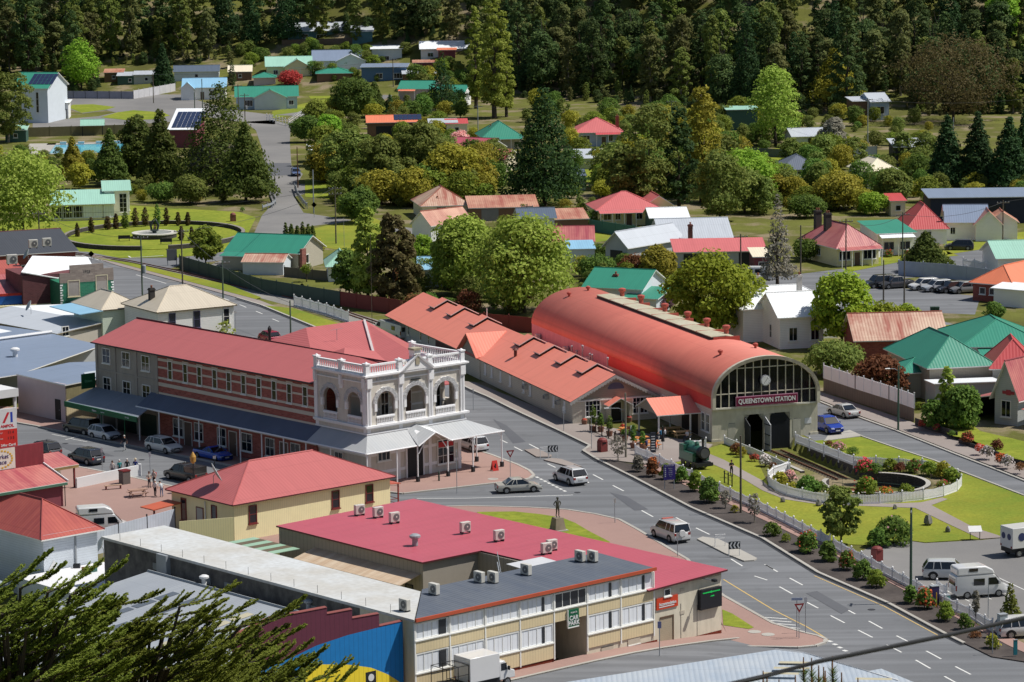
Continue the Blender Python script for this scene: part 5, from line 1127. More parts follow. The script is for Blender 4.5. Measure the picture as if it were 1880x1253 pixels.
def motel():
 r = root('motel',MO,B_AZ,'cream two storey motel with curtained windows, car park passage and maroon roof','motel')
 ub = [mu(p) for p in (763,827,892,955.5,1018,1079,1140.5,1201)]
 zr = 6.75;tops = (5.2,4.2,2.65,1.95)
 a = MB();
 a.box(ub[0],.12,-.3,ub[4],6.6,6.6,CREAMW);a.box(ub[5],.12,-.3,ub[7],6.6,6.6,CREAMW);a.box(ub[4],.12,4.2,ub[5],6.6,6.6,CREAMW)
 a.box(ub[7]+.002,.1,-.3,0,39,5.05,CREAMW);a.add([(ub[7],.1,5.05),(0,.1,5.05),(0,.1,5.42),(ub[7],.1,5.15)],[(0,1,2,3),(3,2,1,0)],CREAMW)
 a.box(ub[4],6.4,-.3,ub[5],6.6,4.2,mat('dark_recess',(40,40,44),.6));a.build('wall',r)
 for i in range(7):
  u0,u1 = ub[i]+.04,ub[i+1]-.04;MB().box(u0,.02,tops[1],u1,.12,tops[0]-.06,CREAMB).build('cladding',r)
  if i != 4: MB().box(u0,.02,tops[3]-.45 if i > 4 else tops[3]-.6,u1,.12,tops[2]-.06,CREAMB).build('cladding',r)
 a = MB()
 for i in range(8): a.box(ub[i]-.06,-.02,tops[3]-.7,ub[i]+.06,.11,6.55,TRIM)
 a.build('pilaster',r)
 DG = mat('motel_glass_dark',(56,60,66),.1,var=.2,spec=.6)
 for i in range(7):
  c,w_ = (ub[i]+ub[i+1])/2,ub[i+1]-ub[i]-.16
  window(r,(c,.1,tops[0]),'f',w_,6.5-tops[0],4,1,gm=DG if i == 4 else CURT)
  if i != 4: window(r,(c,.1,tops[2]),'f',w_,tops[1]-tops[2]-.04,4,1,gm=CURT)
  if i in (0,3,5,6):
   for zz,hh in ((tops[0]+.06,1.2),(tops[2]+.06,1.4)): MB().box(c+w_*(.16 if i else .2),.03,zz,c+w_*(.23 if i else .42),.06,zz+hh,DG).build('open_sash',r)
 for u0,u1,z0,z1 in ((mu(1105),mu(1127),1.2-.55,1.25),(mu(1154),mu(1176),.95,1.75)):
  MB().box(u0,.06,z0,u1,.121,z1,mat('louvre_panel',(212,202,184),.8)).box(u0-.02,.0,z0-.08,u1+.02,.121,z0,TRIM).box(u0,.05,z1,u1,.119,z1+.04,mat('shadow_gap',(90,84,78),.8)).build('vent_panel',r)
 pz = MB()
 for u0,u1,z0,z1 in ((ub[5],mu(1208),.8,.45),(mu(1240),0,.35,0),(ub[0],ub[4],1.0,.9)):
  pz.add([(u0,.085,-.2),(u1,.085,-.2),(u1,.085,z1+.42),(u0,.085,z0+.02 if u0 > -20 else z0+.1)],[(0,1,2,3),(3,2,1,0)],PLINTH)
 pz.build('plinth',r)
 g0,g1 = mu(1213,0,1.2),mu(1236,0,1.2);MB().box(g0,.07,.2,g1,.121-.03,2.55,mat('roller_cream',(200,186,160),.6,'board',scale=.7)).box(g1,.03,.2,g1+.12,.12,2.65,mat('jamb',(110,88,70),.7)).box(g0,.03,2.5,g1+.12,.12,2.65,mat('jamb',(110,88,70),.7)).build('roller_door',r)
 window(r,(mu(1226),.08,4.3),'f',.75,.62,1,1);MB().box(mu(1250),.06,4.4,mu(1258),.1,4.65,mat('louvre_panel',(212,202,184),.8)).box(mu(1250),.06,2.5,mu(1258),.1,2.8,mat('louvre_panel',(212,202,184),.8)).build('vent_panel',r)
 a = MB();a.box(mu(1251)+.0,.08,.5,mu(1251)+.04,.1,3.4,mat('shadow_gap',(90,84,78),.8)).box(mu(1281),.08,0,mu(1281)+.03,.1,3,mat('shadow_gap',(90,84,78),.8)).build('drainpipe',r)
 # roofs
 a = MB();DGR = mat('motel_roof_dark',(96,104,118),.5,'corr_x',.2,rgb2=(112,118,128));FA = mat('orange_fascia',(206,96,66),.5)
 a.slab([[(-32.75,-.15,zr+.12),(-7.75,-.15,zr+.12),(-7.65,6.8,zr+.3),(-26.4,6.7,zr+.3)]],.1,DGR)
 a.box(-32.8,-.3,zr-.06,-7.7,-.155,zr+.2,FA);a.build('roof',r)
 a = MB();CR = mat('motel_roof_concrete',(206,210,212),.8,'stain',rgb2=(192,190,184),k=1/1.1);a.slab([[(-32.9,-.15,zr+.13),(-26.5,6.72,zr+.13),(-26.3,41.5,zr+.13),(-32.8,41.5,zr+.13)]],.22,CR)
 a.build('flat_roof',r)
 a = MB();BLW = mat('block_wall',(124,122,118),.9,'stain',rgb2=(84,82,82),scale=4);a.box(-32.7,.2,-.3,-32.4,41.3,zr-.1,BLW);a.box(-32.4,41,-.3,-26.5,41.3,zr-.1,BLW);a.box(-26.6,6.75,-.3,-26.4,41,zr-.1,CREAMW);a.build('block_wall',r)
 for i in range(13): MB().tube([(-32.6,3+i*3,zr+.1),(-32.6,3+i*3,zr+.75)],.02,DARK,4).build('roof_stub',r)
 for v,c in ((33,0),(26,0),(23,0),(12,0),(8.5,0)): MB().box(-32.75,v,zr-1.5,-32.7,v+1.1,zr-.95,mat('vent_grey',(150,156,158),.6)).build('wall_vent',r)
 MB().box(-33.15,31.6,4.6,-32.7,33,zr+.05,GALV).build('duct',r)
 mx,my = RM('maroon');a = MB()
 a.slab([[(-15.4,19.9,5.35),(-8.9,19.9,5.35),(-8.6,6.9,5.3),(-8.6,-.3,5.2),(.35,-.3,5.5),(.35,40,5.6),(-15.4,40,5.45)]],.14,my,mat('maroon_trim',(96,44,50),.5));a.build('maroon_roof',r)
 a = MB();GC = mat('court_wall',(170,162,150),.8,'batten_y',.05,scale=2.4);a.box(-15.1,20.2,-.3,-14.9,40,5.2,GC);a.box(-14.9,20.2,-.3,-9,20.4,5.2,GC);a.box(-9,7,-.3,-8.8,20.2,5.2,GC);a.box(-15,39.6,-.3,0,39.8,5.3,CREAMW);a.box(-.2,39,-.3,0,39.6,5.3,CREAMW);a.build('court_wall',r)
 for v in (22,25.5,29): window(r,(-15.13,v,2.2),'l',1.0,.9,1,1,fm=DARK)
 door(r,(-15.13,27,.6),'l',1.0,2.1,m=DARK,fm=DARK)
 a = MB();a.slab([[(-17.4,20.5,3.6),(-15.12,20.5,4.2),(-15.12,35,4.2),(-17.4,35,3.6)]],.05,mat('court_awning',(232,212,186),.6,'corr_y',.1,rgb2=(206,176,146)),mat('court_awning',(232,212,186),.6));a.build('awning_roof',r)
 a = MB();gx = mat('stripe_green',(170,206,180),.5);bx_ = mat('stripe_brown',(116,104,84),.6)
 for i in range(7): v0 = 35.6+i*.95;a.slab([[(-24.5,v0,4.2),(-16.2,v0,4.2),(-16.2,v0+.92,4.2),(-24.5,v0+.92,4.2)]],.05,gx if i % 2 == 0 else bx_)
 a.build('striped_awning',r)
 MB().slab([[(-13,7.5,5.9),(-9.1,7.5,5.9),(-9.1,12,6.1),(-13,12,6.1)]],.06,mat('lean_white',(226,228,232),.5)).build('stair_cover',r);MB().tube([(-16.5,8,3),(-10.5,16,5.2)],.05,GALV,5).tube([(-16.5,8,3.9),(-10.5,16,6.1)],.03,GALV,5).build('stair_rail',r)
 # signs
 s = MB().box(mu(1206),-.0,3.0+.3,mu(1245),.09,4.55-.55+.25,mat('sign_orange',(226,78,46),.45)).build('sign_panel',r);c = (mu(1206)+mu(1245))/2
 text('Accommodation',.36,WHITE,s,(c,-.02,3.72),(R_(90),0,0),width=1.95,bold=.01);MB().box(c-.95,-.02,3.45,c+.75,-.001,3.52,WHITE).build('underline',s)
 s = MB().box(mu(1282),-.28,2.55,mu(1321),.09,4.2,mat('led_case',(34,38,46),.5)).build('message_screen',r);c = (mu(1282)+mu(1321))/2;lg = glow('led_green',(20,200,90),1.0)
 text('mountain@westcoast',.2,lg,s,(c,-.3,3.95),(R_(90),0,0),width=1.95);text('.com',.22,lg,s,(c+.1,-.3,3.6),(R_(90),0,0))
 s = MB().box(mu(1042),-.12,3.6,mu(1061.5),.0,4.95,mat('sign_green2',(20,108,74),.45)).box(mu(1042)-.06,-.13,3.54,mu(1042),.01,5.0,TRIM).box(mu(1042)-.06,-.13,3.5,mu(1061.5),.01,3.6,TRIM).build('sign_panel',r);c = (mu(1042)+mu(1061.5))/2
 text('CAR',.5,WHITE,s,(c,-.14,4.28),(R_(90),0,0),width=.95,bold=.012);text('PARK',.48,WHITE,s,(c,-.14,3.87),(R_(90),0,0),width=1.2,bold=.012);text('PRIVATE',.18,WHITE,s,(c,-.14,4.72),(R_(90),0,0))
 MB().tube([(mu(1291),.1,5.1),(mu(1291),-1.2,5.15)],.05,GALV,6).cb(mu(1291),-1.3,5.05,.3,.4,.2,DARK).build('wall_lamp',r)
 return r
motel()
FAN = [((660,946),5.55,'air conditioner nearest the cream house on the maroon roof'),((694,950),5.55,'second air conditioner from the cream house on the maroon roof'),((724,960),5.55,'fan unit with round grille beside the pipe stub on the maroon roof'),((854,978),5.55,'lone fan unit mid maroon roof beyond the whirling vent'),((916,993),5.5,'small fan unit on the maroon roof above the courtyard corner'),((1003,1017),5.45,'front one of two touching air conditioners on the maroon roof'),((1013,1011),5.45,'rear one of two touching air conditioners on the maroon roof'),
       ((1065,1032),7.0,'air conditioner on the dark corrugated roof, left of the back pair'),((1088,1032),7.0,'air conditioner on the dark corrugated roof, right of the back pair'),((966,1057),6.95,'lone air conditioner mid dark corrugated roof'),((880,1071),6.95,'left of two air conditioners at the courtyard edge of the dark roof'),((905,1071),6.95,'right of two air conditioners at the courtyard edge of the dark roof'),((797,1093),6.95,'air conditioner at the seam of dark roof and pale flat roof'),((743,1122),6.9,'air conditioner alone on the pale flat roof near its corner')]
for i,(p,z,l) in enumerate(FAN): ac_unit(p[0],p[1],z,B_AZ-8 if i < 7 else B_AZ-90,l)
whirly(762,1000,5.5,'steel whirling vent on the maroon roof of the motel',s=.42)
# ================================================================ other near buildings, grid frame of the motel: ML(u, v)
def local(name,u,v,label,cat,az=B_AZ): return root(name,ML(u,v),az,label,cat)
def cream_house():
 r = local('cream_house',-7.5,57,'cream house with maroon hipped roof and satellite dish beside the paved plaza','house');W,Dp,h = 18.9,10,4.0
 cw = WM('yellow','batten_x');cw2 = WM('yellow','batten_y');a = MB();a.box(0,0,-.5,W,.1,h-.1,cw).box(0,Dp-.1,-.5,W,Dp,h-.1,cw).box(0,.1,-.5,.1,Dp-.1,h-.1,cw2).box(W-.1,.1,-.5,W,Dp-.1,h-.1,cw2);a.build('wall',r)
 roof_part(r,W,Dp,h,'hip',2.45,'pink' if False else 'hotelred',.45,trim=mat('maroon_trim',(96,44,50),.5),hipin=5.6)
 for v,z,hh in ((8.0,1.0,2.2),(3.1,.6,2.6)): window(r,(-.02,v,z),'l',.85,hh,1,2,fm=REDTRIM)
 door(r,(-.02,5.4,.3),'l',1.0,2.3,m=mat('pale_pane',(190,190,180),.5),fm=REDTRIM);MB().tube([(-.12,4.4,0),(-.12,4.4,3.4)],.06,WHITE,6).build('drainpipe',r)
 for px in (464,616,678): window(r,(along(r.location+Vector((0,0,2)),MU,px),-.02,1.6),'f',.95,1.75,1,2,fm=REDTRIM)
 ac_unit(334,962,0.3,B_AZ-90,'air conditioner on the ground at the shaded end of the cream house')
 a = MB();P = r;rt = mat('porch_red',(206,104,84),.5);a.slab([[(W+.1,1.5,2.75),(W+2.6,1.5,2.55),(W+2.6,6,2.55),(W+.1,6,2.75)]],.08,rt);a.build('porch_roof',r)
 RT = mat('red_post',(150,64,58),.5)
 for x,y in ((W+.4,1.7),(W+2.4,1.7),(W+2.4,5.8)): MB().cb(x,y,-.3,.12,.12,2.85,RT).build('porch_post',r)
 MB().tube([(W+.4,1.7,1.0),(W+2.4,1.7,1.0),(W+2.4,5.8,1.0)],.035,RT,5).tube([(W+.4,1.7,.5),(W+2.4,1.7,.5),(W+2.4,5.8,.5)],.03,RT,5).build('porch_rail',r)
 a = MB();a.slab([[(-3.4,8.2,2.5),(-.15,8.2,2.75),(-.15,10.4,2.75),(-3.4,10.4,2.5)]],.1,mat('porch_orange',(214,108,78),.5));a.build('side_canopy',r);MB().cb(-3.2,8.4,-.3,.14,.14,2.75,RT).build('canopy_post',r)
 dish(392,888,4.9,10,'grey satellite dish on the maroon hipped roof of the cream house',1.0)
 return r
cream_house()
fence('metal_fence','pale blue sheet fence braced with steel props beside the plaza',[(165,1022),(322,978)],2.3,mat('fence_blue',(196,204,218),.6,'batten_x',k=1/1.05),'board',post=4.0,pm=DARK,zb=0)
fence('timber_fence','cream board fence joining the cream house and the flat concrete roof',[(330,1008),(430,1000)],2.6,WM('yellow','batten_x'),'board',post=90,zb=0.2)
def left_things():
 # blue walled tower-like house with rusty hipped roof
 r = local('blue_house',-33.6,49.3,'pale blue walled house with rusty red hipped roof and torn sheets','house');W,Dp,h = 5.6,12,6.0
 walls_part(r,W,Dp,h,'hip',0,WM('palewall'),base=-1);roof_part(r,W,Dp,h,'hip',2.1,'rustred',.5,hipin=4.2)
 MB().add([(0,-.05,2.2),(1.2,-.05,1.2),(2.4,-.05,1.2),(1.0,-.05,3.6)],[(0,1,2,3)],WHITE).box(3.2,-.1,1,3.35,-.01,5.6,GALV).build('wall_flashing',r)
 r2 = local('white_flat_roof_building',-36.5,33.5,'low white flat roofed annex where a worker stands','building');MB().prism([(0,0),(3.6,0),(3.6,8),(8.8,8),(8.8,15.6),(0,15.6)],-1,2.7,WM('palewall','plain'),mat('white_membrane',(244,244,246),.6,var=.03)).build('wall',r2)
 MB().slab([[(-1.0,15.5,2.4),(-1.0,30,2.4),(-9,30,1.6),(-9,15.5,1.6)]],.1,mat('back_roof',(190,200,212),.45,'corr_y')).build('lean_to_roof',r2)
 for i,(x,y,c,l) in enumerate(((141,1043,(60,62,66),'black tool case lying on the white flat roof'),(157,1049,(150,96,70),'brown open box lying on the white flat roof'),(171,1050,(84,128,120),'teal crate lying on the white flat roof'))):
  b = root('crate',G(x,y,2.7),20*i,l,'crate');c_ = mat('crate_%d' % i,c,.6);MB().box(-.3,-.22,0,.3,.22,.06,c_).box(-.3,-.22,.06,-.26,.22,.35,c_).box(.26,-.22,.06,.3,.22,.35,c_).box(-.26,-.22,.06,.26,-.18,.35,c_).box(-.26,.18,.06,.26,.22,.35,c_).build('tray',b)
 dish(190,1022,2.7,200,'large grey dish on the white flat roof beside the concrete wall',.75)
 person(229,1068,200,(214,216,220),(70,74,84),'roof worker in white top standing on the white flat roof',hat=(236,236,236),z=2.7)
 # mural building
 r = local('mural_shed',-33.3,1.2,'large grey roofed shed whose front wall is a maroon, blue and yellow mural','shed')
 PB = ML(-33.3,1.2,5);
 def q(px,py):
  u = along(PB,MU,px);p = PB+MU*u;return (u,zat(p,py))
 MAR,BLU,YEL = mat('mural_maroon',(98,46,66),.75,'batten_x',.08,scale=2,k=1/1.0),mat('mural_blue',(24,120,190),.7,'batten_x',.08,scale=2,k=1/1.0),mat('mural_yellow',(250,214,56),.7,'batten_x',.05,scale=2,k=1/1.0)
 top = [(430,1168),(500,1134),(560,1123),(602,1115),(602,1127),(648,1118.5),(648,1135),(697,1126.5),(697,1149.5),(740,1140)]
 T = [q(*p) for p in top];blue = [q(*p) for p in ((430,1250),(500,1222),(540,1206),(580,1186),(640,1166),(697,1152),(740,1141))];yel = [q(*p) for p in ((560,1224),(590,1220),(640,1220.5),(680,1226),(710,1238),(733,1253),(748,1275))]
 a = MB();zb = -1.2;zg = min(y for _,y in T)-.02
 for p,s in zip(T[:-1],T[1:]):
  if abs(p[0]-s[0]) < .05: continue
  a.add([(p[0],0,zb),(s[0],0,zb),(s[0],0,s[1]),(p[0],0,p[1]),(p[0],.2,zb),(s[0],.2,zb),(s[0],.2,s[1]),(p[0],.2,p[1])],[(0,1,2,3),(7,6,5,4),(3,2,6,7),(0,3,7,4),(1,5,6,2)],MAR)
  a.add([(p[0],-.05,p[1]-.02),(s[0],-.05,s[1]-.02),(s[0],.24,s[1]+.06),(p[0],.24,p[1]+.06)],[(0,1,2,3)],mat('mural_cap',(150,84,78),.6))
 def zi(L,u): return float(np.interp(u,[x for x,_ in L],[y for _,y in L]))
 us = np.linspace(blue[0][0],T[-1][0]-.02,28)
 for u0,u1 in zip(us[:-1],us[1:]): a.add([(u0,-.012,zb),(u1,-.012,zb),(u1,-.012,zi(blue,u1)),(u0,-.012,zi(blue,u0))],[(0,1,2,3)],BLU)
 us = np.linspace(yel[0][0],yel[-2][0],24)
 for u0,u1 in zip(us[:-1],us[1:]): a.add([(u0,-.024,zb),(u1,-.024,zb),(u1,-.024,zi(yel,u1)),(u0,-.024,zi(yel,u0))],[(0,1,2,3)],YEL)
 b0 = q(520,1236)[0];a.box(b0,-.03,zb,yel[0][0]-.02,-.0,q(558,1228)[1],mat('shop_dark',(58,62,70),.4));u = q(670,1240)[0];a.box(u,-.034,q(670,1253)[1]-.2,u+1.0,-.025,q(680,1233)[1],DARK);a.lathe([(.0,0)],0,0,DARK,3) if False else None
 a.build('mural_wall',r);MB().lathe([(.28,0),(.28,.02)],0,0,WHITE,16).build('mural_emblem',r,loc=(u+.5,-.05,q(680,1244)[1])).rotation_euler = (R_(90),0,0)
 gm = mat('shed_roof_grey',(182,188,194),.45,'corr_y',.08,rgb2=(168,174,182));a = MB();a.slab([[(-1.0,.25,5.5),(-1.0,31.5,5.5),(-26,31.5,2.4),(-26,.25,2.4)]],.12,gm);a.slab([[(-.8,.25,5.45),(-.2,.25,5.2),(-.2,31.5,5.2),(-.8,31.5,5.45)]],.12,gm);a.tube([(-.9,.3,5.55),(-.9,31.5,5.55)],.14,GALV,5)
 a.build('roof',r);a = MB()
 for v in (24,21,14,9):
  for k_ in range(4): a = MB();x = -5-k_*2.2;z = 5.5-(-1-x)*3.1/25+.03;a.add([(x,v,z),(x+1.9,v,z+1.9*.124),(x+1.9,v+.9,z+1.9*.124),(x,v+.9,z)],[(0,1,2,3)],mat('skylight_dark',(110,118,128),.3) if v > 20 else mat('skylight_cream',(214,206,176),.4));a.build('skylight',r)
 MB().box(-26,.3,-1.2,-.2,31.4,2.3,WM('grey','plain')).build('wall',r)
 whirly(375,1073,5.5,'white capped vent on the grey shed ridge beside the concrete wall',WHITE,.35);whirly(567,1118,5.5,'pale capped vent behind the mural parapet',GALV,.35)
 # market shop and bus shelter
 r = root('market_shop',G(-30,955,.1),B_AZ,'market shop with maroon parapet wall and red tin roof','shop');u0 = along(r.location,MU,122);P0 = r.location.copy()
 e1 = along(P0+Vector((0,0,2.7)),MU,121);a = MB();a.slab([[(-9,-.4,2.5),(e1,-.4,2.5),(e1,4.0,3.7),(-9,4.0,3.7)]],.1,RM('plum')[0],TRIM);a.tube([(e1,-.4,2.58),(e1,4.0,3.8)],.1,WHITE,5);a.box(-9,-.45,2.2,e1-.1,-.38,2.45,mat('fascia_green',(84,128,108),.6));a.build('roof',r)
 MB().box(-9,0,-.3,e1-.4,4.2,2.4,WM('maroon','plain')).build('wall',r)
 pw = mat('parapet_maroon',(132,52,60),.8,'stain',rgb2=(116,44,52),k=1/1.0);MB().box(-9,4.05,2.4,e1+.1,4.3,5.9,pw).build('parapet_wall',r)
 c = along(P0+Vector((0,0,5))+MV*4.05,MU,2);s = MB().box(c-2,4.0,3.75,c+1.6,4.049,5.85,mat('sign_cream',(238,234,222),.6)).build('sign_panel',r);lb = mat('market_letter',(58,48,120),.5);gy = mat('market_gold',(232,186,60),.6)
 text('market',.62,lb,s,(c-.05,3.98,5.05),(R_(90),0,0));text('place',.62,lb,s,(c-.05,3.98,4.5),(R_(90),0,0));ri = MB()
 for i in range(22): q_ = i*2*math.pi/22;ri.cb(c-.1+1.35*math.cos(q_),3.985,4.72+.85*math.sin(q_),.22,.02,.16,gy)
 ri.build('ring_emblem',s)
 MB().lathe([(.05,0),(.05,2.2)],e1-.3,-.2,DARK,6).build('drainpipe',r)
 r = root('bus_shelter',G(86,904,.1),B_AZ,'open bus shelter with red roof and mosaic fascia by the kerb','bus shelter');W = along(r.location,MU,138);a = MB();a.slab([[(-4,-.4,2.45),(W+.3,-.4,2.45),(W+.2,3.2,3.3),(-4,3.2,3.3)]],.1,RM('plum')[0],TRIM);a.build('roof',r)
 MB().box(-1,-.42,2.12,W+.25,-.3,2.4,mat('mosaic',(206,176,110),.7,'ground',rgb2=(120,104,84),scale=8)).build('fascia',r);MB().box(0,2.6,-.2,W,2.7,2.5,mat('shelter_wall',(176,168,150),.8)).box(0,0,-.2,.1,2.6,2.5,mat('shelter_wall',(176,168,150),.8)).build('wall',r);MB().cb(W,.1,-.2,.16,.16,2.6,REDTRIM).build('post',r);MB().box(.3,2.2,.35,W-.2,2.58,.45,BRICKM).build('bench_seat',r);MB().box(.4,2.58,1.1,W-.3,2.6,2.2,mat('map_panel',(120,132,124),.5,'ground',rgb2=(84,70,60),scale=3)).build('notice_board',r)
 w_ = root('low_wall',G(140,897,.1),0,'long white painted low wall edging the plaza','wall');P1 = G(256,872,.1)-w_.location;mb = MB();strip_mb(mb,[Vector((0,0,0)),P1],.25,-.2,1.05,WHITE);mb.build('wall_panel',w_);MB().cb(P1.x,P1.y,-.2,.4,.4,1.35,WHITE).build('pier',w_)
 b = root('bin_enclosure',G(229,889,.1),B_AZ,'dark louvred bin enclosure with red top by the white wall','bin');MB().box(-.45,-.4,0,.45,.4,1.35,mat('bin_grey',(120,112,108),.7,'batten_x')).build('body',b);MB().box(-.5,-.45,1.36,.5,.45,1.5,REDTRIM).build('lid',b)
 for x,y,l in ((208,899,'plain timber bench near the bin enclosure'),):
  b = root('bench',G(x,y,.1),20,l,'bench');MB().box(-.9,-.2,.4,.9,.2,.47,mat('bench_wood',(196,164,140),.7)).build('seat',b)
  for s in (-.75,.75): MB().cb(s,0,0,.12,.3,.4,REDTRIM).build('leg',b)
 picnic(253,912,25,'timber picnic table in the plaza beside the standing group',(186,150,132));
 # fuel price sign
 s = root('price_sign',G(15,862,.1),B_AZ-6,'tall white and red fuel price sign on two red posts','sign')
 RP = mat('post_red',(190,40,52),.4)
 for x in (-.72,.95): MB().lathe([(.22,.0),(.1,.5),(.1,2.0)],x,0,RP,8).build('post',s)
 p = MB().box(-1.2,-.12,1.95,1.15,.12,6.5,mat('sign_white2',(240,241,243),.4)).build('sign_panel',s);MB().box(-1.2,-.13,2.3,1.15,-.121,4.3,mat('sign_red2',(226,60,54),.4)).build('price_panel',p)
 rd,bl = mat('logo_red',(216,52,66),.4),mat('logo_blue',(52,78,190),.4);a = MB();a.add([(-.55,-.125,5.0),(-.25,-.125,5.0),(.35,-.125,6.1),(.05,-.125,6.1)],[(0,1,2,3)],rd).add([(.42,-.125,5.0),(.68,-.125,5.0),(.68,-.125,6.1),(.42,-.125,6.1)],[(0,1,2,3)],bl);a.build('emblem',p)
 text('AMPOL',.42,rd,p,(0.02,-.13,4.65),(R_(90),0,0),width=1.6,bold=.012);text('24hr Card',.36,WHITE,p,(0.05,-.14,2.62),(R_(90),0,0),width=1.7,bold=.01);text('ULP',.18,WHITE,p,(-.72,-.14,3.95),(R_(90),0,0));text('Diesel',.16,WHITE,p,(-.72,-.14,3.35),(R_(90),0,0));text('11 4',.42,DARK,p,(.4,-.14,3.95),(R_(90),0,0));text('1 3 5',.4,DARK,p,(.4,-.14,3.35),(R_(90),0,0))
 return
def picnic(px,py,deg,label,rgb=(222,176,120),group=None,z=.13):
 b = root('picnic_table',G(px,py,z),deg,label,'picnic table',group);m = mat('table_wood_%d' % rgb[0],rgb,.7);MB().box(-.95,-.38,.7,.95,.38,.76,m).build('tabletop',b)
 for s in (-1,1): MB().box(-.95,s*.62-.14,.42,.95,s*.62+.14,.47,m).build('bench_seat',b)
 for s in (-.7,.7): MB().box(s-.04,-.72,.32,s+.04,.72,.4,m).tube([(s,-.5,0),(s,-.15,.7)],.045,m,4).tube([(s,.5,0),(s,.15,.7)],.045,m,4).build('leg_frame',b)
 return b
left_things()
# ---------------------------------------------------------------- street at the left of the hotel
def lot(name,label,cat,px,py,z=.1): return root(name,G(px,py,z),B_AZ,label,cat)
def left_street():
 r = lot('workshop','windowless pinkish shed with grey roof beside the grey hotel wing','shed',122,776);P = r.location;L = along(P,MV,34);wm = WM('pinkw','batten_y');W = 12
 a = MB();a.box(0,0,-.4,.15,L,4.4,wm);a.box(0,0,-.4,W,.15,2.6,CREAMB);a.box(.15,.15,-.4,W,L,3.9,wm);a.add([(0,0,2.6),(3.8,0,2.6),(3.8,0,4.6),(0,0,4.3)],[(0,1,2,3),(3,2,1,0)],mat('annex_cream',(226,214,166),.75,'batten_x'));a.box(3.8,-.02,2.6,4.1,.1,4.2,CREAMB);a.build('wall',r);door(r,(-.02,1.6,.1),'l',.9,2.3,m=DARK,fm=DARK)
 g = RM('bgrey');a = MB();a.slab([[(-.15,-.15,4.35),(7.2,-.15,4.7),(7.2,L,5.0),(-.15,L,4.5)],[(7.2,-.15,4.7),(W,-.15,4.4),(W,L,4.6),(7.2,L,5.0)]],.12,g[1],TRIM);a.build('roof',r)
 MB().box(4.0,-1.6,2.5,9,-.01,2.62,mat('rust_awning',(206,110,70),.6)).build('awning',r);MB().add([(3.4,.5,4.66),(6.9,.5,4.72),(6.9,3.5,4.85),(4.9,3.5,4.8)],[(0,1,2,3)],mat('bright_sheet',(214,224,232),.5)).build('roof_sheet',r)
 r2 = lot('flat_warehouse','broad low warehouse with blue grey sheet roof and pale ridge strips','warehouse',42,758);a = MB();g = RM('bgrey')
 a.slab([[(-14,2,3.9),(1,2,4.2),(20,13,4.3),(20,24,4.6),(-20,24,4.4)]],.12,g[1],TRIM);a.slab([[(-20,24.2,4.5),(20,24.2,4.7),(20,40,4.3),(-20,40,4.1)]],.12,g[1],TRIM);a.build('roof',r2);MB().box(-20,12,-.4,19,39.5,4.0,WM('grey','plain')).build('wall',r2)
 MB().tube([(-20,24.1,4.62),(20,24.1,4.85)],.22,WHITE,5).build('ridge_cap',r2);whirly(28,655,4.5,'small white roof vent on the blue grey warehouse roof',WHITE,.5)
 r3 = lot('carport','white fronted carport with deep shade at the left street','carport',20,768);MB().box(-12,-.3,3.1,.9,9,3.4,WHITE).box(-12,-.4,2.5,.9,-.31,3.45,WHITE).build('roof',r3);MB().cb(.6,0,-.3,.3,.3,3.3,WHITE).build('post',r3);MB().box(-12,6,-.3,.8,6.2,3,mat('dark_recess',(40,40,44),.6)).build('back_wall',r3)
 # corrugated hall, tan brick block
 P = G(107,650,0);r = root('corrugated_hall',P,B_AZ,'cream corrugated hall with long pale low pitched roof','hall');W = 20;L = 22
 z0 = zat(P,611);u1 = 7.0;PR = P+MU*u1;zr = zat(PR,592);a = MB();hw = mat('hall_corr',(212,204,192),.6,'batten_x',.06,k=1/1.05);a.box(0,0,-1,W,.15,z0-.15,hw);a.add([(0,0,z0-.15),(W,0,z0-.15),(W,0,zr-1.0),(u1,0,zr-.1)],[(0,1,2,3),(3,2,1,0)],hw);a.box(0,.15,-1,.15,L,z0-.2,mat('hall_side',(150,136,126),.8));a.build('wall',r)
 a = MB();g = RM('lgrey');a.slab([[(-.3,-.3,z0-.1),(u1,-.3,zr),(u1,L,zr),(-.3,L,z0-.1)]],.12,g[1],mat('roof_edge',(190,180,160),.6));a.slab([[(u1,-.3,zr),(W+5,-.3,zr-1.3),(W+5,L,zr-1.3),(u1,L,zr)]],.12,RM('white')[1],mat('roof_edge',(190,180,160),.6));a.build('roof',r)
 for v,w_,h_ in ((3.5,1.5,1.3),(6.3,1.5,1.3),(9.5,1.2,1.0),(16,3,1.1)): window(r,(-.02,v,z0-2.4),'l',w_,h_,1,1,fm=DARK)
 for u in (1.2,13.5): window(r,(u,-.02,2.2),'f',1.1,1.3,2,1)
 dish(57,576,zr,200,'grey satellite dish on the pale roof of the corrugated hall',.75)
 P = G(-30,690,0);r = root('tan_brick_building',P,B_AZ,'tan brick building with flat roof and bare blank wall','building');W = along(P,MU,51);z1 = zat(P+MU*W,613);MB().prism([(0,0),(W,0),(W,10),(0,10)],-1,z1,mat('tan_brick',(206,176,132),.85,'brick',rgb2=(186,154,112),k=1/1.0),RM('lgrey')[0]).build('wall',r);MB().slab([[(0.3,.3,z1+.06),(W-.3,.3,z1+.06),(W-.3,9.7,z1+.06),(.3,9.7,z1+.06)]],.05,RM('white')[0]).build('roof',r)
left_street()
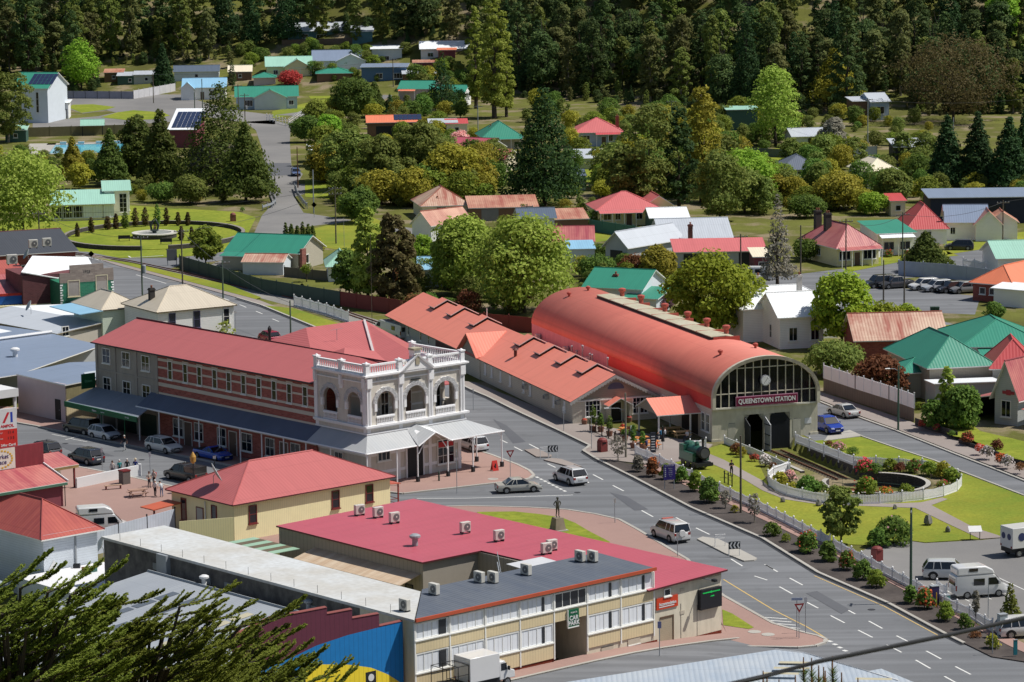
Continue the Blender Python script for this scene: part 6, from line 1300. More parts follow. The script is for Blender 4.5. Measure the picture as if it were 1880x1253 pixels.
def green_shop():
 P = G(113,590,0);az = 24;r = root('green_brick_shop',P,az,'green painted brick shop with stepped grey parapet dated in relief','shop');u = D(az);v = D(az+90);W = along(P,u,210);z1 = zat(P,521);zt1 = zat(P,503);zt2 = zat(P+u*W*.35,489.5);zt3 = zat(P+u*W*.9,494)
 gb = mat('green_brick',(34,120,88),.6,'brick',rgb2=(28,104,76),k=1/1.0,scale=1.3);cb = mat('parapet_block',(144,132,122),.9,'brick',rgb2=(120,108,100),k=1/1.0,scale=1.3)
 MB().box(0,0,-1,W,8,z1,gb).build('wall',r);MB().box(-.05,-.05,z1,W+.05,.3,zt1,cb).box(W*.19,-.06,zt1,W*.82,.31,zt1+1.05,cb).box(W*.82,-.05,zt1,W+.05,.3,zt1+.35,cb).build('parapet',r);text('1923',.55,DARK,r,(W*.5,-.08,zt1+.05),(R_(90),0,R_(0)))
 for x in (.22,.75): window(r,(W*(x+.03),-.02,zat(P+u*W*x,545-(10 if x > .5 else 0))),'f',1.75,2.3,1,1,fm=mat('sill_cream',(226,216,180),.6),gm=mat('boarded',(176,168,160),.8,'batten_x'))
 a = MB();
 for i in range(int(z1/.35)): a.box(-.06,-.06,i*.35,.22 if i % 2 else .35,-.0,i*.35+.2,TRIM);a.box(W-(.22 if i % 2 else .35),-.06,i*.35,W+.06,-.0,i*.35+.2,TRIM)
 a.build('quoin',r)
 P2 = G(44,585,0);r2 = root('white_roofed_store',P2,az,'maroon brick store with bright white sloping roof behind the green shop','store');W2 = along(P2,u,110);MB().box(0,0,-1,W2+6,9,zat(P2,507),WM('maroon','brick') if False else mat('maroon_brick',(116,68,70),.85,'brick',rgb2=(96,54,58),k=1/1.0)).build('wall',r2);zz = zat(P2,503)
 MB().slab([[(-.2,-.2,zz+.3),(W2*.95,-.2,zz-.9),(W2+6,2,zz-.5),(W2+7,9,zz+.6),(4,9,zz+1.3)]],.12,RM('white')[0],TRIM).build('roof',r2)
 # dark shingle buildings and red roofs at the left edge
 house('brown brick building with dark shingle roof and rooftop units','building',-30,520,140,22,22,4.2,'gable',2.2,'dark','brick',(('w','f',.25,1.2,2.4,1.2,3),('w','f',.45,1.2,1.2,1.2,2)),wk='brick',name='brick_building')
 ac_unit(61,456,6.0,22,'left rooftop unit on the dark shingle roof',1.4);ac_unit(86,453,6.2,22,'right rooftop unit on the dark shingle roof',1.4);ac_unit(22,486,5.5,22,'rooftop unit beside the pale gutter at the left edge',1.6);dish(52,480,5.4,200,'white satellite dish on the dark shingle roof',.8)
 house('low shop with pink red roof and blue signboard strip','shop',-40,586,108,20,9,3.2,'skill',1.6,'plum','cream',(),name='blue_sign_shop');P3 = G(-40,588,0);s = root('shop_signboard',P3+Vector((0,-.4,0)),20,'long blue signboard with red top edge at the left edge','sign');W3 = along(s.location,D(20),111);sp = MB().box(0,-.1,2.0,W3,0,3.2,mat('sign_blue',(44,108,200),.5)).build('sign_panel',s);MB().box(0,-.12,3.2,W3,.02,3.55,mat('sign_red3',(214,66,56),.5)).build('sign_edge',s);MB().box(0,-.8,.6,W3-1.2,-.2,1.9,WM('yellow','plain')).build('lower_panel',s)
 house('low rust red roofed lean-to shed beside the maroon brick store','shed',4,540,48,22,8,2.6,'skill',1.3,'rustred','brick',(),wk='brick',name='lean_to_shed')
 house('small dark roofed shop with long pale gutter strip','shop',-60,503,30,22,6,4.6,'skill',.4,'slate','brick',(),wk='brick',name='dark_roofed_shop')
green_shop()
def white_two_storey():
 P = G(292,655,0);az = 32;u,v = D(az),D(az+90);r = root('white_two_storey_house',P,az,'white two storey weatherboard house with beige hipped roof','house');W = along(P,u,431);h = zat(P,571);Dp = 10
 wb = WM('white');MB().box(0,0,-1,W,Dp,h-.1,wb).build('wall',r);roof_part(r,W,Dp,h,'hip',2.3,'beige',.35,trim=mat('gutter_brown',(96,84,70),.5),hipin=4.2)
 for px in (318,363,417): q = along(P,u,px);window(r,(q,-.02,h-2.7),'f',.95,2.2,1,2,fm=mat('blue_frame',(96,96,130),.5) if px < 400 else TRIM,gm=GLASS)
 chimney(r,1.6,5,h,h+2.3,mat('dark_chimney',(70,66,64),.8));MB().box(-.3,3.0,h-2.6,0,3.8,h-1.8,mat('meter',(150,160,156),.5)).build('meter_box',r)
 P2 = G(190,640,0);r2 = root('beige_roofed_annex',P2,az,'low annex with pale beige hipped roof beside the white two storey house','house');W2 = along(P2,u,262);h2 = zat(P2,567);walls_part(r2,W2,9,h2,'hip',0,WM('wgreen'));roof_part(r2,W2,9,h2,'hip',1.7,'beige',.3,trim=mat('gutter_brown',(96,84,70),.5))
 MB().slab([[(-3.5,-.5,h2-.4),(-.1,-.5,h2-.2),(-.1,9,h2-.2),(-3.5,9,h2-.4)]],.1,RM('blue')[1]).build('lean_to_roof',r2)
white_two_storey()
# ---------------------------------------------------------------- turntable garden
PK = mat('picket_white',(240,240,242),.6,var=.04,k=1/1.05)
fence('picket_fence','white picket fence looping round the sunken turntable garden',[(1460,813),(1567,855),(1608,857),(1650,859),(1693,862),(1735,871),(1758,882),(1765,892),(1757,902),(1732,911),(1695,918),(1656,922),(1615,925),(1576,927),(1540,926),(1515,924),(1473,917),(1445,910),(1424,901),(1412,892),(1410,883),(1420,874),(1448,864)],1.0,PK,'picket',post=3.2,zb=.05)
fence('picket_fence','white low fence from the pit corner back to the shed door',[(1450,866),(1400,843),(1352,823),(1330,815)],.75,PK,'board',post=3.5,zb=.05)
fence('picket_fence','white picket fence with capped posts along the park, upper length',[(1166,834),(1211,853),(1254,873),(1302,896),(1360,923),(1393,937),(1425,953),(1457,969),(1489,986),(1507,994),(1524,1003)],.95,PK,'picket',post=2.6,zb=.12)
fence('picket_fence','white picket fence with capped posts along the car park, lower length',[(1530,1007),(1545,1016),(1600,1044),(1658,1074),(1708,1099),(1734,1115),(1780,1135),(1808,1153),(1822,1160)],.95,PK,'picket',post=2.6,zb=.12)
fence('picket_fence','short white picket return at the car park gap',[(1720,1085),(1738,1095)],.9,PK,'picket',post=1.5,zb=.12)
def pit():
 r = root('turntable_pit_wall',Vector((PIT.x,PIT.y,0)),0,'dark stone lining wall of the turntable pit and cutting','retaining wall');a = MB();n = 40;R = PITR-.35
 for i in range(n):
  q0,q1 = 2*math.pi*i/n,2*math.pi*(i+1)/n;m_ = Vector((PIT.x+math.cos((q0+q1)/2)*(R+1.2),PIT.y+math.sin((q0+q1)/2)*(R+1.2),0));v = m_-CUT0
  if v.dot(CA) < 19 and .1 < v.dot(CF) < 7.2: continue
  p = [(math.cos(q)*rr,math.sin(q)*rr) for q,rr in ((q0,R),(q1,R),(q1,R+.5),(q0,R+.5))];a.prism(p,-1.3,.12,STONE,CONC)
 for b0,b1,s0,e0 in ((7.0,7.45,-.4,17.5),(-.15,.3,1.0,14.2)):
  p = [CUT0+CA*s0+CF*b0,CUT0+CA*e0+CF*b0,CUT0+CA*e0+CF*b1,CUT0+CA*s0+CF*b1];a.prism([(x.x-PIT.x,x.y-PIT.y) for x in p],-1.3,.3 if b0 > 1 else .1,STONE,CONC)
 a.build('stone_lining',r)
 t = root('turntable_bridge',Vector((PIT.x,PIT.y,-1.0)),A_AZ+38,'rusty railway turntable bridge deck inside the sunken pit','turntable');MB().box(-4.6,-1.1,-.2,4.6,1.1,0,mat('rust_deck',(196,118,92),.8,'stain',rgb2=(160,92,72))).build('deck',t)
 for s in (-.55,.55): MB().box(-4.6,s-.05,0,4.6,s+.05,.12,mat('rust_rail',(128,84,66),.8)).build('rail',t)
 for s in (-1.1,1.1): MB().tube([(-4.4,s,.0),(-4.4,s,.9),(4.4,s,.9),(4.4,s,0)],.03,mat('rail_green',(70,110,100),.5),5).build('handrail',t)
pit()
TG = [('magenta','bush',1588,866,846,34,'magenta flowering shrub at the head of the turntable pit','magenta',300),('bush',None,1607,867,850,26,'plain green shrub beside the magenta one at the pit head',None,0),('bushy',None,1634,862,842,28,'tall yellow green shrub against the pit back fence',None,0),('copper',None,1653,866,850,26,'bronze leaved shrub at the pit back fence',None,0),('bush',None,1678,866,844,30,'red tipped green shrub at the pit back fence','red',50),('bushy',None,1706,872,848,34,'big green and yellow shrub near the pit fence bend',None,0),('gold',None,1732,876,848,30,'golden shrub near the pit fence bend',None,0),('bushy',None,1747,889,858,32,'tall green gold shrub at the right end of the pit garden',None,0),('bushy',None,1730,897,884,26,'low yellow green shrub with red flower by the pit fence','red',20),('bushy',None,1664,905,889,28,'round green shrub alone on the near pit rim',None,0),('gold',None,1625,907,896,26,'low orange tipped shrub on the near pit rim','orangefl',60),('bushy',None,1590,909,877,42,'large leafy shrub with orange tips on the near pit rim','orangefl',60),
      ('gold',None,1432,893,868,30,'yellow flowering shrub inside the pit fence bend','gold',100),('whitefl',None,1450,883,866,26,'pale pink azalea inside the pit fence','pinkfl',250),('bush',None,1483,907,875,42,'broad glossy green shrub inside the pit fence',None,0),('gold',None,1455,899,885,20,'small golden shrub before the pale pink azalea',None,0),('bush',None,1506,906,884,24,'mid green shrub beside the broad glossy one',None,0),('pinkfl',None,1541,826,815,24,'pink azalea on the lawn above the pit wall','pinkfl',200),('bush',None,1565,833,822,26,'low green shrub on the lawn above the pit wall',None,0),('copper',None,1522,818,810,20,'low bronze shrub above the pit wall near the shed',None,0)]
for c,_,x,y0,y1,wd,l,fl,nf in TG: bush('bush' if c in ('magenta','pinkfl') else c if c != 'whitefl' else 'grey',x,y0+1,y1-(y0-y1)*.12,wd*1.22,l,fl,max(nf,40),z=.05)
for c,x,y0,y1,wd,l,fl,nf in [('copper',1352,833,812,30,'russet leaved shrub by the shed portal',None,0),('gold',1362,838,818,24,'yellow green shrub beside the shed portal',None,0),('copper',1385,846,833,24,'red brown shrub on the lawn edge before the pit','red',60),('grey',1405,855,834,26,'pale pink flowering shrub on the lawn edge before the pit','whitefl',200),('copper',1420,862,848,20,'small russet shrub before the pit fence corner',None,0),
 ('grey',1172,866,832,28,'grey green shrub by the forecourt corner',None,0),('copper',1198,875,833,30,'orange tinted shrub second from the forecourt corner','orangefl',80),('bushy',1222,880,846,26,'yellow green shrub behind the purple sign',None,0),('bush',1252,886,852,30,'dark green shrub right of the purple sign',None,0),('bushy',1276,902,858,32,'bright yellow green shrub leaning over the park fence',None,0),('bush',1302,922,872,46,'large loose green shrub before the park fence',None,0),('gold',1349,941,926,18,'small round golden shrub by the steel pole',None,0),('bush',1418,984,957,38,'pair-crowned dark shrub in the mulch bed',None,0),('bushy',1443,995,979,26,'low yellow green shrub in the mulch bed',None,0),('bush',1483,1014,974,48,'green shrub with orange flowers, first of the row by the lower fence','orangefl',120),('bush',1521,1030,990,42,'dark rounded shrub second in the row by the lower fence',None,0),('bush',1555,1046,1007,38,'shrub with pink red flowers third in the row by the lower fence','red',160),('bush',1584,1064,1023,44,'dense green shrub fourth in the row by the lower fence',None,0),('bushy',1610,1078,1042,42,'light green shrub fifth in the row by the lower fence',None,0),('bush',1672,1108,1070,34,'dark shrub at the foot of the green pole',None,0),('bush',1697,1118,1075,40,'orange flowering shrub beside the green pole','orangefl',200),('bushy',1737,1140,1098,36,'upright green gold shrub before the camper van',None,0),('bush',1772,1156,1122,32,'sparse green shrub with bare stem in the mulch bed',None,0),('copper',1790,1170,1160,30,'low rust coloured ground shrub under the cable',None,0),('bushy',1822,1190,1163,32,'round pale yellow variegated shrub in the mulch bed','gold',120)]:
 bush(c,x,y0,y1,wd,l,fl,max(nf,30))
tree('gum','olive',1544,1000,893,92,'bushy dark bottlebrush tree by the gap in the park fence',name='bottlebrush_tree',trunk=.12);bush('bush',1640,998,945,84,'large rhododendron with pink flowers beside the park gap','pinkfl',40,z=.05);bush('bush',1612,1004,965,50,'dark round shrub left of the large rhododendron',None,z=.05)
tree('cone','olive',1855,1162,1067,46,'young dark upright shrub tree by the car park corner',name='shrub_tree',trunk=.08);tree('gum','grey',1792,1145,1082,18,'thin bare twiggy sapling before the camper van',name='sapling',trunk=.3,n=240)
for x,yb,yt,wd,l in ((1135,848,800,44,'leafless shrub by the forecourt corner pole'),(1332,935,900,30,'leafless pale sapling left of the steel pole'),(1385,962,905,34,'leafless sapling right of the steel pole')): tree('gum','grey',x,yb,yt,wd,l,name='bare_shrub',trunk=.25,n=150,bark=PBARK,limbs=9)
# ---------------------------------------------------------------- station yard
def yard():
 r = root('locomotive_boiler',G(1278,858,.05),A_AZ+8,'small green steam locomotive with black smokebox on display','locomotive');gm = paint('loco_green',(44,98,80),.45,.2);bk = mat('loco_black',(40,42,46),.45)
 def cyl(x0,x1,z,rad,m,nm): o = MB().lathe([(rad,x0),(rad,x1)],0,0,m,20).build(nm,r,loc=(0,0,z));o.rotation_euler = (0,R_(90),0);return o
 cyl(-1.0,1.15,1.75,.62,gm,'boiler');cyl(1.151,1.8,1.75,.66,bk,'smokebox');cyl(1.801,1.86,1.75,.5,mat('smokebox_door',(84,86,90),.4),'smokebox_door')
 MB().lathe([(.13,2.3),(.12,2.9),(.17,3.25),(.17,3.3)],1.45,0,bk,12).build('chimney',r);MB().lathe([(.26,2.3),(.25,2.55),(.14,2.75),(.05,2.8)],.2,0,gm,12).build('dome',r)
 c = MB();c.box(-2.0,-.9,.8,-1.05,.9,2.3,gm).lathe([(.6,2.3),(.5,2.5),(.2,2.62)],-1.4,0,gm,12);c.build('cab',r);MB().box(-2.3,-.8,.55,1.75,.8,.78,bk).build('frame',r);MB().box(-.9,-1.0,.8,1.0,-.63,1.7,gm).box(-.9,.63,.8,1.0,1.0,1.7,gm).build('side_tank',r);MB().box(1.7,-1.0,.35,1.85,1.0,.7,bk).build('buffer_beam',r)
 for x in (-1.5,-.4,.7):
  for s in (-1,1): o = MB().lathe([(.38,-.06),(.38,.06)],0,0,bk,16).build('wheel',r,loc=(x,s*.72,.4));o.rotation_euler = (R_(90),0,0)
 s = root('information_sign',G(1229,898,.12),8,'purple visitor information sign with white lettering on two posts','sign')
 for x in (-.48,.48): MB().tube([(x,0,-.2),(x,0,2.5)],.04,GALV,6).build('post',s)
 p = MB().box(-.6,-.07,.95,.6,-.03,2.5,mat('sign_purple',(84,68,160),.45)).build('sign_panel',s);text('QUEENSTOWN',.13,WHITE,p,(0,-.08,2.38),(R_(90),0,0))
 for i,t in enumerate(('Museum','Toilets','Railway','Parking','Fuel')): text(t,.13,WHITE,p,(.1,-.08,2.12-i*.2),(R_(90),0,0));MB().cb(-.42,-.078,2.06-i*.2,.12,.01,.12,WHITE).build('symbol',p)
 for x,y,d,l in ((1152,797,30,'orange timber table with bench seats before the cafe door'),(1175,815,20,'orange timber table near the potted trees'),(1235,797,15,'pale picnic table at the edge of the porch shade'),(1252,804,15,'pale picnic table nearest the shed wall'),(1195,823,20,'timber table beside the person in orange')): picnic(x,y,d,l,(232,150,84) if x < 1200 else (226,190,140))
 for x,y,t,l in ((1089,792,742,'small potted tree by the cafe window'),(1103,793,757,'potted tree between rail and cafe wall'),(1119,801,762,'potted tree in a large tub before the cafe'),(1163,823,780,'potted shrub by the forecourt tables'),(1180,826,792,'potted shrub beside the dark menu board'),(1147,810,788,'tall grassy pot plant in the forecourt')):
  P = G(x,y,.13);r = root('potted_plant',P,0,l,'potted plant');MB().lathe([(.28,0),(.38,.5),(.4,.55)],0,0,mat('terracotta_pot',(150,106,86),.8),12).build('pot',r);H = (y-t)/16.4;c = bpy.data.objects.new('foliage',crown_mesh('column',x,H-.7,.5,320,.12,LF['bush']));col.objects.link(c);c.parent = r;c.location = (0,0,.7);MB().tube([(0,0,.5),(0,0,H*.7)],.03,BARK,5).build('stem',r)
 r = root('litter_bin',G(1106,829,.13),30,'round topped dark red litter bin at the forecourt corner','bin');rb = mat('bin_red',(136,62,60),.6);MB().box(-.42,-.42,0,.42,.42,1.1,rb).build('body',r);MB().lathe([(.55,1.1),(.5,1.3),(.3,1.45),(.05,1.5)],0,0,rb,12).build('lid',r);MB().box(-.2,-.43,.85,.2,-.42,1.02,BLK).build('slot',r)
 r = root('litter_bin',G(1610,1029,.13),30,'dark red litter bin by the park fence','bin');MB().box(-.4,-.4,0,.4,.4,1.0,rb).build('body',r);MB().lathe([(.52,1.0),(.48,1.15),(.28,1.28),(.05,1.32)],0,0,rb,12).build('lid',r)
 r = root('menu_board',G(1199,833,.13),10,'tall dark menu board with white lines by the tables','sign');MB().box(-.3,-.05,.1,.3,.05,2.3,mat('board_dark',(52,58,72),.5)).build('panel',r);a = MB()
 for i in range(6): a.box(-.2,-.06,.4+i*.28,.2,-.051,.5+i*.28,WHITE)
 a.build('lettering',r)
 fence('barrier_rail','low dark rails between the cafe yard and the footpath',[(1083,790),(1105,800),(1130,811)],.95,mat('rail_brown',(84,72,64),.6),'mesh',post=1.9,zb=.13);fence('barrier_rail','low dark rails near the forecourt corner tables',[(1128,812),(1150,822)],.9,mat('rail_brown',(84,72,64),.6),'mesh',post=2,zb=.13)
 fence('handrail','small black handrail by the park steps',[(1330,886),(1344,893)],1.0,DARK,'mesh',post=1.2,zb=.1);fence('barrier','white slatted barrier beside the locomotive',[(1267,826),(1296,823)],1.0,PK,'picket',post=3,zb=.13)
 r = root('umbrella',G(1217,826,.13),0,'folded black umbrella in the forecourt','umbrella');MB().tube([(0,0,0),(0,0,2.6)],.03,GALV,6).build('pole',r);MB().lathe([(.2,.9),(.1,1.9),(.03,2.5)],0,0,BLK,8).build('canopy',r)
 for x,y,c,l in ((1073,779,(150,110,90),'left flower box on the ground below the cafe window'),(1155,774,(160,100,76),'flower box right of the cafe door')): r = root('flower_box',G(x,y,.13),F_AZ,l,'planter');MB().lathe([(.3,0),(.36,.45),(.33,.5)],0,0,mat('barrel',c,.8),10).build('barrel',r);MB().lathe([(.3,.5),(.25,.6),(.1,.66)],0,0,LF['red'],8).build('flowers',r)
 r = root('cafe_chair',G(1164,800,.13),40,'pale green slatted chair before the cafe','chair');m = mat('chair_green',(186,204,190),.6);MB().box(-.3,-.3,.4,.3,.3,.46,m).build('seat',r);MB().box(-.3,.24,.46,.3,.3,1.1,m).build('backrest',r)
 for x in (-.26,.26):
  for y in (-.26,.26): MB().cb(x,y,0,.05,.05,.4,m).build('leg',r)
 r = root('information_board',G(1790,991,.05),5,'white sloping information panel on two legs at the lawn edge','sign')
 for x in (-.45,.45): MB().cb(x,0,0,.06,.06,.9,DARK).build('leg',r)
 MB().add([(-.62,-.3,.8),(.62,-.3,.8),(.62,.3,1.25),(-.62,.3,1.25),(-.62,-.3,.75),(.62,-.3,.75),(.62,.3,1.2),(-.62,.3,1.2)],[(0,1,2,3),(7,6,5,4),(0,4,5,1),(1,5,6,2),(2,6,7,3),(3,7,4,0)],mat('panel_white',(244,244,244),.4)).build('panel',r)
 for x,y,h,l in ((1704,964,1.0,'tall standing grey boulder on the lawn'),(1740,977,.6,'round pale boulder on the lawn by the path'),(1437,922,.55,'dark boulder beside the path bend'),(1503,929,.7,'dark boulder by the pit fence under the bottlebrush'),(1643,935,.5,'brown boulder where the paths meet')):
  P = G(x,y,.05);r = root('boulder',P,x,l,'boulder');bm = bmesh.new();bmesh.ops.create_icosphere(bm,subdivisions=2,radius=.5)
  rr = random.Random(x)
  for v in bm.verts: v.co = Vector((v.co.x*h*.9,v.co.y*h*.8,max(-.1,v.co.z*h*2*.8)+.2*h))*(1+rr.uniform(-.14,.14))
  me = bpy.data.meshes.new('rock');bm.to_mesh(me);bm.free();me.materials.append(mat('rock',(150,148,144),.9,'stain',rgb2=(112,108,104)));o = bpy.data.objects.new('rock',me);col.objects.link(o);o.parent = r
 r = root('statue',G(1024,974,.15),-60,'bronze statue of a standing figure on a tapered stone plinth','statue');bz = mat('bronze',(84,84,80),.5,var=.2);MB().add([(-.62,-.62,-.2),(.62,-.62,-.2),(.62,.62,-.2),(-.62,.62,-.2),(-.4,-.4,1.25),(.4,-.4,1.25),(.4,.4,1.25),(-.4,.4,1.25)],[(0,1,5,4),(1,2,6,5),(2,3,7,6),(3,0,4,7),(4,5,6,7)],mat('plinth_stone',(170,154,136),.85,'stain',rgb2=(140,126,112))).cb(0,0,-.1,1.5,1.5,.2,CONC).build('plinth',r)
 p = person(1024,974,0,bz,bz,'x','hip',h=1.95,P=Vector((0,0,1.25)),cat='statue',skin=bz,hair=(84,84,80))
 for ch in list(p.children): ch.parent = r;ch.location = (0,0,1.25);ch.name = 'figure' if ch.name.startswith('body') else 'hat'
 bpy.data.objects.remove(p)
 for x,y,rgb,l,k_ in ((1735,1110,(120,180,176),'pale green utility box by the car park fence',.8),(1715,1110,(60,50,100),'purple parking ticket machine by the green pole',1.6),(1840,1170,(196,210,216),'pale grey electrical kiosk at the fence end',1.9),(1864,1205,(40,124,140),'teal marker panel in the mulch bed',1.3)):
  r = root('utility_box',G(x,y,.12),20,l,'utility box');m = mat('box_%d' % x,rgb,.5);b = MB().box(-.35,-.25,0,.35,.25,k_,m).build('cabinet',r) if x != 1864 else MB().box(-.17,-.04,.1,.17,.04,k_,m).build('panel',r);MB().box(-.38 if x != 1864 else -.19,-.28 if x != 1864 else -.06,k_,.38 if x != 1864 else .19,.28 if x != 1864 else .06,k_+.06,GALV).build('cap',r)
 for x,y,l in ((1705,1112,'left yellow bollard by the silver car'),(1719,1117,'right yellow bollard by the silver car')): r = root('bollard',G(x,y,.05),0,l,'bollard','yellow bollards');MB().lathe([(.05,0),(.05,1.3),(.02,1.36)],0,0,mat('bollard_yellow',(226,178,56),.5),8).build('post',r)
 for q,l in (((1012,833),'chevron board on the upper traffic island'),((1345,1013),'chevron board on the lower traffic island')):
  s = 1;r = root('chevron_board',G(q[0]+3,q[1]+8,.14),12,l,'sign');
  for x in (-.5,.5): MB().tube([(x,0,0),(x,0,1.35)],.035,WHITE,6).build('post',r)
  p = MB().box(-.55,-.06,.65,.55,-.03,1.35,mat('chev_black',(36,46,54),.4)).build('sign_panel',r);a = MB()
  for k_ in (-.42,-.08,.26): a.add([(k_+.12,-.065,.7),(k_+.26,-.065,.7),(k_+.1,-.065,1.0),(k_-.04,-.065,1.0)],[(0,1,2,3)],WHITE).add([(k_-.04,-.065,1.0),(k_+.1,-.065,1.0),(k_+.26,-.065,1.3),(k_+.12,-.065,1.3)],[(0,1,2,3)],WHITE)
  a.build('chevron',p)
 for q,l in (((1000,840),'white pedestrian rail on the upper traffic island'),((1322,1003),'white pedestrian rail on the lower traffic island')):
  r = root('pedestrian_rail',G(*q,.14),12,l,'rail');MB().tube([(-.48,0,0),(-.48,0,1.1),(.48,0,1.1),(.48,0,0)],.04,WHITE,6).tube([(-.48,0,.75),(.48,0,.75)],.03,WHITE,5).tube([(-.48,0,.95),(.48,0,.95)],.03,WHITE,5).build('hoop',r)
yard()
r_ = root('sandwich_board',G(908,864,.13),30,'bright red sandwich board under the hotel verandah','sign');MB().add([(-.35,-.3,0),(.35,-.3,0),(.3,0,1.05),(-.3,0,1.05),(-.35,.3,0),(.35,.3,0)],[(0,1,2,3),(3,2,5,4)],mat('board_red',(210,56,46),.5)).build('panel',r_);MB().cb(0,-.22,.3,.14,.02,.45,DARK).build('symbol',r_)
r_ = root('hydrant_post',G(806,883,.13),0,'small green street post on the hotel pavement','bollard');MB().lathe([(.1,0),(.08,.8),(.12,.85),(.05,1.0)],0,0,mat('post_green',(64,84,72),.6),8).build('post',r_)
# ---------------------------------------------------------------- vehicles
car('hatch',(232,234,238),192,806,-47,'white compact car parked nose down the hill outside the grey hotel wing')
car('wagon',(238,238,234),301,829,-47,'white wagon with roof box rack parked by the hotel verandah posts',rails=1)
car('coupeute',(28,88,200),391,843,-47,'bright blue low utility parked outside the hotel brick wing')
car('suv',(62,62,68),80,838,133,'dark grey wagon facing away beside the fuel sign',rails=1);car('suv',(54,60,74),158,850,133,'dark blue grey off-roader behind the bus shelter roof')
car('4wd',(40,42,46),150,796,138,'black off-roader in the shade of the green awning, tail lights facing us');car('ute',(54,52,50),340,882,136,'black utility with canopy behind the maroon hipped roof',canopy=True)
car('sedan',(196,194,186),952,903,12,'champagne sedan turning out of the cross street');car('suv',(232,234,236),1046,886,118,'white hatch driving away past the traffic island',rails=1,name='moving_car')
car('4wd',(230,230,230),1230,990,117,'white off-roader with spare wheel and red roof bar driving away',spare=True,bar=True,name='moving_car');car('suv',(226,228,232),867,826,118,'white car half hidden behind the hotel verandah posts')
car('suv',(206,210,214),1742,1062,-6,'silver family wagon parked behind the green pole');car('sedan',(204,206,206),1548,764,118,'silver sedan parked beside the pale retaining wall');car('ute',(36,66,168),1517,792,-66,'dark blue utility nosing out beside the train shed')
car('hatch',(170,34,70),494,628,118,'red car half hidden behind the hotel roof on the far road');car('hatch',(96,112,150),543,323,-82,'small blue car near the bridge at the end of the street')
car('suv',(44,48,60),1761,459,170,'black wagon parked on the upper right street');
for k_,c,x,y,l in (('4wd',(40,42,48),1615,528,'black off-roader at the left end of the parked row'),('ute',(84,84,88),1645,529,'grey utility second in the parked row'),('suv',(238,238,238),1697,532,'white wagon third in the parked row'),('suv',(200,204,210),1721,535,'silver wagon fourth in the parked row'),('suv',(52,56,66),1747,537,'dark wagon fifth in the parked row'),('suv',(150,152,156),1771,538,'mid grey wagon at the right end of the parked row')): car(k_,c,x,y,200,l,'cars parked nose in at the back street')
def van(px,py,head,label,camper=True,rgb=(238,239,240),name='camper_van',z=.03,L=4.9):
 r = root(name,G(px,py,z),head,label,'van');pm = paint('van_%d' % rgb[0],rgb);w2 = .95;H = 2.05;a = MB()
 def sec(x,zb,zt_,k_=1.0): return [(x,-w2*.93*k_,zb),(x,-w2*k_,zb+.25),(x,-w2*k_,zt_*.55),(x,-w2*.9*k_,zt_-.05),(x,-w2*.7*k_,zt_),(x,w2*.7*k_,zt_),(x,w2*.9*k_,zt_-.05),(x,w2*k_,zt_*.55),(x,w2*k_,zb+.25),(x,w2*.93*k_,zb)]
 xr,xf = -L/2,L/2;loft(a,[sec(xr,.4,H-.1,.94),sec(xr+.12,.3,H,.99),sec(xf-1.55,.28,H),sec(xf-1.25,.28,H-.12),sec(xf-.55,.28,1.18,.98),sec(xf-.1,.3,.98,.94),sec(xf,.4,.8,.86)],pm);bo = a.build('body',r,True);bevel(bo,.05)
 if camper:
  a = MB();hp = [(xr+.15,H-.02),(xr+.1,H+.62),(xr+.3,H+.72),(xf-2.2,H+.72),(xf-1.5,H+.4),(xf-1.3,H-.02)];n = len(hp);a.add([(x,s*.84 if z_ > H+.1 else s*.88,z_) for s in (-1,1) for x,z_ in hp],[tuple(range(n)),tuple(range(2*n-1,n-1,-1))]+[(i,(i+1) % n,n+(i+1) % n,n+i)[::-1] for i in range(n)],pm);b = a.build('high_top',r);bevel(b,.12,3)
  MB().box(xr+1.2,-.88,H+.3,xr+2.0,-.853,H+.58,CGL).build('top_window',r)
 for s in (-1,1):
  MB().box(xr+1.6,s*(w2-.015),1.15,xr+2.6,s*(w2+.012),1.72,CGL).build('side_window',r);MB().add([(xf-1.95,s*(w2+.01),1.15),(xf-.85,s*(w2+.01),1.15),(xf-1.25,s*(w2-.06),1.75),(xf-1.95,s*(w2-.06),1.75)],[(0,1,2,3),(3,2,1,0)],CGL).build('side_window',r)
  MB().box(xr-.01,s*.78,.75,xr+.1,s*.92,1.2,TL).build('tail_light',r);MB().box(xf-.22,s*.55,.72,xf-.0,s*.84,.92,HL).build('headlight',r);MB().box(xf-1.05,s*(w2+.02),1.2,xf-.9,s*(w2+.22),1.5,pm).build('side_mirror',r)
  for x in (xr+1.0,xf-1.0): wheel(r,x,s*(w2-.1),.34)
 MB().add([(xf-1.2,-.78,H-.14),(xf-1.2,.78,H-.14),(xf-.52,.84,1.2),(xf-.52,-.84,1.2)],[(0,3,2,1),(0,1,2,3)],CGL).build('windscreen',r);MB().box(xr-.012,-.7,1.15,xr+.05,.7,1.75,CGL).build('rear_window',r);MB().box(xr-.02,-.25,.65,xr+.02,.25,.77,PLATE).build('number_plate',r);return r
van(1797,1094,14,'white high top camper van in the car park');van(1388,514,175,'white van parked by the dead conifer on the back street',camper=False,name='van',z=.02);van(187,980,15,'white high roofed van behind the pale blue fence',name='van');van(722,618,118,'long white bus behind the hotel rear roof',camper=False,name='bus',L=8)
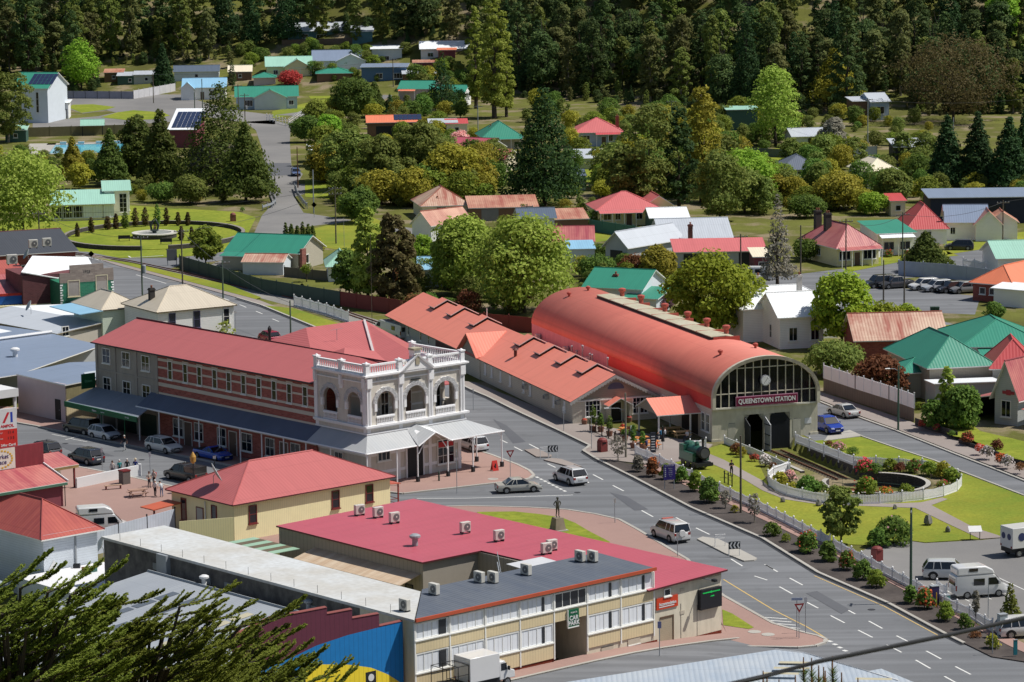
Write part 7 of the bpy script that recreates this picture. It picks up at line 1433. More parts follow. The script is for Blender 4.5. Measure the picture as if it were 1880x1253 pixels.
def box_truck(P,head,label,cage=False,L=4.4,emblem=False):
 r = root('box_truck',P,head,label,'truck');pm = paint('truck_white',(240,240,241));a = MB().box(-L/2,-1.0,.85,L/2-1.5,1.0,2.75,pm);b = a.build('cargo_box',r);bevel(b,.04)
 a = MB();hp = [(L/2-1.45,.55),(L/2-1.45,2.0),(L/2-.95,2.05),(L/2-.45,1.35),(L/2+.05,1.15),(L/2+.1,.6)];n = len(hp);a.add([(x,s*.9,z) for s in (-1,1) for x,z in hp],[tuple(range(n)),tuple(range(2*n-1,n-1,-1))]+[(i,(i+1) % n,n+(i+1) % n,n+i)[::-1] for i in range(n)],pm);c = a.build('cab',r);bevel(c,.06)
 MB().add([(L/2-.93,-.78,2.0),(L/2-.93,.78,2.0),(L/2-.43,.82,1.38),(L/2-.43,-.82,1.38)],[(0,1,2,3),(3,2,1,0)],CGL).build('windscreen',r)
 for s in (-1,1):
  MB().box(L/2-1.3,s*.89,1.3,L/2-.75,s*.915,1.85,CGL).build('side_window',r);MB().box(L/2-.7,s*.95,1.3,L/2-.6,s*1.15,1.6,BLK).build('side_mirror',r)
  for x in (-L/2+.8,L/2-.7): wheel(r,x,s*.82,.36)
  MB().box(-L/2-.02,s*.75,.9,-L/2+.02,s*.95,1.1,TL).build('tail_light',r)
 MB().box(-L/2,-.85,.45,L/2-1.4,.85,.84,DARK).build('chassis',r)
 if emblem:
  for y,x in ((-1.01,-L/2+1.0),): o = MB().lathe([(.38,0),(.38,.01)],0,0,mat('emblem_blue',(60,70,120),.5),16).build('emblem',r,loc=(x,y,1.9));o.rotation_euler = (R_(90),0,0)
  for y in (-.45,.45): o = MB().lathe([(.3,0),(.3,.01)],0,0,mat('emblem_blue',(60,70,120),.5),16).build('emblem',r,loc=(-L/2-.005,y,1.9));o.rotation_euler = (0,R_(-90),0)
 if cage:
  a = MB()
  for x in (-L/2-2.2,-L/2-1.1,-L/2-.1):
   for s in (-1,1): a.tube([(x,s*.95,.8),(x,s*.95,2.3)],.04,DARK,4)
   a.tube([(x,-.95,2.3),(x,.95,2.3)],.03,DARK,4)
  for s in (-1,1):
   for z in (.85,1.6,2.3): a.tube([(-L/2-2.2,s*.95,z),(-L/2-.1,s*.95,z)],.03,DARK,4)
  a.box(-L/2-2.2,-.95,.75,-L/2-.1,.95,.82,DARK);a.build('cage_trailer',r)
 return r
box_truck(G(890,1262,1.0),B_AZ-2,'white box truck with caged trailer outside the motel',cage=True);box_truck(G(1898,1016,.03),25,'white motorhome with round blue emblems entering the car park',emblem=True,L=6.0);car('suv',(232,232,234),1880,1168,10,'white car at the edge beside the small picket gate')
# ---------------------------------------------------------------- people
person(229,828,-130,(44,46,54),(222,222,222),'grey haired pedestrian in dark top and white trousers crossing the street','walk',hair=(226,224,220),z=.02)
for x,y,h,s,l_,lab,pose,ht,bg in ((207,876,100,(206,196,190),(110,110,120),'person in pale top behind the white wall, nearest the shelter','stand',None,None),(220,874,110,(48,150,150),(70,74,84),'white haired person in teal jacket behind the white wall','stand',None,None),(234,872,90,(60,66,70),(60,60,66),'white haired person in dark top behind the white wall','stand',None,None),(249,872,80,(44,60,132),(60,66,90),'person in wide straw hat and blue top at the wall end','stand',(226,214,188),None),
 (274,896,-40,(176,168,160),(56,52,64),'person in beige jacket and dark trousers at the plaza corner','hip',None,None),(283,893,-120,(196,190,184),(60,60,66),'person in grey cap and checked shirt with red bag','stand',(150,148,144),(190,60,60)),(285,912,60,(238,238,238),(44,46,54),'person in white shirt and black trousers in the plaza group','stand',None,None),(297,913,120,(208,212,216),(120,140,176),'person in pale shirt and light blue jeans bending in the plaza group','bend',None,None),
 (1343,875,-80,(44,44,48),(48,48,52),'dark haired walker in long black coat on the park path','hold',None,None)):
 person(x,y,h,s,l_,lab,pose,hair=(230,228,224) if x in (220,234,285) else (84,64,54),hat=ht,bag=bg)
for x,y,s,lab in ((1143,796,(206,70,50),'person in red seated at the orange table by the cafe'),(1213,807,(40,110,150),'person in blue seated in the porch shade'),(1221,806,(224,226,232),'person in white seated at the porch edge'),(1204,830,(236,110,66),'person in orange top by the menu board'),(1187,826,(60,66,110),'person in dark blue seated by the menu board'),(1262,810,(226,228,230),'person in white hunched by the shed wall')):
 person(x,y,30+x,s,(70,72,84),lab,'sit',hair=(70,56,48),z=.13)
# ---------------------------------------------------------------- poles and signs on the near streets
power_pole(1672,1106,932,'dark green pole with cross arm in the mulch bed by the car park',1,mat('pole_dkgreen',(74,100,88),.7),az=80,z=.1,aw=1.2);o_ = power_pole(1360,942,800,'plain steel grey pole beside the park fence',0,POLEW,z=.1);power_pole(1149,840,722,'grey concrete pole with street light in the forecourt',0,mat('pole_conc',(150,146,132),.8),z=.1,lamp=(1.9,172,1.6));power_pole(1649,790,672,'green street light pole beside the pale retaining wall',0,mat('pole_dkgreen2',(84,112,96),.7),z=.1,lamp=(1.2,180),name='street_lamp')
pole_sign(839,904,4.4,'slim white flagpole on the hotel corner','plain',(240,240,240),.12,.3);pole_sign(937,878,2.9,'give way sign on the hotel corner','giveway',az=20);pole_sign(1467,1172,2.9,'give way sign at the lower street corner','giveway',az=20);pole_sign(1479,1162,3.0,'white street plate pole beside the lower give way sign','plain',(236,238,240),.25,.45);pole_sign(1463,1170,3.3,'blue and white street name plate above the lower give way sign','plain',(190,204,232),.9,.22)
pole_sign(1129,960,2.4,'thin pole with white plate on the red paving','plain',(240,240,240),.2,.45);pole_sign(1244,1022,2.2,'thin pole with white plate by the off-roader','plain',(240,240,240),.2,.45);pole_sign(1035,791,2.7,'parking plate pole by the cafe side wall','plain',(240,242,244),.25,.5);pole_sign(1086,824,3.6,'thin grey pole at the forecourt edge','plain',(200,200,200),.1,.1);pole_sign(188,865,2.5,'parking plate pole by the white low wall','plain',(238,238,238),.22,.5);pole_sign(276,872,2.4,'parking plate pole near the plaza group','plain',(238,238,238),.22,.5);pole_sign(395,890,3.0,'dark street pole with white lamp near the blue utility','plain',(220,220,224),.3,.3,pm=DARK);pole_sign(869,752,2.4,'white parking pole by the cafe gable','plain',(240,240,240),.12,.3);pole_sign(1211,1209,3.0,'blue plate on a thin pole outside the roller door','plain',(150,150,196),.3,.55,z=.6);pole_sign(1814,1140,3.6,'plain grey steel post at the camper van','plain',(170,176,182),.08,.1);pole_sign(1822,1200,2.3,'thin grey sign pole in front of the variegated shrub','plain',(200,204,206),.14,.3)
r_ = root('plaza_lamp',G(356,905,.13),0,'ornate gold lantern on a dark post rising behind the maroon hipped roof','street lamp');MB().lathe([(.12,0),(.07,1),(.06,3.0)],0,0,DARK,8).build('post',r_);MB().lathe([(.1,3.0),(.28,3.2),(.32,3.7),(.2,3.95),(.05,4.2)],0,0,mat('lantern_gold',(206,160,80),.4),10).build('lantern',r_)
# ================================================================ houses through the valley
W_ = lambda f,a,z=1.0,w=1.3,h=1.2,n=2: ('w',f,a,z,w,h,n,1)
house('green roofed brick and cream house beside the railway fence','house',418,492,548,-22,9,2.9,'gable',2.1,'green','stone',(W_('f',.3),W_('f',.7),('w','r',.3,.8,2,1.4,2,1),('x',.02,-2.2,7,2.4,2.3,'skill',.5,'green','stone')),name='green_roofed_house')
MB().box(-.6,0,0,.6,.4,3.4,BRICKM).build('chimney_wall',root('brick_chimney',G(559,497),60,'broad brown brick chimney breast on the green roofed house','chimney'))
house('old garden shed with rust streaked roof before the green roofed house','shed',446,505,520,-10,5,2.1,'gable',.9,'rustmix','palewall',(),ov=.25)
house('small house with pale green roof half behind the lime sapling','house',603,518,650,5,8,2.7,'hip',1.6,'pgreen','white',(W_('f',.5),))
house('white gabled shed with dark rust red roof beside the willows','shed',757,446,792,-46,9,3.4,'gablev',2.0,'rust','white',(),ov=.3)
house('house with rust mottled hipped roof and tin flue','house',776,404,862,10,11,2.7,'hip',2.6,'rustmix','cream',(W_('f',.4,1,1.8),('c',.35,.15,.9)))
house('long low shed with rusty roof joined to the mottled house','shed',862,407,988,5,7,2.4,'skill',1.3,'rust','brown',(('g',0,.3,3,2.1),('g',0,.75,2.5,2.0)),ov=.2)
house('cream house with pink red roof, verandah and side gable','house',1098,416,1212,8,10,3.0,'hip',2.4,'pink','yellow',(W_('f',.15,1,1.4),W_('f',.32,1,1),('d','f',.5),W_('f',.66),W_('f',.9),('v',0,.98,2.0,'pink',6),('x',.82,4,5,7,3.0,'gablev',1.6,'pink','yellow')))
house('dark green shed with pale gabled roof behind the blue grey house','shed',1196,426,1262,6,7,2.5,'gable',1.2,'white','dgreen',())
house('blue grey weatherboard house with bright silver roof and brick chimney','house',1216,474,1342,6,11,3.1,'gable',2.5,'lgrey','blue',(W_('f',.45,1,.7,.8,1),W_('f',.66,1,.9,1.2,1),W_('f',.8,1,1,1.2,1),('c',.4,-.05,2.2)))
house('grey gabled shed with silver roof and skillion front','shed',1112,486,1152,-40,14,3.3,'gablev',2.0,'lgrey','grey',(('g',0,.5,2.4,2.4,DARK),),wk='batten')
house('long low red roofed row of sheds below the silver roofed house','shed',1240,492,1405,2,6,2.5,'skill',1.2,'pink','grey',(('g',0,.2,3,2.1,DARK),('g',0,.85,4,2.2,DARK)),ov=.3)
house('rusty roofed open shed by the teal fence','shed',1003,428,1080,8,6,2.3,'skill',1.1,'rust','brown',(),ov=.2)
house('white house with faded red roof partly behind the willow','house',1010,474,1088,0,8,2.8,'gable',1.8,'plum','white',(W_('f',.6),));house('pale blue roofed shed beside the willow','shed',1045,484,1092,4,5,2.3,'skill',.7,'blue','palewall',(),ov=.2)
house('slate grey roofed shed left of the rusty open shed','shed',955,430,1018,5,7,2.8,'gable',1.2,'slate','palewall',())
house('white walled house with teal green roof behind the train shed','house',1075,568,1178,-24,9,3.4,'gable',2.0,'green','palewall',(('w','r',.5,1.0,1.6,1.4,2,1),('c',.42,.3,1.4)),wk='plain');house('low teal roofed lean-to beside the teal roofed house','shed',1150,575,1205,-24,5,2.3,'skill',.8,'green','palewall',())
h_ = house('white house with white roof and two stuccoed chimneys beyond the train shed','house',1432,642,1512,14,9,4.4,'gable',2.4,'white','white',(W_('f',.3,1,1.2,1.8),W_('f',.8,1,1.2,1.8),('w','l',.4,1,.9,1.8,1,2),('x',-.45,7,13,8,4.6,'hip',2.2,'white','white')))
for x,y,z in ((5.6,8.6,6),(1.2,12.5,5.6)): chimney(h_,x,y,z,z+2.4,mat('white_chimney',(214,208,202),.8),.6,.6)
house('barn with worn maroon roof behind the young maples','barn',1572,662,1735,5,8,2.8,'gable',2.6,'rustmix','brick',(),wk='brick')
house('large green hipped roof house with white ridge caps at right','house',1706,738,1822,12,15,4.3,'hip',2.7,'green','stone',(('x',-.3,3,5.5,5,3.2,'hip',1.2,'green','stone'),W_('l',.3)),wk='batten')
house('green roofed rear house at the right edge behind the hipped one','house',1768,700,1920,3,14,4.4,'hip',2.3,'green','palewall',(W_('f',.4),('x',.2,-3.5,6,3.6,3.4,'skill',.6,'green','palewall')))
house('grey sheet walled annex with flat white top before the green roofs','building',1716,752,1838,8,4,3.0,'skill',-.2,'white','grey',(),wk='batten',ov=.15,name='annex')
rh = house('pale cottage with steep maroon gable and red badge at the right edge','house',1826,778,1868,-42,13,3.9,'gablev',3.4,'plum','grey',(('w','f',.5,.9,1.3,1.9,2,1),('w','r',.25,.8,2.5,1.4,3,1)),name='cottage');MB().box(1.0,-.05,3.5,2.6,-.01,3.85,mat('badge_red',(190,70,84),.5)).box(1.5,-.06,3.4,2.1,-.02,4.0,mat('badge_red',(190,70,84),.5)).build('badge',rh)
MB().slab([[(-4,.6,2.4),(-.05,.6,3.2),(-.05,8,3.2),(-4,8,2.4)]],.1,RM('plum')[1],TRIM).box(-3.9,.8,-.5,-3.8,7.8,2.3,WM('slate') if 'slate' in WC else WM('navy')).box(-3.8,7,-.5,0,7.1,2.6,WM('navy')).build('side_verandah',rh);MB().slab([[(3.8,-.5,2.1),(7,-.5,1.9),(7,5,1.9),(3.8,5,2.6)]],.08,RM('plum')[1],TRIM).build('porch_roof',rh)
house('dark red roofed cottage behind the steep gabled one','house',1822,735,1900,-5,9,4.2,'hip',2.6,'red','grey',())
house('brown brick house with bright orange red roof beside the parked row','house',1786,552,1858,-38,15,2.9,'hip',2.0,'orange','brick',(W_('f',.25,1,1.0,1,1),W_('f',.5,1,1.0,1,1),('x',.8,-3,5,3.2,2.6,'skill',.4,'white','white')),wk='brick')
house('white house with pale green roof at the upper right edge','house',1832,512,1905,5,10,3.2,'gable',1.9,'pgreen','white',(W_('f',.3,1,1.6,1.3,3),W_('f',.85),('c',.2,.9,.6)))
hc = house('yellow cottage with patched maroon roof and two dark chimneys','house',1537,490,1613,20,13,3.2,'hip',2.8,'plum','yellow',(('w','f',.18,.9,2.0,1.5,3,1),('d','f',.48),('w','f',.78,.9,2.2,1.5,3,1),('v',0,1,1.6,'plum',5),W_('l',.5)),name='cottage');DKC = mat('dark_chimney',(70,66,64),.8)
for x,y in ((2.5,12.2),(2.2,8.0)): chimney(hc,x,y,3,7.4,DKC,1.0,.9,2)
house('small shop with green roof and white awnings beside the yellow cottage','shop',1612,470,1678,12,9,3.6,'skill',.9,'green','white',(W_('f',.3,.8,1.8,1.4),W_('f',.75,.8,1.8,1.4),('v',0,.95,1.8,'white',3)),name='corner_shop')
house('house with bright red pyramid roof on the upper right street','house',1668,450,1738,2,11,3.0,'hip',3.2,'red','white',(W_('f',.5),))
house('white cottage with grey gabled roof and rust streaked front gable','house',1738,442,1812,-4,9,3.2,'gable',2.2,'bgrey','white',(W_('f',.15,1,.9),('x',.7,-1.6,4.2,5,3.0,'gablev',2.0,'rust','white'),('x',1.0,1,5,5,3,'gablev',1.6,'rust','white'),('w','f',.88,1.0,1.2,1.6,2,1)),name='cottage')
house('long navy walled workshop with pale roof at the right','workshop',1708,412,1905,0,9,4.6,'skill',.5,'bgrey','navy',(('g',0,.62,3,3.2,DARK),W_('f',.15)),wk='batten')
house('white house with cream hipped roof and rear deck among the trees','house',1592,348,1648,12,11,3.6,'hip',1.9,'cream','white',(W_('f',.3),W_('r',.3),W_('r',.7)))
house('black cabin with pale roof and white framed window before the dark conifers','cabin',1644,306,1706,3,8,4.0,'skill',.9,'lgrey','black',(('w','f',.42,1.8,2.0,.9,3,1),('c',.1,.3,1.6)))
house('grey double garage with silver roof beside the yard hedge','garage',1456,274,1522,8,8,2.8,'gable',1.3,'lgrey','grey',(('g',0,.62,3.2,2.2,DARK),))
house('pale blue house with tin roof below the golden conifer','house',1600,222,1632,12,9,4.6,'gable',1.6,'lgrey','blue',(('w','f',.5,1.5,2.0,1.8,2,1),('x',-.9,2,5,5,4.6,'skill',.6,'lgrey','brown')))
house('old shed with mossy grey hipped roof behind the lime tree','shed',1434,336,1506,4,10,2.8,'hip',2.2,'dgrey','grey',(W_('f',.5),));house('dark green box shed standing high among the trees','shed',1336,240,1391,3,6,4.8,'skill',.3,'pgreen','dgreen',(),wk='batten')
house('blue weatherboard house with pink red hipped roof','house',1057,270,1143,4,10,3.3,'hip',2.6,'pink','blue',(('w','f',.2,.8,2.2,1.7,3,1),W_('f',.75,1,1,1.5),('d','f',.6),('v',.42,.95,1.6,'red',3),('c',.95,.6,2.8)))
house('low pale roofed shed below the blue weatherboard house','shed',1056,312,1150,6,7,2.3,'skill',1.2,'lgrey','grey',(),ov=.2)
house('stone coloured house with teal roof and dark chimney','house',888,276,958,8,11,3.0,'hip',2.8,'green','stone',(W_('f',.25,.8,1.6,1.6),('v',.4,1,1.5,'green',3),('c',.3,.6,1.6)))
house('maroon roofed shed with four white roof stripes','shed',824,300,884,-32,9,3.2,'gable',1.9,'maroon','palewall',());house('faded pink roofed house behind the yellow green tree','house',880,316,926,-20,8,2.8,'gable',1.6,'plum','cream',())
house('pavilion with orange tan roof and roof panels','pavilion',676,252,764,4,8,3.4,'gable',1.2,'orange','brown',(('s',.55,.1,6,2),('g',0,.35,4,2.4,DARK),('g',0,.75,3.4,2.4,mat('roller_blue',(70,76,150),.6))))
house('blue carport with pale flat roof right of the orange pavilion','carport',790,250,838,3,6,3.0,'skill',.4,'lgrey','dblue',(('g',0,.5,4.5,2.4,DARK),))
house('pinkish house with dark green roof behind the small conifers','house',733,194,795,-10,9,4.4,'gable',1.6,'green','pinkw',(('v',0,.5,1.4,'orange',2),));house('white house with green roof behind the spiky conifer','house',800,196,852,-12,8,3.8,'gable',1.4,'green','white',(W_('f',.4),W_('f',.8)))
house('white house with sky blue gabled roof on the upper street','house',337,184,414,3,9,3.4,'gable',2.0,'blue','white',(W_('f',.2),W_('f',.7,1,1.6,1.4),('d','f',.45),('x',-.05,-1.5,3.4,4,3.2,'gablev',1.6,'blue','white')))
house('pale blue house with broad green roof behind the big cone tree','house',434,202,546,4,10,3.4,'gable',2.1,'green','blue',(W_('f',.2,.8,2.2,1.6,3),W_('f',.6,.8,2.2,1.6,3),W_('f',.9),('x',.3,-2,8,4,3.2,'gablev',1.9,'green','palewall')))
house('cream house with pale green roof above the red flowering bush','house',490,144,572,5,10,3.4,'gable',2.2,'pgreen','yellow',(W_('f',.2),W_('f',.45),('v',.5,1,1.6,'pgreen',3),('x',.4,-1.5,7,5,3.2,'gablev',2.0,'pgreen','yellow')))
house('white house with slate grey roof on the rise','house',575,132,662,2,10,3.2,'gable',2.4,'bgrey','white',(W_('f',.7,1,1.6),('x',.5,-2,8,4,3,'gablev',1.8,'lgrey','white')));house('low open shelter with wide green roof below the slate roofed house','shelter',582,152,646,3,8,2.6,'hip',1.3,'green','brown',());house('small green roofed shed at the left of the red flowering bush','shed',466,158,506,4,6,2.4,'hip',1.1,'green','pinkw',())
house('two tone white box house on the rise','house',683,118,738,2,8,4.2,'skill',.5,'white','palewall',(W_('f',.5),));house('deep blue walled house with pale flat roof','house',664,152,746,-2,8,4.2,'skill',.4,'bgrey','dblue',(W_('f',.4,1,1.8,1.5),W_('f',.82,1,2.4,1.5,3)))
house('long teal house with silver roof and deck on the hillside','house',529,80,641,3,9,3.6,'gable',2.0,'lgrey','teal',(W_('f',.28,1.4,1.8),W_('f',.8,1.4,1.2),W_('f',.55,1.2,3,1.2,3)),base=-3);fence('deck_rail','brown slatted deck rail along the long teal house',[(518,84),(652,80)],1.6,mat('deck_brown',(112,92,80),.8,k=1/1.0),'board',post=3)
house('small teal house on stilts with silver roof','house',647,84,684,2,8,4.0,'skill',1.1,'lgrey','teal',(),base=-2);house('white roofed house on the rise beside the tall poplars','house',773,112,860,2,9,3.4,'gable',1.7,'white','white',(W_('f',.2,1,1.6),));house('rust red container shed below the white roofed house','shed',760,134,800,2,6,2.8,'skill',.3,'rust','maroon',(),wk='batten');house('orange red walled shed beside the white roofed house','shed',805,120,836,0,6,4.2,'skill',.3,'orange','maroon',(),wk='plain')
house('tall white hall with green solar roof at the upper left','hall',22,226,89,-12,14,8.6,'gable',3.2,'green','palewall',(('s',.42,.1,6,3),('w','f',.72,2.5,.8,5,1,3),('w','f',.25,2.5,.8,5,1,3)),wk='plain');house('maroon and white lock-up beside the tall white hall','garage',89,219,126,3,7,4.0,'skill',.2,'white','white',(('g',0,.3,2.4,3.2,mat('roller_maroon',(108,60,58),.7)),('g',0,.75,2,2.4)))
house('glazed house with long mint green roof by the park','house',97,407,208,8,9,3.0,'skill',1.5,'pgreen','cream',tuple(('w','f',.08+.168*i,.5,2.1,2.2,3,2,CURT if i > 2 else GLASS) for i in range(6)));house('taller white block with mint roof joined to the glazed house','house',193,397,238,8,8,4.6,'skill',.9,'pgreen','white',(('w','r',.2,.8,1.4,3.2,2,3),('w','f',.75,.6,1.4,3.4,2,4)))
for x,y,xr,rc,wc,l in ((192,152,226,'rust','brown','brown lean-to shed at the forest edge'),(216,158,262,'lgrey','dgreen','grey roofed shed behind the grey fence'),(246,156,292,'lgrey','grey','pale roofed shed with open side by the dark spruce'),(320,150,402,'slate','palewall','long slate roofed house at the forest edge'),(420,150,462,'cream','brown','tiny pale roofed shed above the green roofed house'),(740,155,800,'lgrey','brown','small open shed behind the big conifer'),(580,312,616,'orange','cream','salmon roofed stall near the bridge street'),(566,300,600,'white','white','white roofed kiosk near the bridge street'),(770,528,880,'blue','palewall','blue roofed house behind the willows'),(1636,398,1662,'red','cream','tiny red roofed shed behind the green roofed shop'),(1040,350,1075,'slate','grey','dark roofed shed behind the forked gums'),(10,262,48,'pgreen','dgreen','teal hut beside the swimming pool'),(1385,505,1412,'cream','maroon','maroon shed behind the white van'),(820,250,858,'red','cream','red roofed shed above the pink flowering tree')):
 house(l,'shed' if 'house' not in l else 'house',x,y,xr,3,6,2.8,'gable' if 'house' in l else 'skill',1.4 if 'house' in l else .6,rc,wc,(W_('f',.5,1,1.0,1.0,1),),ov=.3)
# pool, shelter, panels
r = root('swimming_pool',G(72,284,0),4,'bright turquoise outdoor swimming pool behind the conifers','swimming pool');W = along(r.location,D(4),240);wt = mat('pool_water',(92,196,226),.12,var=.06,k=1/1.25);MB().box(2,.6,-.2,W-1,22,.06,wt).build('water',r);MB().box(0,-.6,-.3,W,.55,.1,CONC).box(0,22.1,-.3,W,26,.1,CONC).box(-4,-.6,-.3,1.95,26,.1,CONC).box(W-.95,.56,-.3,W+1,22,.1,CONC).build('deck',r)
for i in range(4): MB().box(3+i*4,22.3,.1,4.4+i*4,23,.7,WHITE).build('starting_block',r)
r = root('pool_shelter',G(150,250,0),4,'small green gabled picnic shelter beside the pool','shelter');roof_part(r,5,3,2.6,'gable',1.1,'pgreen',.3);
for x in (.2,4.8): MB().cb(x,.2,-.2,.2,.2,2.8,DARK).build('post',r)
fence('timber_fence','tall weathered slat fence behind the pool',[(52,252),(250,246),(330,240)],2.2,mat('fence_olive',(128,122,92),.9,'batten_x',k=1/1.0),'board',post=5)
house('pool building with roof covered in dark solar panels','building',312,272,360,-4,12,4.2,'skill',3.4,'white','maroon',(('s',.06,.05,6,6),),name='pool_building')
fence('metal_fence','long grey sheet fence at the forest edge, upper left',[(91,181),(245,182)],2.0,mat('fence_grey',(150,150,164),.7,k=1/1.0),'board',post=3.2,pm=DARK);fence('metal_fence','pale sheet fence stepping up to the dark spruce',[(245,182),(322,168)],2.2,mat('fence_pale',(200,200,204),.7,k=1/1.0),'board',post=3.2)
fence('railway_fence','long dark green sheet fence beside the railway',[(330,494),(480,538),(625,562)],2.1,mat('fence_dkgreen',(64,84,76),.7,k=1/1.0),'board',post=4);fence('railway_fence','dark red sheet fence continuing the green railway fence',[(625,562),(745,580),(800,596),(980,612)],2.1,mat('fence_dkred',(118,52,46),.7,k=1/1.0),'board',post=4)
fence('picket_fence','white picket fence along the railway verge by the hotel',[(540,562),(600,578),(640,592)],1.5,PK,'picket',post=3);fence('teal_fence','teal sheet fence in front of the pink roofed cream house',[(1083,425),(1130,432),(1180,440)],2.0,mat('fence_teal',(70,116,108),.7,k=1/1.0),'board',post=3)
fence('garden_fence','white picket fence on a tall timber retaining wall along the station street',[(1512,718),(1570,738),(1632,758),(1678,775)],3.0,mat('retaining_timber',(124,114,104),.85,'batten_x',k=1/1.0),'board',post=50);
def top_fence():
 pts = [G(*p,0) for p in ((1512,718),(1570,738),(1632,758),(1678,775))];r = root('picket_fence',pts[0]+Vector((0,-.06,1.55)),0,'white picket panels standing on the timber retaining wall by the station street','fence');a = MB();strip_mb(a,[p-pts[0]+Vector((0,-.1,0)) for p in pts],.06,0,1.6,PK)
 for p,q in zip(pts[:-1],pts[1:]):
  n = 4
  for i in range(n+1): c = p.lerp(q,i/n)-pts[0];a.cb(c.x,c.y-.12,0,.14,.14,1.85,PK)
 a.build('panel',r)
top_fence()
fence('stone_wall','dark stone garden wall beside the right footpath',[(1680,782),(1758,808)],.9,STONE,'board',post=50);fence('brick_edge','low dark garden edging wall below the azaleas',[(1760,815),(1830,838),(1900,862)],.5,STONE,'board',post=50);fence('sheet_fence','pale blue grey sheet fence behind the parked row',[(1650,506),(1740,512),(1880,530)],2.2,mat('fence_bluegrey',(176,186,204),.6,k=1/1.05),'board',post=4);fence('white_fence','white slat fence before the pale green roofed house',[(1768,496),(1832,506)],1.8,PK,'picket',post=3);fence('guard_rail','curved white guard rail left of the bridge',[(482,388),(500,382),(506,376),(500,362),(496,350)],1.0,GALV,'guard',post=2.4);fence('guard_rail','white guard rail right of the bridge',[(541,348),(546,362),(558,378),(564,384)],1.0,GALV,'guard',post=2.4);fence('white_fence','white railing with hedge beside the bridge street',[(490,222),(530,232),(556,214)],1.6,PK,'rail',post=2.4);fence('yard_fence','cream front fence of the yellow cottage',[(1545,488),(1616,473)],1.0,WHITE,'board',post=3);fence('dark_fence','dark timber fence in the yard of the green roofed house',[(522,508),(600,516)],1.5,mat('fence_brown',(120,112,100),.8,'batten_x',k=1/1.0),'board',post=3);fence('green_fence','dark sheet fence behind the clothes line yard',[(1380,288),(1500,292),(1610,284)],1.8,mat('fence_dk',(92,104,104),.7,k=1/1.0),'board',post=4)
# fountain garden
def fountain():
 C0 = G(283,436,0);E_ = (G(123,436,0)-C0).length;r = root('garden_wall',C0,0,'low dark stone ring wall round the fountain garden','wall');a = MB();n = 44;ry = abs(G(283,408,0).y-C0.y)*.8
 for i in range(n):
  q0,q1 = 2*math.pi*i/n,2*math.pi*(i+1)/n
  if 4.62 < (q0 % 6.283) < 4.95: continue
  a.prism([(math.cos(q)*(E_+d),math.sin(q)*(ry+d)) for q,d in ((q0,-.3),(q1,-.3),(q1,.3),(q0,.3))],-.2,.75,STONE,mat('stone_cap',(150,144,138),.9))
 a.build('stone_ring',r)
 f = root('fountain',G(284,437,0),0,'round white rimmed fountain basin with dark flame shaped sculpture','fountain');rad = (G(324,437,0)-G(284,437,0)).length;MB().lathe([(rad,-.1),(rad,.75),(rad-.1,.8)],0,0,STONE,28).build('basin',f);a = MB();m = mat('basin_rim',(224,220,212),.6)
 for i in range(28): q0,q1 = 2*math.pi*i/28,2*math.pi*(i+1)/28;a.prism([(math.cos(q)*k_,math.sin(q)*k_) for q,k_ in ((q0,rad-.9),(q1,rad-.9),(q1,rad+.12),(q0,rad+.12))],.78,.95,m)
 a.build('rim',f);MB().lathe([(rad-.95,.8),(rad-.95,.86)],0,0,mat('pale_water',(210,214,212),.1),24).build('water',f);bz = mat('sculpture',(60,72,72),.4,var=.2);s = MB();s.lathe([(.4,.86),(.3,1.0),(.7,1.25),(.75,1.4),(.4,1.45)],0,0,bz,14);s.tube([(-.5,0,1.4),(-.62,0,2.1),(-.25,0,2.9),(.1,0,3.4)],[.16,.22,.15,.04],bz,7);s.tube([(.5,0,1.4),(.7,0,2.2),(.35,0,2.9),(.12,0,3.3)],[.16,.2,.15,.04],bz,7);s.tube([(0,0,1.4),(.1,0,1.9),(.0,0,2.3)],[.2,.26,.05],mat('ochre',(170,140,90),.6),7);s.build('sculpture',f)
 tag(MB().prism([(math.cos(2*math.pi*i/36)*(E_-.4)+C0.x,math.sin(2*math.pi*i/36)*(ry-.4)+C0.y) for i in range(36)],-.2,.12,GRASS2).build('garden_lawn'),kind='structure')
fountain()
for i,(x,yb,yt,wd) in enumerate([(142,436,409,12),(168,429,398,15),(198,423,397,19),(213,422,392,14),(230,421,389,19),(249,418,381,18),(267,417,380,18),(289,415,374,17),(306,416,381,15),(327,416,389,13),(345,416,389,13),(333,443,415,13),(352,443,416,11)]):
 tree('column','topiary' if i not in (4,7) else 'bush',x,yb,yt,wd,'clipped rust tipped cone shrub ringing the fountain garden','clipped cones round the fountain',name='topiary_shrub',trunk=.04,cat='shrub',n=700,leaf=.12)
for x,y,l in ((228,443,'dark bench on the fountain lawn'),(305,449,'small anchor shaped ornament at the garden gap')): b = root('bench',G(x,y,.1),5,l,'bench' if x == 228 else 'ornament');MB().box(-1,-.2,.4,1,.2,.48,DARK).box(-1,.2,.48,1,.26,.95,DARK).build('seat',b);MB().box(-.9,-.2,0,-.8,.2,.4,DARK).box(.8,-.2,0,.9,.2,.4,DARK).build('leg',b)
r = root('park_memorial',G(428,407,0),10,'small rounded brick memorial on the park lawn','memorial');MB().box(-.5,-.35,0,.5,.35,1.2,BRICKM).lathe([(.5,1.2),(.4,1.45),(.1,1.6)],0,0,BRICKM,10).build('body',r)
r = root('notice_board',G(316,488,0),15,'grey steel notice board by the railway crossing','sign');MB().box(-.8,-.1,.8,.8,.1,2.6,mat('board_grey',(112,116,120),.5)).build('panel',r);MB().cb(-.7,0,-.2,.1,.1,1.1,GALV).cb(.7,0,-.2,.1,.1,1.1,GALV).build('post',r)
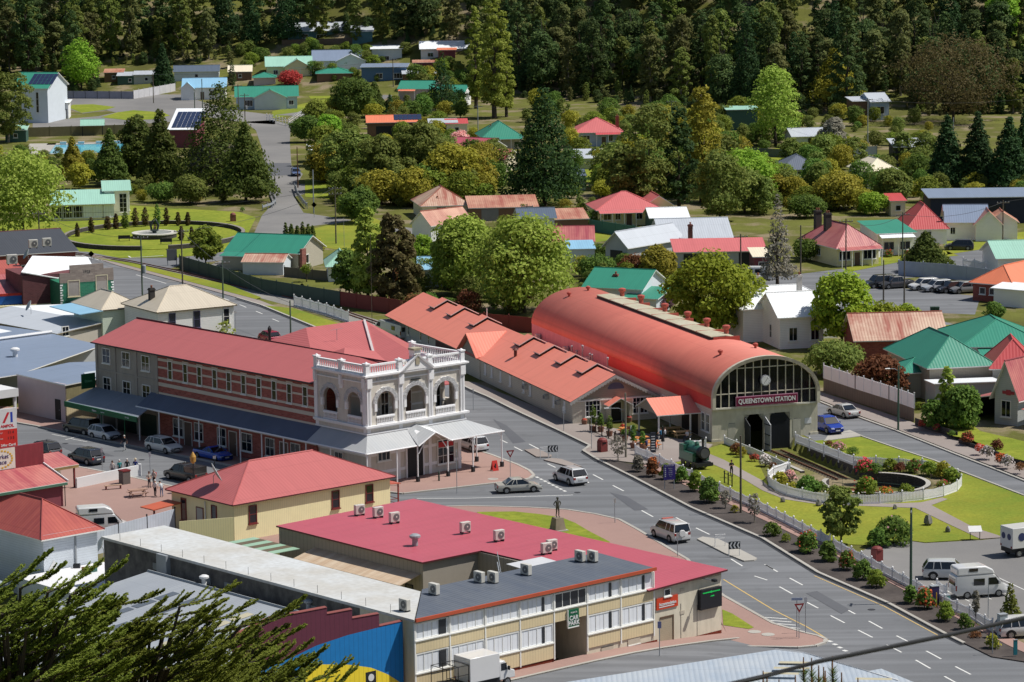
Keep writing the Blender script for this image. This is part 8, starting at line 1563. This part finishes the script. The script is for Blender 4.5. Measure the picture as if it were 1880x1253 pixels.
r = root('railway_crossing_signal',G(107,462,0),-5,'railway crossing signal with red cross board and twin lamps','signal');MB().tube([(0,0,-.2),(0,0,3.9)],.07,WHITE,8).build('post',r);s = MB();rd = mat('cross_red',(200,40,52),.4);s.box(-.62,-.1,2.95,.62,-.06,3.9,rd)
for k_ in (-1,1): s.add([(-.5*k_-.09,-.11,3.05),(-.5*k_+.09,-.11,3.05),(.5*k_+.09,-.11,3.8),(.5*k_-.09,-.11,3.8)],[(0,1,2,3),(3,2,1,0)],WHITE)
s.build('sign_panel',r)
for x in (-.38,.38): o = MB().lathe([(.3,0),(.3,.1)],0,0,BLK,12).build('lamp',r,loc=(x,-.06,2.5));o.rotation_euler = (R_(90),0,0)
pole_sign(168,486,2.2,'yellow diamond warning plate above the green shop parapet','diamond',(226,168,40),name='street_sign');pole_sign(577,398,2.6,'white diamond plate sign by the bridge','diamond',(222,226,228));pole_sign(555,545,2.0,'white yellow railway marker sign on the verge','diamond',(236,220,170));pole_sign(433,620,3.6,'slim signpost behind the white two storey house','plain',(230,230,232),.4,.3)
# poles and lines across the valley
PP = {}
for k_,px,yb,yt,l,arms,m,lampp in (('a',73,456,388,'power pole with cross arm at the park edge',1,None,None),('b',262,560,432,'green power pole with transformer behind the green shop',1,POLEG,None),('c',336,545,420,'grey power pole with cross arm right of the green shop',1,None,None),('d',617,448,342,'tall power pole beside the bridge lawn',2,None,None),('e',534,625,552,'leaning green pole by the railway verge',0,POLEG,None),('f',576,392,312,'pale lamp pole beside the bridge',0,GALV,None),('g',547,345,270,'rust brown pole at the bridge street',0,mat('pole_brown',(116,84,62),.8),None),('h',410,560,478,'green pole beside the railway fence',1,POLEG,None),('i',282,190,135,'power pole on the upper street by the grey fence',0,None,None),('j',372,206,145,'thin green pole before the sky blue roof',0,POLEG,None),('k',358,218,170,'thin pole beside the green cone conifer',0,POLEG,None),('l',438,205,155,'power pole before the broad green roof',1,None,None),('m',450,225,172,'double pole with equipment by the bridge street',1,None,None),('n',722,160,108,'power pole before the deep blue house',1,None,None),('o',878,262,193,'pale pole beside the stone coloured house',1,GALV,None),('p',1003,378,312,'pale grey pole before the big dark pine',0,GALV,None),('q',1233,262,184,'pole with transformer above the clustered gums',1,POLEG,None),('r',1593,275,180,'tall thin pole above the grey double garage',1,GALV,None),('s',1750,262,216,'pale pole among the dark conifers at right',0,GALV,None),('t',1553,500,402,'dark power pole before the yellow cottage',1,None,None),('u',1470,510,414,'power pole left of the yellow cottage',0,None,None),('v',1657,480,390,'power pole by the corner shop',1,POLEG,None),('w',1732,448,388,'pole beside the white cottage',0,GALV,None),('x',1841,442,368,'power pole at the right end of the street',1,None,None),('y',1622,555,478,'dark pole beside the parked row, left',0,None,None),('z',1660,565,470,'dark pole beside the parked row, right',0,None,None),('1',1360,520,430,'power pole beside the red roofed row',1,None,None),('2',684,640,430,'very thin aerial mast behind the hotel',0,None,None),('3',968,420,375,'cross arm pole beside the rusty sheds',1,None,None),('4',632,455,400,'thin double pole on the bridge lawn',0,GALV,None)):
 o = power_pole(px,yb,yt,l,arms,m,az=15,r=.13 if k_ not in '24' else .035,lamp=lampp,tf=k_ in 'bm');PP[k_] = o.location+Vector((0,0,o['h']-.3))
for l,a,b in (('cable sweeping from the park pole to the bridge pole','a','d'),('cable across the upper street roofs','i','n'),('cable above the clustered gums','o','q'),('cable running in front of the dark forest','q','r'),('cable from the corner shop pole to the street end','v','x'),('cable between the dark poles by the yellow cottage','t','v'),('cable from the green pole to the park pole','b','a'),('cable from the grey pole to the bridge lawn pole','c','d'),('cable from the leaning pole to the grey pole','e','c')):
 cable(l,[PP[a],PP[b]],.03,1.2)
cable('cable from the garage pole into the right hand conifers',[PP['r'],G(1900,205,6)+Vector((0,0,3))],.03,1);cable('pair of cables leaving the street end pole',[PP['x'],PP['x']+Vector((40,20,6))],.03,.8)
# ================================================================ trees
T = tree
T('willow','willow',42,436,283,200,'big spreading willow with leaning trunks at the park edge',n=5600);T('gum','olive',16,262,134,110,'loose grey green gum in front of the white hall',bark=PBARK);T('round','lime',150,168,70,71,'bright lime broadleaf tree alone before the dark forest',n=2600);T('cone','dark',300,168,78,42,'dark blue green spruce behind the pale fence');T('cone','cypress',408,352,150,168,'very large cone shaped conifer beside the bridge street',n=5200,trunk=.05);T('cone','cypress',296,345,198,84,'tall pointed dark conifer before the pool, right');T('column','cypress',252,335,214,96,'dense brown green conifer before the pool, centre');T('cone','cypress',203,342,235,66,'dark conifer before the pool, left');T('round','grey',398,352,264,108,'grey flowering tree at the foot of the large cone conifer');T('cone','cypress',452,372,222,96,'dark olive tree leaning over the bridge');T('cone','gold',134,330,250,50,'thin yellow green young conifer before the pool');T('round','olive',40,318,285,50,'dark scrubby tree left of the pool');T('round','gold',145,348,300,48,'golden leaved small tree behind the mint roof');T('round','lime',60,340,300,86,'yellow green tree crown behind the big willow');T('round','bush',300,372,338,65,'scrub by the bridge lawn',name='shrub_tree');T('round','olive',350,375,325,76,'dark scrub tree under the cone conifer');T('round','bushy',378,488,412,65,'round leafy bush tree by the railway crossing');T('round','olive',470,372,318,54,'small dark tree at the left bridge rail')
T('cone','pine',1000,378,156,142,'huge dark pine standing alone in the middle of town',n=6500,trunk=.03);T('column','willow',908,218,-25,74,'tallest pale green poplar',n=4200,trunk=.05);T('column','willow',874,200,8,44,'slimmer poplar left of the tallest one',n=2400,trunk=.05);T('column','willow',930,215,60,42,'short poplar right of the tallest one',n=1800,trunk=.05);T('cone','dark',812,208,92,56,'spiky grey green spruce with open branches',n=1100);T('round','cypress',650,222,144,91,'broad dark conifer above the bridge street');T('cone','cypress',688,215,150,50,'dark conifer touching the broad one');T('cone','dark',716,215,172,26,'small dark conifer before the pinkish house');T('cone','dark',770,212,172,40,'rounded dark conifer before the pinkish house wall')
T('gum','olive',640,350,240,117,'grey green gum beside the bridge street');T('gum','olive',700,368,252,122,'open olive gum behind the bridge lawn');T('gum','olive',765,362,228,129,'tall olive gum before the striped maroon roof');T('gum','gold',832,372,272,144,'yellow green gum before the maroon roof');T('round','lime',605,262,212,54,'bright green tree over the hedge on the bridge street');T('round','bush',560,262,212,58,'dark hedge tree beside the white railing');T('round','willow',580,225,185,52,'pale lime shrub tree beside the white railing');T('round','gold',760,380,310,86,'olive gold tree over the creek lawn');T('round','bush',660,410,345,76,'dense dark shrub tree on the bridge lawn');T('round','bushy',640,400,360,54,'rounded yellow green shrub tree on the bridge lawn')
T('willow','willow',852,545,398,151,'left of the two large pale willows behind the cafe',n=5600);T('willow','willow',962,575,402,205,'right and larger of the two pale willows behind the cafe',n=6800);T('pine','brownish',726,565,392,121,'dark brown green conifer behind the hotel',n=4800,trunk=.06);T('column','willow',676,560,378,78,'tall thin pale green tree beside the brown conifer',n=2600);T('round','bush',642,548,455,71,'glossy young tree by the pale green roof');T('round','lime',776,490,430,48,'bright green small tree between conifer and willow')
T('round','maple',1303,622,468,181,'large round yellow green maple behind the train shed',n=6200);T('round','maple',1546,640,498,127,'tall young maple before the white house',n=3800);T('round','maple',1622,640,556,86,'middle young maple by the barn roof');T('round','maple',1668,625,558,63,'rightmost young maple by the barn roof');T('gum','gold',1640,645,585,61,'half bare yellow sapling before the barn roof',n=500);T('gum','gold',1755,650,600,56,'half bare yellow sapling right of the barn roof',n=400);T('cone','grey',1428,532,352,62,'dead grey conifer beside the white van',n=900,limbs=16);T('cone','cypress',1700,500,424,92,'dense rounded dark conifer on the upper right street',trunk=.05,n=3600);T('round','gold',1208,520,452,80,'gold and green shrub tree behind the train shed');T('round','copper',1165,515,470,65,'brownish leafless tree behind the train shed');T('round','bush',1095,515,470,76,'dark shrub tree beside the teal roof');T('round','purple',1218,572,542,48,'purple leaved tree behind the barrel roof');T('round','bush',1100,480,448,43,'dark green cabbage tree by the grey shed')
T('gum','olive',1192,392,188,137,'tall open gum with yellow tips in the centre clump',n=3000,bark=PBARK);T('pine','pine',1246,388,196,91,'dark pine in the centre clump',n=3000);T('column','gold',1288,372,156,96,'tall gold green poplar like tree in the centre clump',n=3200);T('gum','olive',1150,396,268,112,'olive gum left of the centre clump');T('gum','olive',1322,408,284,142,'dark olive gum over the silver roof',n=3200);T('willow','lime',1368,372,282,162,'bright lime willow above the dead conifer',n=4200);T('column','gold',1214,310,190,48,'thin golden poplar beside the blue weatherboard house');T('willow','willow',1424,268,118,104,'tall weeping pale green tree at the forest edge',n=3000);T('cone','gold',1532,195,84,100,'conifer with bright golden right side below the forest',n=3400,trunk=.04);T('gum','brownish',1750,225,84,293,'huge brown dying cypress with wind swept branches',n=5200,trunk=.1,limbs=16);T('round','lime',1842,80,-25,69,'bright green tree high in the forest at right');T('cone','dark',1738,352,208,76,'left of the row of dark conifers at right');T('cone','dark',1794,352,202,76,'middle of the row of dark conifers at right');T('cone','dark',1852,356,212,84,'right of the row of dark conifers at right');T('cone','dark',1880,352,200,70,'dark conifer at the right edge');T('round','grey',1530,290,214,54,'white blossom tree beside the grey double garage');T('round','gold',1540,385,320,104,'golden green tree behind the yellow cottage');T('round','bush',1480,400,360,76,'green shrub tree behind the yellow cottage');T('round','lime',1600,395,355,65,'lime shrub tree behind the corner shop');T('round','olive',1640,385,310,76,'dark tree before the cream hipped roof');T('round','bush',1480,480,440,54,'yellow green tree beside the yellow cottage wall');T('round','olive',1530,690,630,117,'grey green rounded shrub tree by the retaining wall',n=2600);T('round','copper',1618,735,655,106,'bronze brown dense shrub tree by the retaining wall',n=2800);T('column','willow',1738,790,672,44,'slim pale conifer before the grey annex');T('round','bush',1765,795,705,82,'mixed shrub tree before the grey annex');T('round','bush',1716,792,730,56,'dark leafy shrub by the green gate');T('round','bush',1826,590,555,45,'small clipped tree before the orange roofed house');T('round','red',532,158,133,50,'red flowering bush before the cream house',name='flowering_tree');T('round','pinkfl',845,276,242,41,'pink flowering tree above the maroon roof',name='flowering_tree');T('gum','gold',650,1262,1128,73,'thin yellow leaved saplings before the mural wall',n=420,leaf=.12,P=G(650,1262,1.0));T('round','bush',6,868,845,32,'green shrub at the foot of the fuel sign',name='shrub_tree');T('gum','willow',415,645,590,49,'sparse young tree beside the white two storey house',n=260)
for i,x in enumerate((525,535,546,556,566,574)): T('column','cypress',x,442-i % 2,408+(i % 3)*3,13,'one of a tight row of narrow dark conifers above the green roof','narrow conifers above the green roof',n=500,leaf=.14,trunk=.03,name='conifer_tree')
T('round','gold',572,474,438,50,'autumn toned bush behind the green roofed house',name='shrub_tree')
r = root('palm_tree',G(563,518,0),0,'small potted cabbage palm in the yard','palm');MB().tube([(0,0,-.1),(0,0,1.7)],[.09,.07],BARK,6).build('trunk',r);C_ = rng.normal(0,1,(260,3));C_ /= np.linalg.norm(C_,axis=1)[:,None];v_,f_ = leaves(C_*rng.uniform(.2,.9,260)[:,None]+np.array([0,0,2.1]),np.cross(C_,rng.normal(0,1,(260,3))),.3,None,.2,.2);o = bpy.data.objects.new('crown',mesh_np('crown',v_,f_,LF['bushy']));col.objects.link(o);o.parent = r
for x,y,yt,c,fl,l in ((1830,826,806,'copper',None,'bronze shrub at the right garden corner'),(1776,812,792,'copper','red','rust red shrub on the right garden wall'),(1812,838,818,'grey','whitefl','left white flowering azalea beside the right footpath'),(1850,855,836,'grey','whitefl','right white flowering azalea beside the right footpath'),(1798,830,815,'pinkfl','orangefl','salmon azalea beside the right footpath'),(1836,850,833,'copper','orangefl','orange azalea between the white ones'),(1872,864,848,'copper',None,'bronze shrub at the end of the azalea row'),(1694,783,771,'red','red','scarlet flower clump on the stone garden wall'),(1720,790,780,'bush','red','small red flowering plants behind the stone garden wall'),(1748,800,790,'bush',None,'small green plants behind the stone garden wall'),(1592,716,690,'bushy',None,'variegated shrub spilling over the retaining wall fence'),(1686,752,738,'bushy',None,'shrub on the green gate post'),(115,404,398,'bushy',None,'lime shrub, first along the glazed house'),(137,404,396,'bushy',None,'lime shrub, second along the glazed house'),(177,402,393,'bushy',None,'lime shrub, third along the glazed house'),(445,388,380,'bush',None,'low bush on the park lawn'),(490,200,185,'copper',None,'reddish shrub before the pale blue house'),(508,198,184,'copper',None,'second reddish shrub before the pale blue house'),(1632,472,458,'bush','red','red flowered shrub before the corner shop'),(1665,470,460,'bush','red','small red flowered shrub by the corner shop pole'),(1650,605,590,'bush',None,'low shrub by the wheelie bins')):
 bush(c,x,y,yt,(y-yt)*1.5,l,fl,120,z=.45 if x > 1690 and y > 770 else .05)
for x,l in ((1712,'left green wheelie bin beside the back street'),(1720,'right green wheelie bin beside the back street')): r = root('wheelie_bin',G(x,578,.05),0,l,'bin');m = mat('bin_dkgreen',(48,76,62),.5);MB().box(-.3,-.35,.05,.3,.35,1.0,m).build('body',r);MB().box(-.33,-.4,1.01,.33,.38,1.08,m).build('lid',r)
r = root('yellow_lid_bin',G(1632,467,.05),0,'bin with bright yellow lid before the corner shop','bin');MB().box(-.3,-.3,0,.3,.3,1.0,m).build('body',r);MB().box(-.34,-.36,1.01,.34,.34,1.12,mat('lid_yellow',(236,200,40),.5)).build('lid',r)
r = root('clothes_line',G(1530,290),5,'clothes line hung with pink and dark washing in the back yard','clothes line');MB().tube([(-2,0,0),(-2,0,1.8),(2,0,1.8),(2,0,0)],.04,GALV,5).build('frame',r)
for i,c in enumerate(((200,60,96),(226,160,176),(60,60,80),(196,54,90))): MB().box(-1.7+i*.95,-.02,.7,-1.0+i*.95,.02,1.78,mat('wash_%d' % i,c,.8)).build('garment',r)
# scrub that fills the gaps between the houses: anonymous, grouped by place
SP = [];SM = []
def scrub(region,n,label,group,kinds,hpx,nm='shrub_tree'):
 for i in range(int(n*1.7)):
  x = region[0]+(region[2]-region[0])*rng.random();y = region[1]+(region[3]-region[1])*rng.random();k_ = kinds[i % len(kinds)];P = G(x,y);h = hpx*rng.uniform(.5,1.3)/ppm(P)
  me = crown_mesh(k_[0],70+i % 3,5.6,2.7,2600,.2,LF[k_[1]])
  if i > n*.58:                                       # the rest of the thicket is one mass
   if me not in SM: SM.append(me)
   SP.append((P.x,P.y,P.z-.1,h/6*rng.uniform(.95,1.2),rng.uniform(0,6.28),SM.index(me)));continue
  r = root(nm,P,rng.uniform(0,360),label,'tree',group);r.scale = (h/6*rng.uniform(.9,1.4),h/6*rng.uniform(.9,1.4),h/6)
  for nn,m_,z in (('crown',me,.25),('trunk',trunk_mesh(4,.12,BARK,4,1.5),0)): o = bpy.data.objects.new(nn,m_);col.objects.link(o);o.parent = r;o.location = (0,0,z)
def mass(name,label,meshes,P_):
 """many like plants that read as one mass: points carrying one of a few crowns"""
 me = bpy.data.meshes.new(name);me.from_pydata([p[:3] for p in P_],[],[])
 for nm,ty,i in (('s','FLOAT',3),('r','FLOAT',4),('k','INT',5)): a = me.attributes.new(nm,ty,'POINT');a.data.foreach_set('value',[p[i] for p in P_])
 o = tag(bpy.data.objects.new(name,me),label,name,kind='stuff');col.objects.link(o)
 g = bpy.data.node_groups.new(name,'GeometryNodeTree');g.interface.new_socket('Geometry',in_out='INPUT',socket_type='NodeSocketGeometry');g.interface.new_socket('Geometry',in_out='OUTPUT',socket_type='NodeSocketGeometry');N,L = g.nodes,g.links
 gi,go,ip,jn = N.new('NodeGroupInput'),N.new('NodeGroupOutput'),N.new('GeometryNodeInstanceOnPoints'),N.new('GeometryNodeJoinGeometry')
 for m_ in meshes[::-1]:
  t = bpy.data.objects.new(name+'_crown',m_);oi = N.new('GeometryNodeObjectInfo');oi.inputs['Object'].default_value = t;oi.inputs['As Instance'].default_value = True;L.new(oi.outputs['Geometry'],jn.inputs[0])
 def attr(nm,ty): q = N.new('GeometryNodeInputNamedAttribute');q.data_type = ty;q.inputs['Name'].default_value = nm;return q.outputs['Attribute']
 cx = N.new('ShaderNodeCombineXYZ');L.new(attr('r','FLOAT'),cx.inputs[2]);L.new(gi.outputs[0],ip.inputs['Points']);L.new(jn.outputs[0],ip.inputs['Instance']);ip.inputs['Pick Instance'].default_value = True;L.new(attr('k','INT'),ip.inputs['Instance Index']);L.new(cx.outputs[0],ip.inputs['Rotation']);L.new(attr('s','FLOAT'),ip.inputs['Scale']);L.new(ip.outputs[0],go.inputs[0])
 o.modifiers.new('plants','NODES').node_group = g
CR = [('round','olive'),('round','bush'),('gum','olive'),('round','bushy'),('round','gold')]
scrub((590,300,920,385),40,'scrubby creek side tree among the gums','creek side scrub',CR,66);scrub((1050,290,1420,395),46,'scrubby tree in the thicket behind the silver roofs','thicket behind the silver roofs',CR,66);scrub((1420,300,1720,392),34,'scrubby garden tree behind the yellow cottage','garden scrub at right',CR,50);scrub((440,95,760,150),34,'low scrub between the hillside houses','hillside scrub',[('round','bush'),('round','olive'),('round','bushy')],24);scrub((150,300,480,372),26,'scrub beneath the conifers by the pool','scrub by the pool',CR,28);scrub((1050,215,1400,270),34,'garden scrub below the forest','garden scrub below the forest',CR,36);scrub((740,520,960,585),20,'dark undergrowth tree behind the cafe','undergrowth behind the cafe',[('round','bush'),('round','olive'),('round','copper')],46);scrub((590,195,900,300),40,'garden shrub between the upper houses','garden shrubs between upper houses',CR,34);scrub((1400,215,1720,290),34,'garden shrub near the clothes line','garden shrubs near the clothes line',CR,30);scrub((760,130,960,190),22,'shrub at the foot of the poplars','shrubs at the poplars',CR,34);scrub((1060,490,1260,560),18,'shrub between train shed and back houses','shrubs behind the train shed',CR,30);scrub((960,195,1060,290),12,'shrub behind the huge dark pine','shrubs behind the dark pine',CR,34);scrub((900,385,1100,425),12,'bush behind the rusty sheds','bushes behind the rusty sheds',CR,30);scrub((1690,340,1890,372),16,'bush behind the navy workshop','bushes behind the navy workshop',CR,36);scrub((-10,290,120,330),10,'scrub left of the pool','scrub left of the pool',CR,26)
# ---------------------------------------------------------------- the forested hillside
FK = [crown_mesh('gum',91,16,4.2,4200,.32,LF['forest2']),crown_mesh('pine',92,20,4.6,4600,.32,LF['forest']),crown_mesh('cone',93,19,4.2,4400,.3,LF['dark']),crown_mesh('round',94,13,5.0,4400,.32,LF['forest']),crown_mesh('gum',95,18,4.0,4000,.32,LF['olive'])]
TK = [trunk_mesh(15,.28,PBARK,7,2.4),trunk_mesh(17,.3,BARK,6,2.0)]
def forest_tree(x,y,i,s,label,group):
 r = root('forest_tree',Vector((x,y,zt(x,y)-.3)),rng.uniform(0,360),label,'tree',group);r.scale = (s*rng.uniform(.85,1.2),s*rng.uniform(.85,1.2),s*rng.uniform(.8,1.25))
 for nm,me,z in (('crown',FK[i],1.2),('trunk',TK[0 if i in (0,4) else 1],0)): o = bpy.data.objects.new(nm,me);col.objects.link(o);o.parent = r;o.location = (0,0,z)
BLK_ = [(505,66,700,200),(745,84,885,200),(180,122,420,200),(430,92,760,170),(1560,178,1665,300),(1320,212,1400,300),(1040,225,1160,300),(0,140,130,260)]
def blocked(px,py): return any(a < px < c and b < py < d for a,b,c,d in BLK_)
def forest():
 n = 0
 gap = lambda x,y: False
 for row in range(4):
  x = -160+rng.uniform(0,4)
  while x < 190:
   e = edge(x);y = e+4+row*11+rng.uniform(-4,4);px,py = proj((x,y,zt(x,y)))
   dens = 6.2 if row else 7.5
   open_ = (500 < px < 760 and row < 2) or (row == 0 and 440 < px < 960) or (row < 3 and 745 < px < 870) or (row == 0 and rng.random() < .25) or (515 < px < 700 and py > 64 and row < 4)
   if not open_ and not blocked(px,py) and -60 < px < 1940:
    i = int(rng.choice(5,p=[.3,.2,.08,.24,.18]));forest_tree(x,y,i,rng.uniform(.72,1.12),'dark evergreen tree in the forest behind the town, one among many alike','forest on the hill behind the town');n += 1
   x += dens*rng.uniform(.7,1.35)
 pts = [];sc = [];rt = []                                  # the wood farther up reads as one mass
 for row in range(10):
  x = -260+rng.uniform(0,4)
  while x < 300:
   y = edge(x)+50+row*13+rng.uniform(-5,5);pts.append((x,y,zt(x,y)+.6));sc.append(rng.uniform(.7,1.15));rt.append(rng.uniform(0,6.28));x += 7.5*rng.uniform(.7,1.4)
 for row in range(16):                                       # low undergrowth between the trunks
  x = -170+rng.uniform(0,3)
  while x < 200:
   y = edge(x)-3+row*4+rng.uniform(-2,2);px,py = proj((x,y,zt(x,y)))
   if not blocked(px,py) and not ((500 < px < 760 and row < 4) or (row < 3 and 440 < px < 960)): pts.append((x,y,zt(x,y)-.2));sc.append(rng.uniform(.13,.32));rt.append(rng.uniform(0,6.28))
   x += 3.2*rng.uniform(.6,1.4)
 ks = rng.choice(5,len(pts),p=[.32,.18,.07,.25,.18]);mass('forest','dense dark evergreen forest covering the hillside behind the town',FK,[(*p,a,b,int(c)) for p,a,b,c in zip(pts,sc,rt,ks)])
 mass('scrub','mixed low scrub filling the gaps between the houses of the valley',SM,SP)
 return n
print('forest trees',forest())
# ---------------------------------------------------------------- foreground: cypress sprays, pine tip, cable, roof below
def at(px,py,y):                                             # a point on the sight line at northing y
 d = ray(px,py);t = y/d[1];return Vector((d[0]*t,y,HC+d[2]*t))
def cypress(label,y,base_px,sprays,seed):
 """old cypress: wind swept limbs ending in flat feathery sprays; sprays lists limb tips"""
 rr = random.Random(seed);b = at(base_px,1253,y);gz = zt(b.x,b.y);P = Vector((b.x,b.y,gz));r = root('cypress_tree',P,0,label,'tree');tr = MB();cen = [];nor = []
 top = b.z-P.z-1.5;tr.tube([(0,0,-.5),(.2,.1,top*.5),(0,0,top)],[.42,.3,.16],BARK,8)
 def spray(p0,p1,n,wd):
  d = (p1-p0);L = d.length;d.normalize();s = d.cross(Vector((0,0,1))).normalized();up = s.cross(d)
  for i in range(n):
   t = rr.random()**.75;w_ = wd*(1-.85*t)+.015;a = rr.uniform(0,6.28);q = rr.random()**.5*w_;cen.append(p0+d*(L*t)+s*math.cos(a)*q+up*math.sin(a)*q*.55);nor.append(up*1.1+s*math.cos(a)*.5+Vector((rr.uniform(.0,.5),rr.uniform(-.3,.3),.2)))
 for (px,py,dy) in sprays:
  tip = at(px,py,y+dy)-P;st = tip-Vector((rr.uniform(1.7,2.9),rr.uniform(-.7,.7),rr.uniform(.75,1.5)));mid = st.lerp(tip,.55)-Vector((0,0,.16));root_ = Vector((st.x*.25,st.y*.25,max(1,min(top,st.z-1.6))))
  pts = [root_,st,mid,mid.lerp(tip,.5)-Vector((0,0,.03)),tip];tr.tube(pts,[.085,.06,.04,.022,.008],BARK,5);L = (tip-st).length;m_ = int(6+L*6)
  for i in range(m_):
   t = i/m_;k_ = 1+min(2,int(t*3));p = pts[k_].lerp(pts[k_+1],t*3-(k_-1));d = (pts[k_+1]-pts[k_]).normalized();s = d.cross(Vector((0,0,1))).normalized();sd_ = s*(1 if i % 2 else -1)*rr.uniform(.4,1)+Vector((0,0,rr.uniform(-.25,.75)));ln = (.62*(1-t)+.2)*rr.uniform(.6,1.25);e = p+(d*.95+sd_*.7)*ln;tr.tube([p,e],[.012,.004],BARK,3,False);spray(p,e,int(30+ln*75),.085)
  spray(pts[2],tip+(tip-pts[3])*.1,110,.11)
 v,f = leaves(np.array([tuple(c) for c in cen]),np.array([tuple(c) for c in nor]),.056,None,.45,.55);o = bpy.data.objects.new('crown',mesh_np('crown',v,f,LF['cypressnear']));col.objects.link(o);o.parent = r;tr.build('trunk',r)
leafm('cypressnear',(104,118,44),(140,148,60))
rr_ = random.Random(5)
def tips(x0,x1,dy0,dy1,n):
 env = lambda x: float(np.interp(x,[-60,0,95,140,230,250,290,350,425,470,520,560,620,680],[1060,1075,1050,1075,1085,1135,1125,1120,1105,1135,1150,1180,1225,1260]));o = []
 for _ in range(n): x = rr_.uniform(x0,x1);o.append((x,env(x)+rr_.uniform(dy0,dy1),rr_.uniform(-3,3)))
 return o
cypress('foreground cypress at the lower left corner with upswept tips',118,20,[(95,1012,0),(60,1045,1),(28,1072,1),(120,1035,0),(185,1032,-1),(232,1030,0),(165,1082,1),(225,1098,1),(200,1075,-1)]+tips(-30,250,5,200,120),11)
cypress('foreground cypress beside it, reaching towards the mural',124,250,[(232,1100,0),(300,1085,1),(306,1098,0),(352,1090,0),(436,1072,-1),(418,1100,1),(467,1105,0),(400,1110,2),(540,1112,0),(484,1130,1)]+tips(200,480,8,170,115),12)
cypress('foreground cypress sprays crossing the mural wall',130,420,[(562,1095,1),(575,1175,0),(582,1205,1),(645,1210,-1),(655,1225,0),(560,1150,-1),(530,1150,1),(600,1190,1)]+tips(430,640,15,110,42),13)
def near_pine():
 y = 62;b = at(1480,1290,y);P = Vector((b.x,b.y,zt(b.x,b.y)));r = root('pine_tree',P,0,'tip of a young pine with brown candles at the bottom right','tree');rr = random.Random(3);tr = MB();cand = MB();vs = [];tr.tube([(0,0,-.5),(0,0,b.z-P.z)],[.16,.05],BARK,7);cm = mat('candle',(150,104,62),.8)
 for (px,py,dy) in [(1475,1207,0),(1490,1208,.2),(1503,1222,-.3),(1528,1205,.2),(1512,1225,0),(1401,1232,.3),(1408,1238,-.2),(1460,1240,-.5),(1515,1232,-.6),(1545,1235,.3),(1575,1245,.4),(1430,1248,0),(1490,1245,-.7),(1360,1250,.3),(1600,1256,0)]:
  tip = at(px,py,y+dy)-P;st = tip-Vector((rr.uniform(-.1,.1),rr.uniform(-.1,.1),.95));base = Vector((0,0,max(.5,st.z-.6)));tr.tube([base,st,tip-Vector((0,0,.3))],[.05,.035,.02],BARK,5);cand.tube([tip-Vector((0,0,.34)),tip],[.022,.012],cm,5)
  for i in range(260):
   t = rr.random();p = st.lerp(tip-Vector((0,0,.28)),t);a = rr.uniform(0,6.28);d = Vector((math.cos(a)*.8,math.sin(a)*.8,.75)).normalized()*rr.uniform(.12,.22);s = d.cross(Vector((rr.random(),rr.random(),rr.random()))).normalized()*.006;vs += [p-s,p+s,p+d]
 tr.build('trunk',r);cand.build('candle',r);me = mesh_np('needles',np.array([tuple(v) for v in vs]),np.arange(len(vs)).reshape(-1,3),LF['needle']);o = bpy.data.objects.new('crown',me);col.objects.link(o);o.parent = r
leafm('needle',(84,112,66),(120,136,76));near_pine()
w_ = MB();wp = [at(700,1405,23),at(1100,1312,25),at(1400,1243,26),at(1502,1215,26.6),at(1630,1189,27.3),at(1742,1166,28),at(1870,1137,28.8),at(2200,1062,31),at(2700,945,34)]
w_.tube(wp,.021,mat('black_cable',(30,31,34),.6),8);tag(w_.build('overhead_cable'),'thick black overhead cable slanting across the lower right corner','cable')
r = root('corrugated_roof_building',G(1300,1290,0),0,'building with pale blue corrugated roof at the bottom edge','building');O = r.location;zq = 4.2;pt = lambda x,y,z=zq: G(x,y,z)-O;br = mat('roof_paleblue',(176,190,206),.45,'corr_x',.08,rgb2=(196,204,212))
q = [pt(940,1268,4.0),pt(1424,1193,4.6),pt(1476,1199,4.6),pt(1650,1250,4.2),pt(1720,1300,3.8),pt(900,1360,3.6)];MB().slab([[tuple(p) for p in q]],.15,br,WHITE).build('roof',r);MB().prism([(p.x*.97,p.y*.97+.4) for p in q],-3,3.3,WM('palewall','plain')).build('wall',r);MB().tube([q[1],q[2],q[3]],.09,WHITE,5).build('ridge_flashing',r)
a = MB();sk = mat('skylight_cream',(214,206,176),.4)
for x,y in ((1430,1218),(1420,1228),(1400,1238),(1570,1248)): a = MB();p = pt(x,y,4.55);a.add([(p.x,p.y,p.z),(p.x+2.6,p.y-.3,p.z),(p.x+2.7,p.y+.2,p.z+.02),(p.x+.1,p.y+.5,p.z+.02)],[(0,1,2,3)],sk);a.build('skylight',r)
MB().slab([[tuple(pt(1552,1240,3.2)),tuple(pt(1618,1228,3.2)),tuple(pt(1700,1262,3.2)),tuple(pt(1640,1290,3.2))]],.12,br,WHITE).build('lower_roof',r)
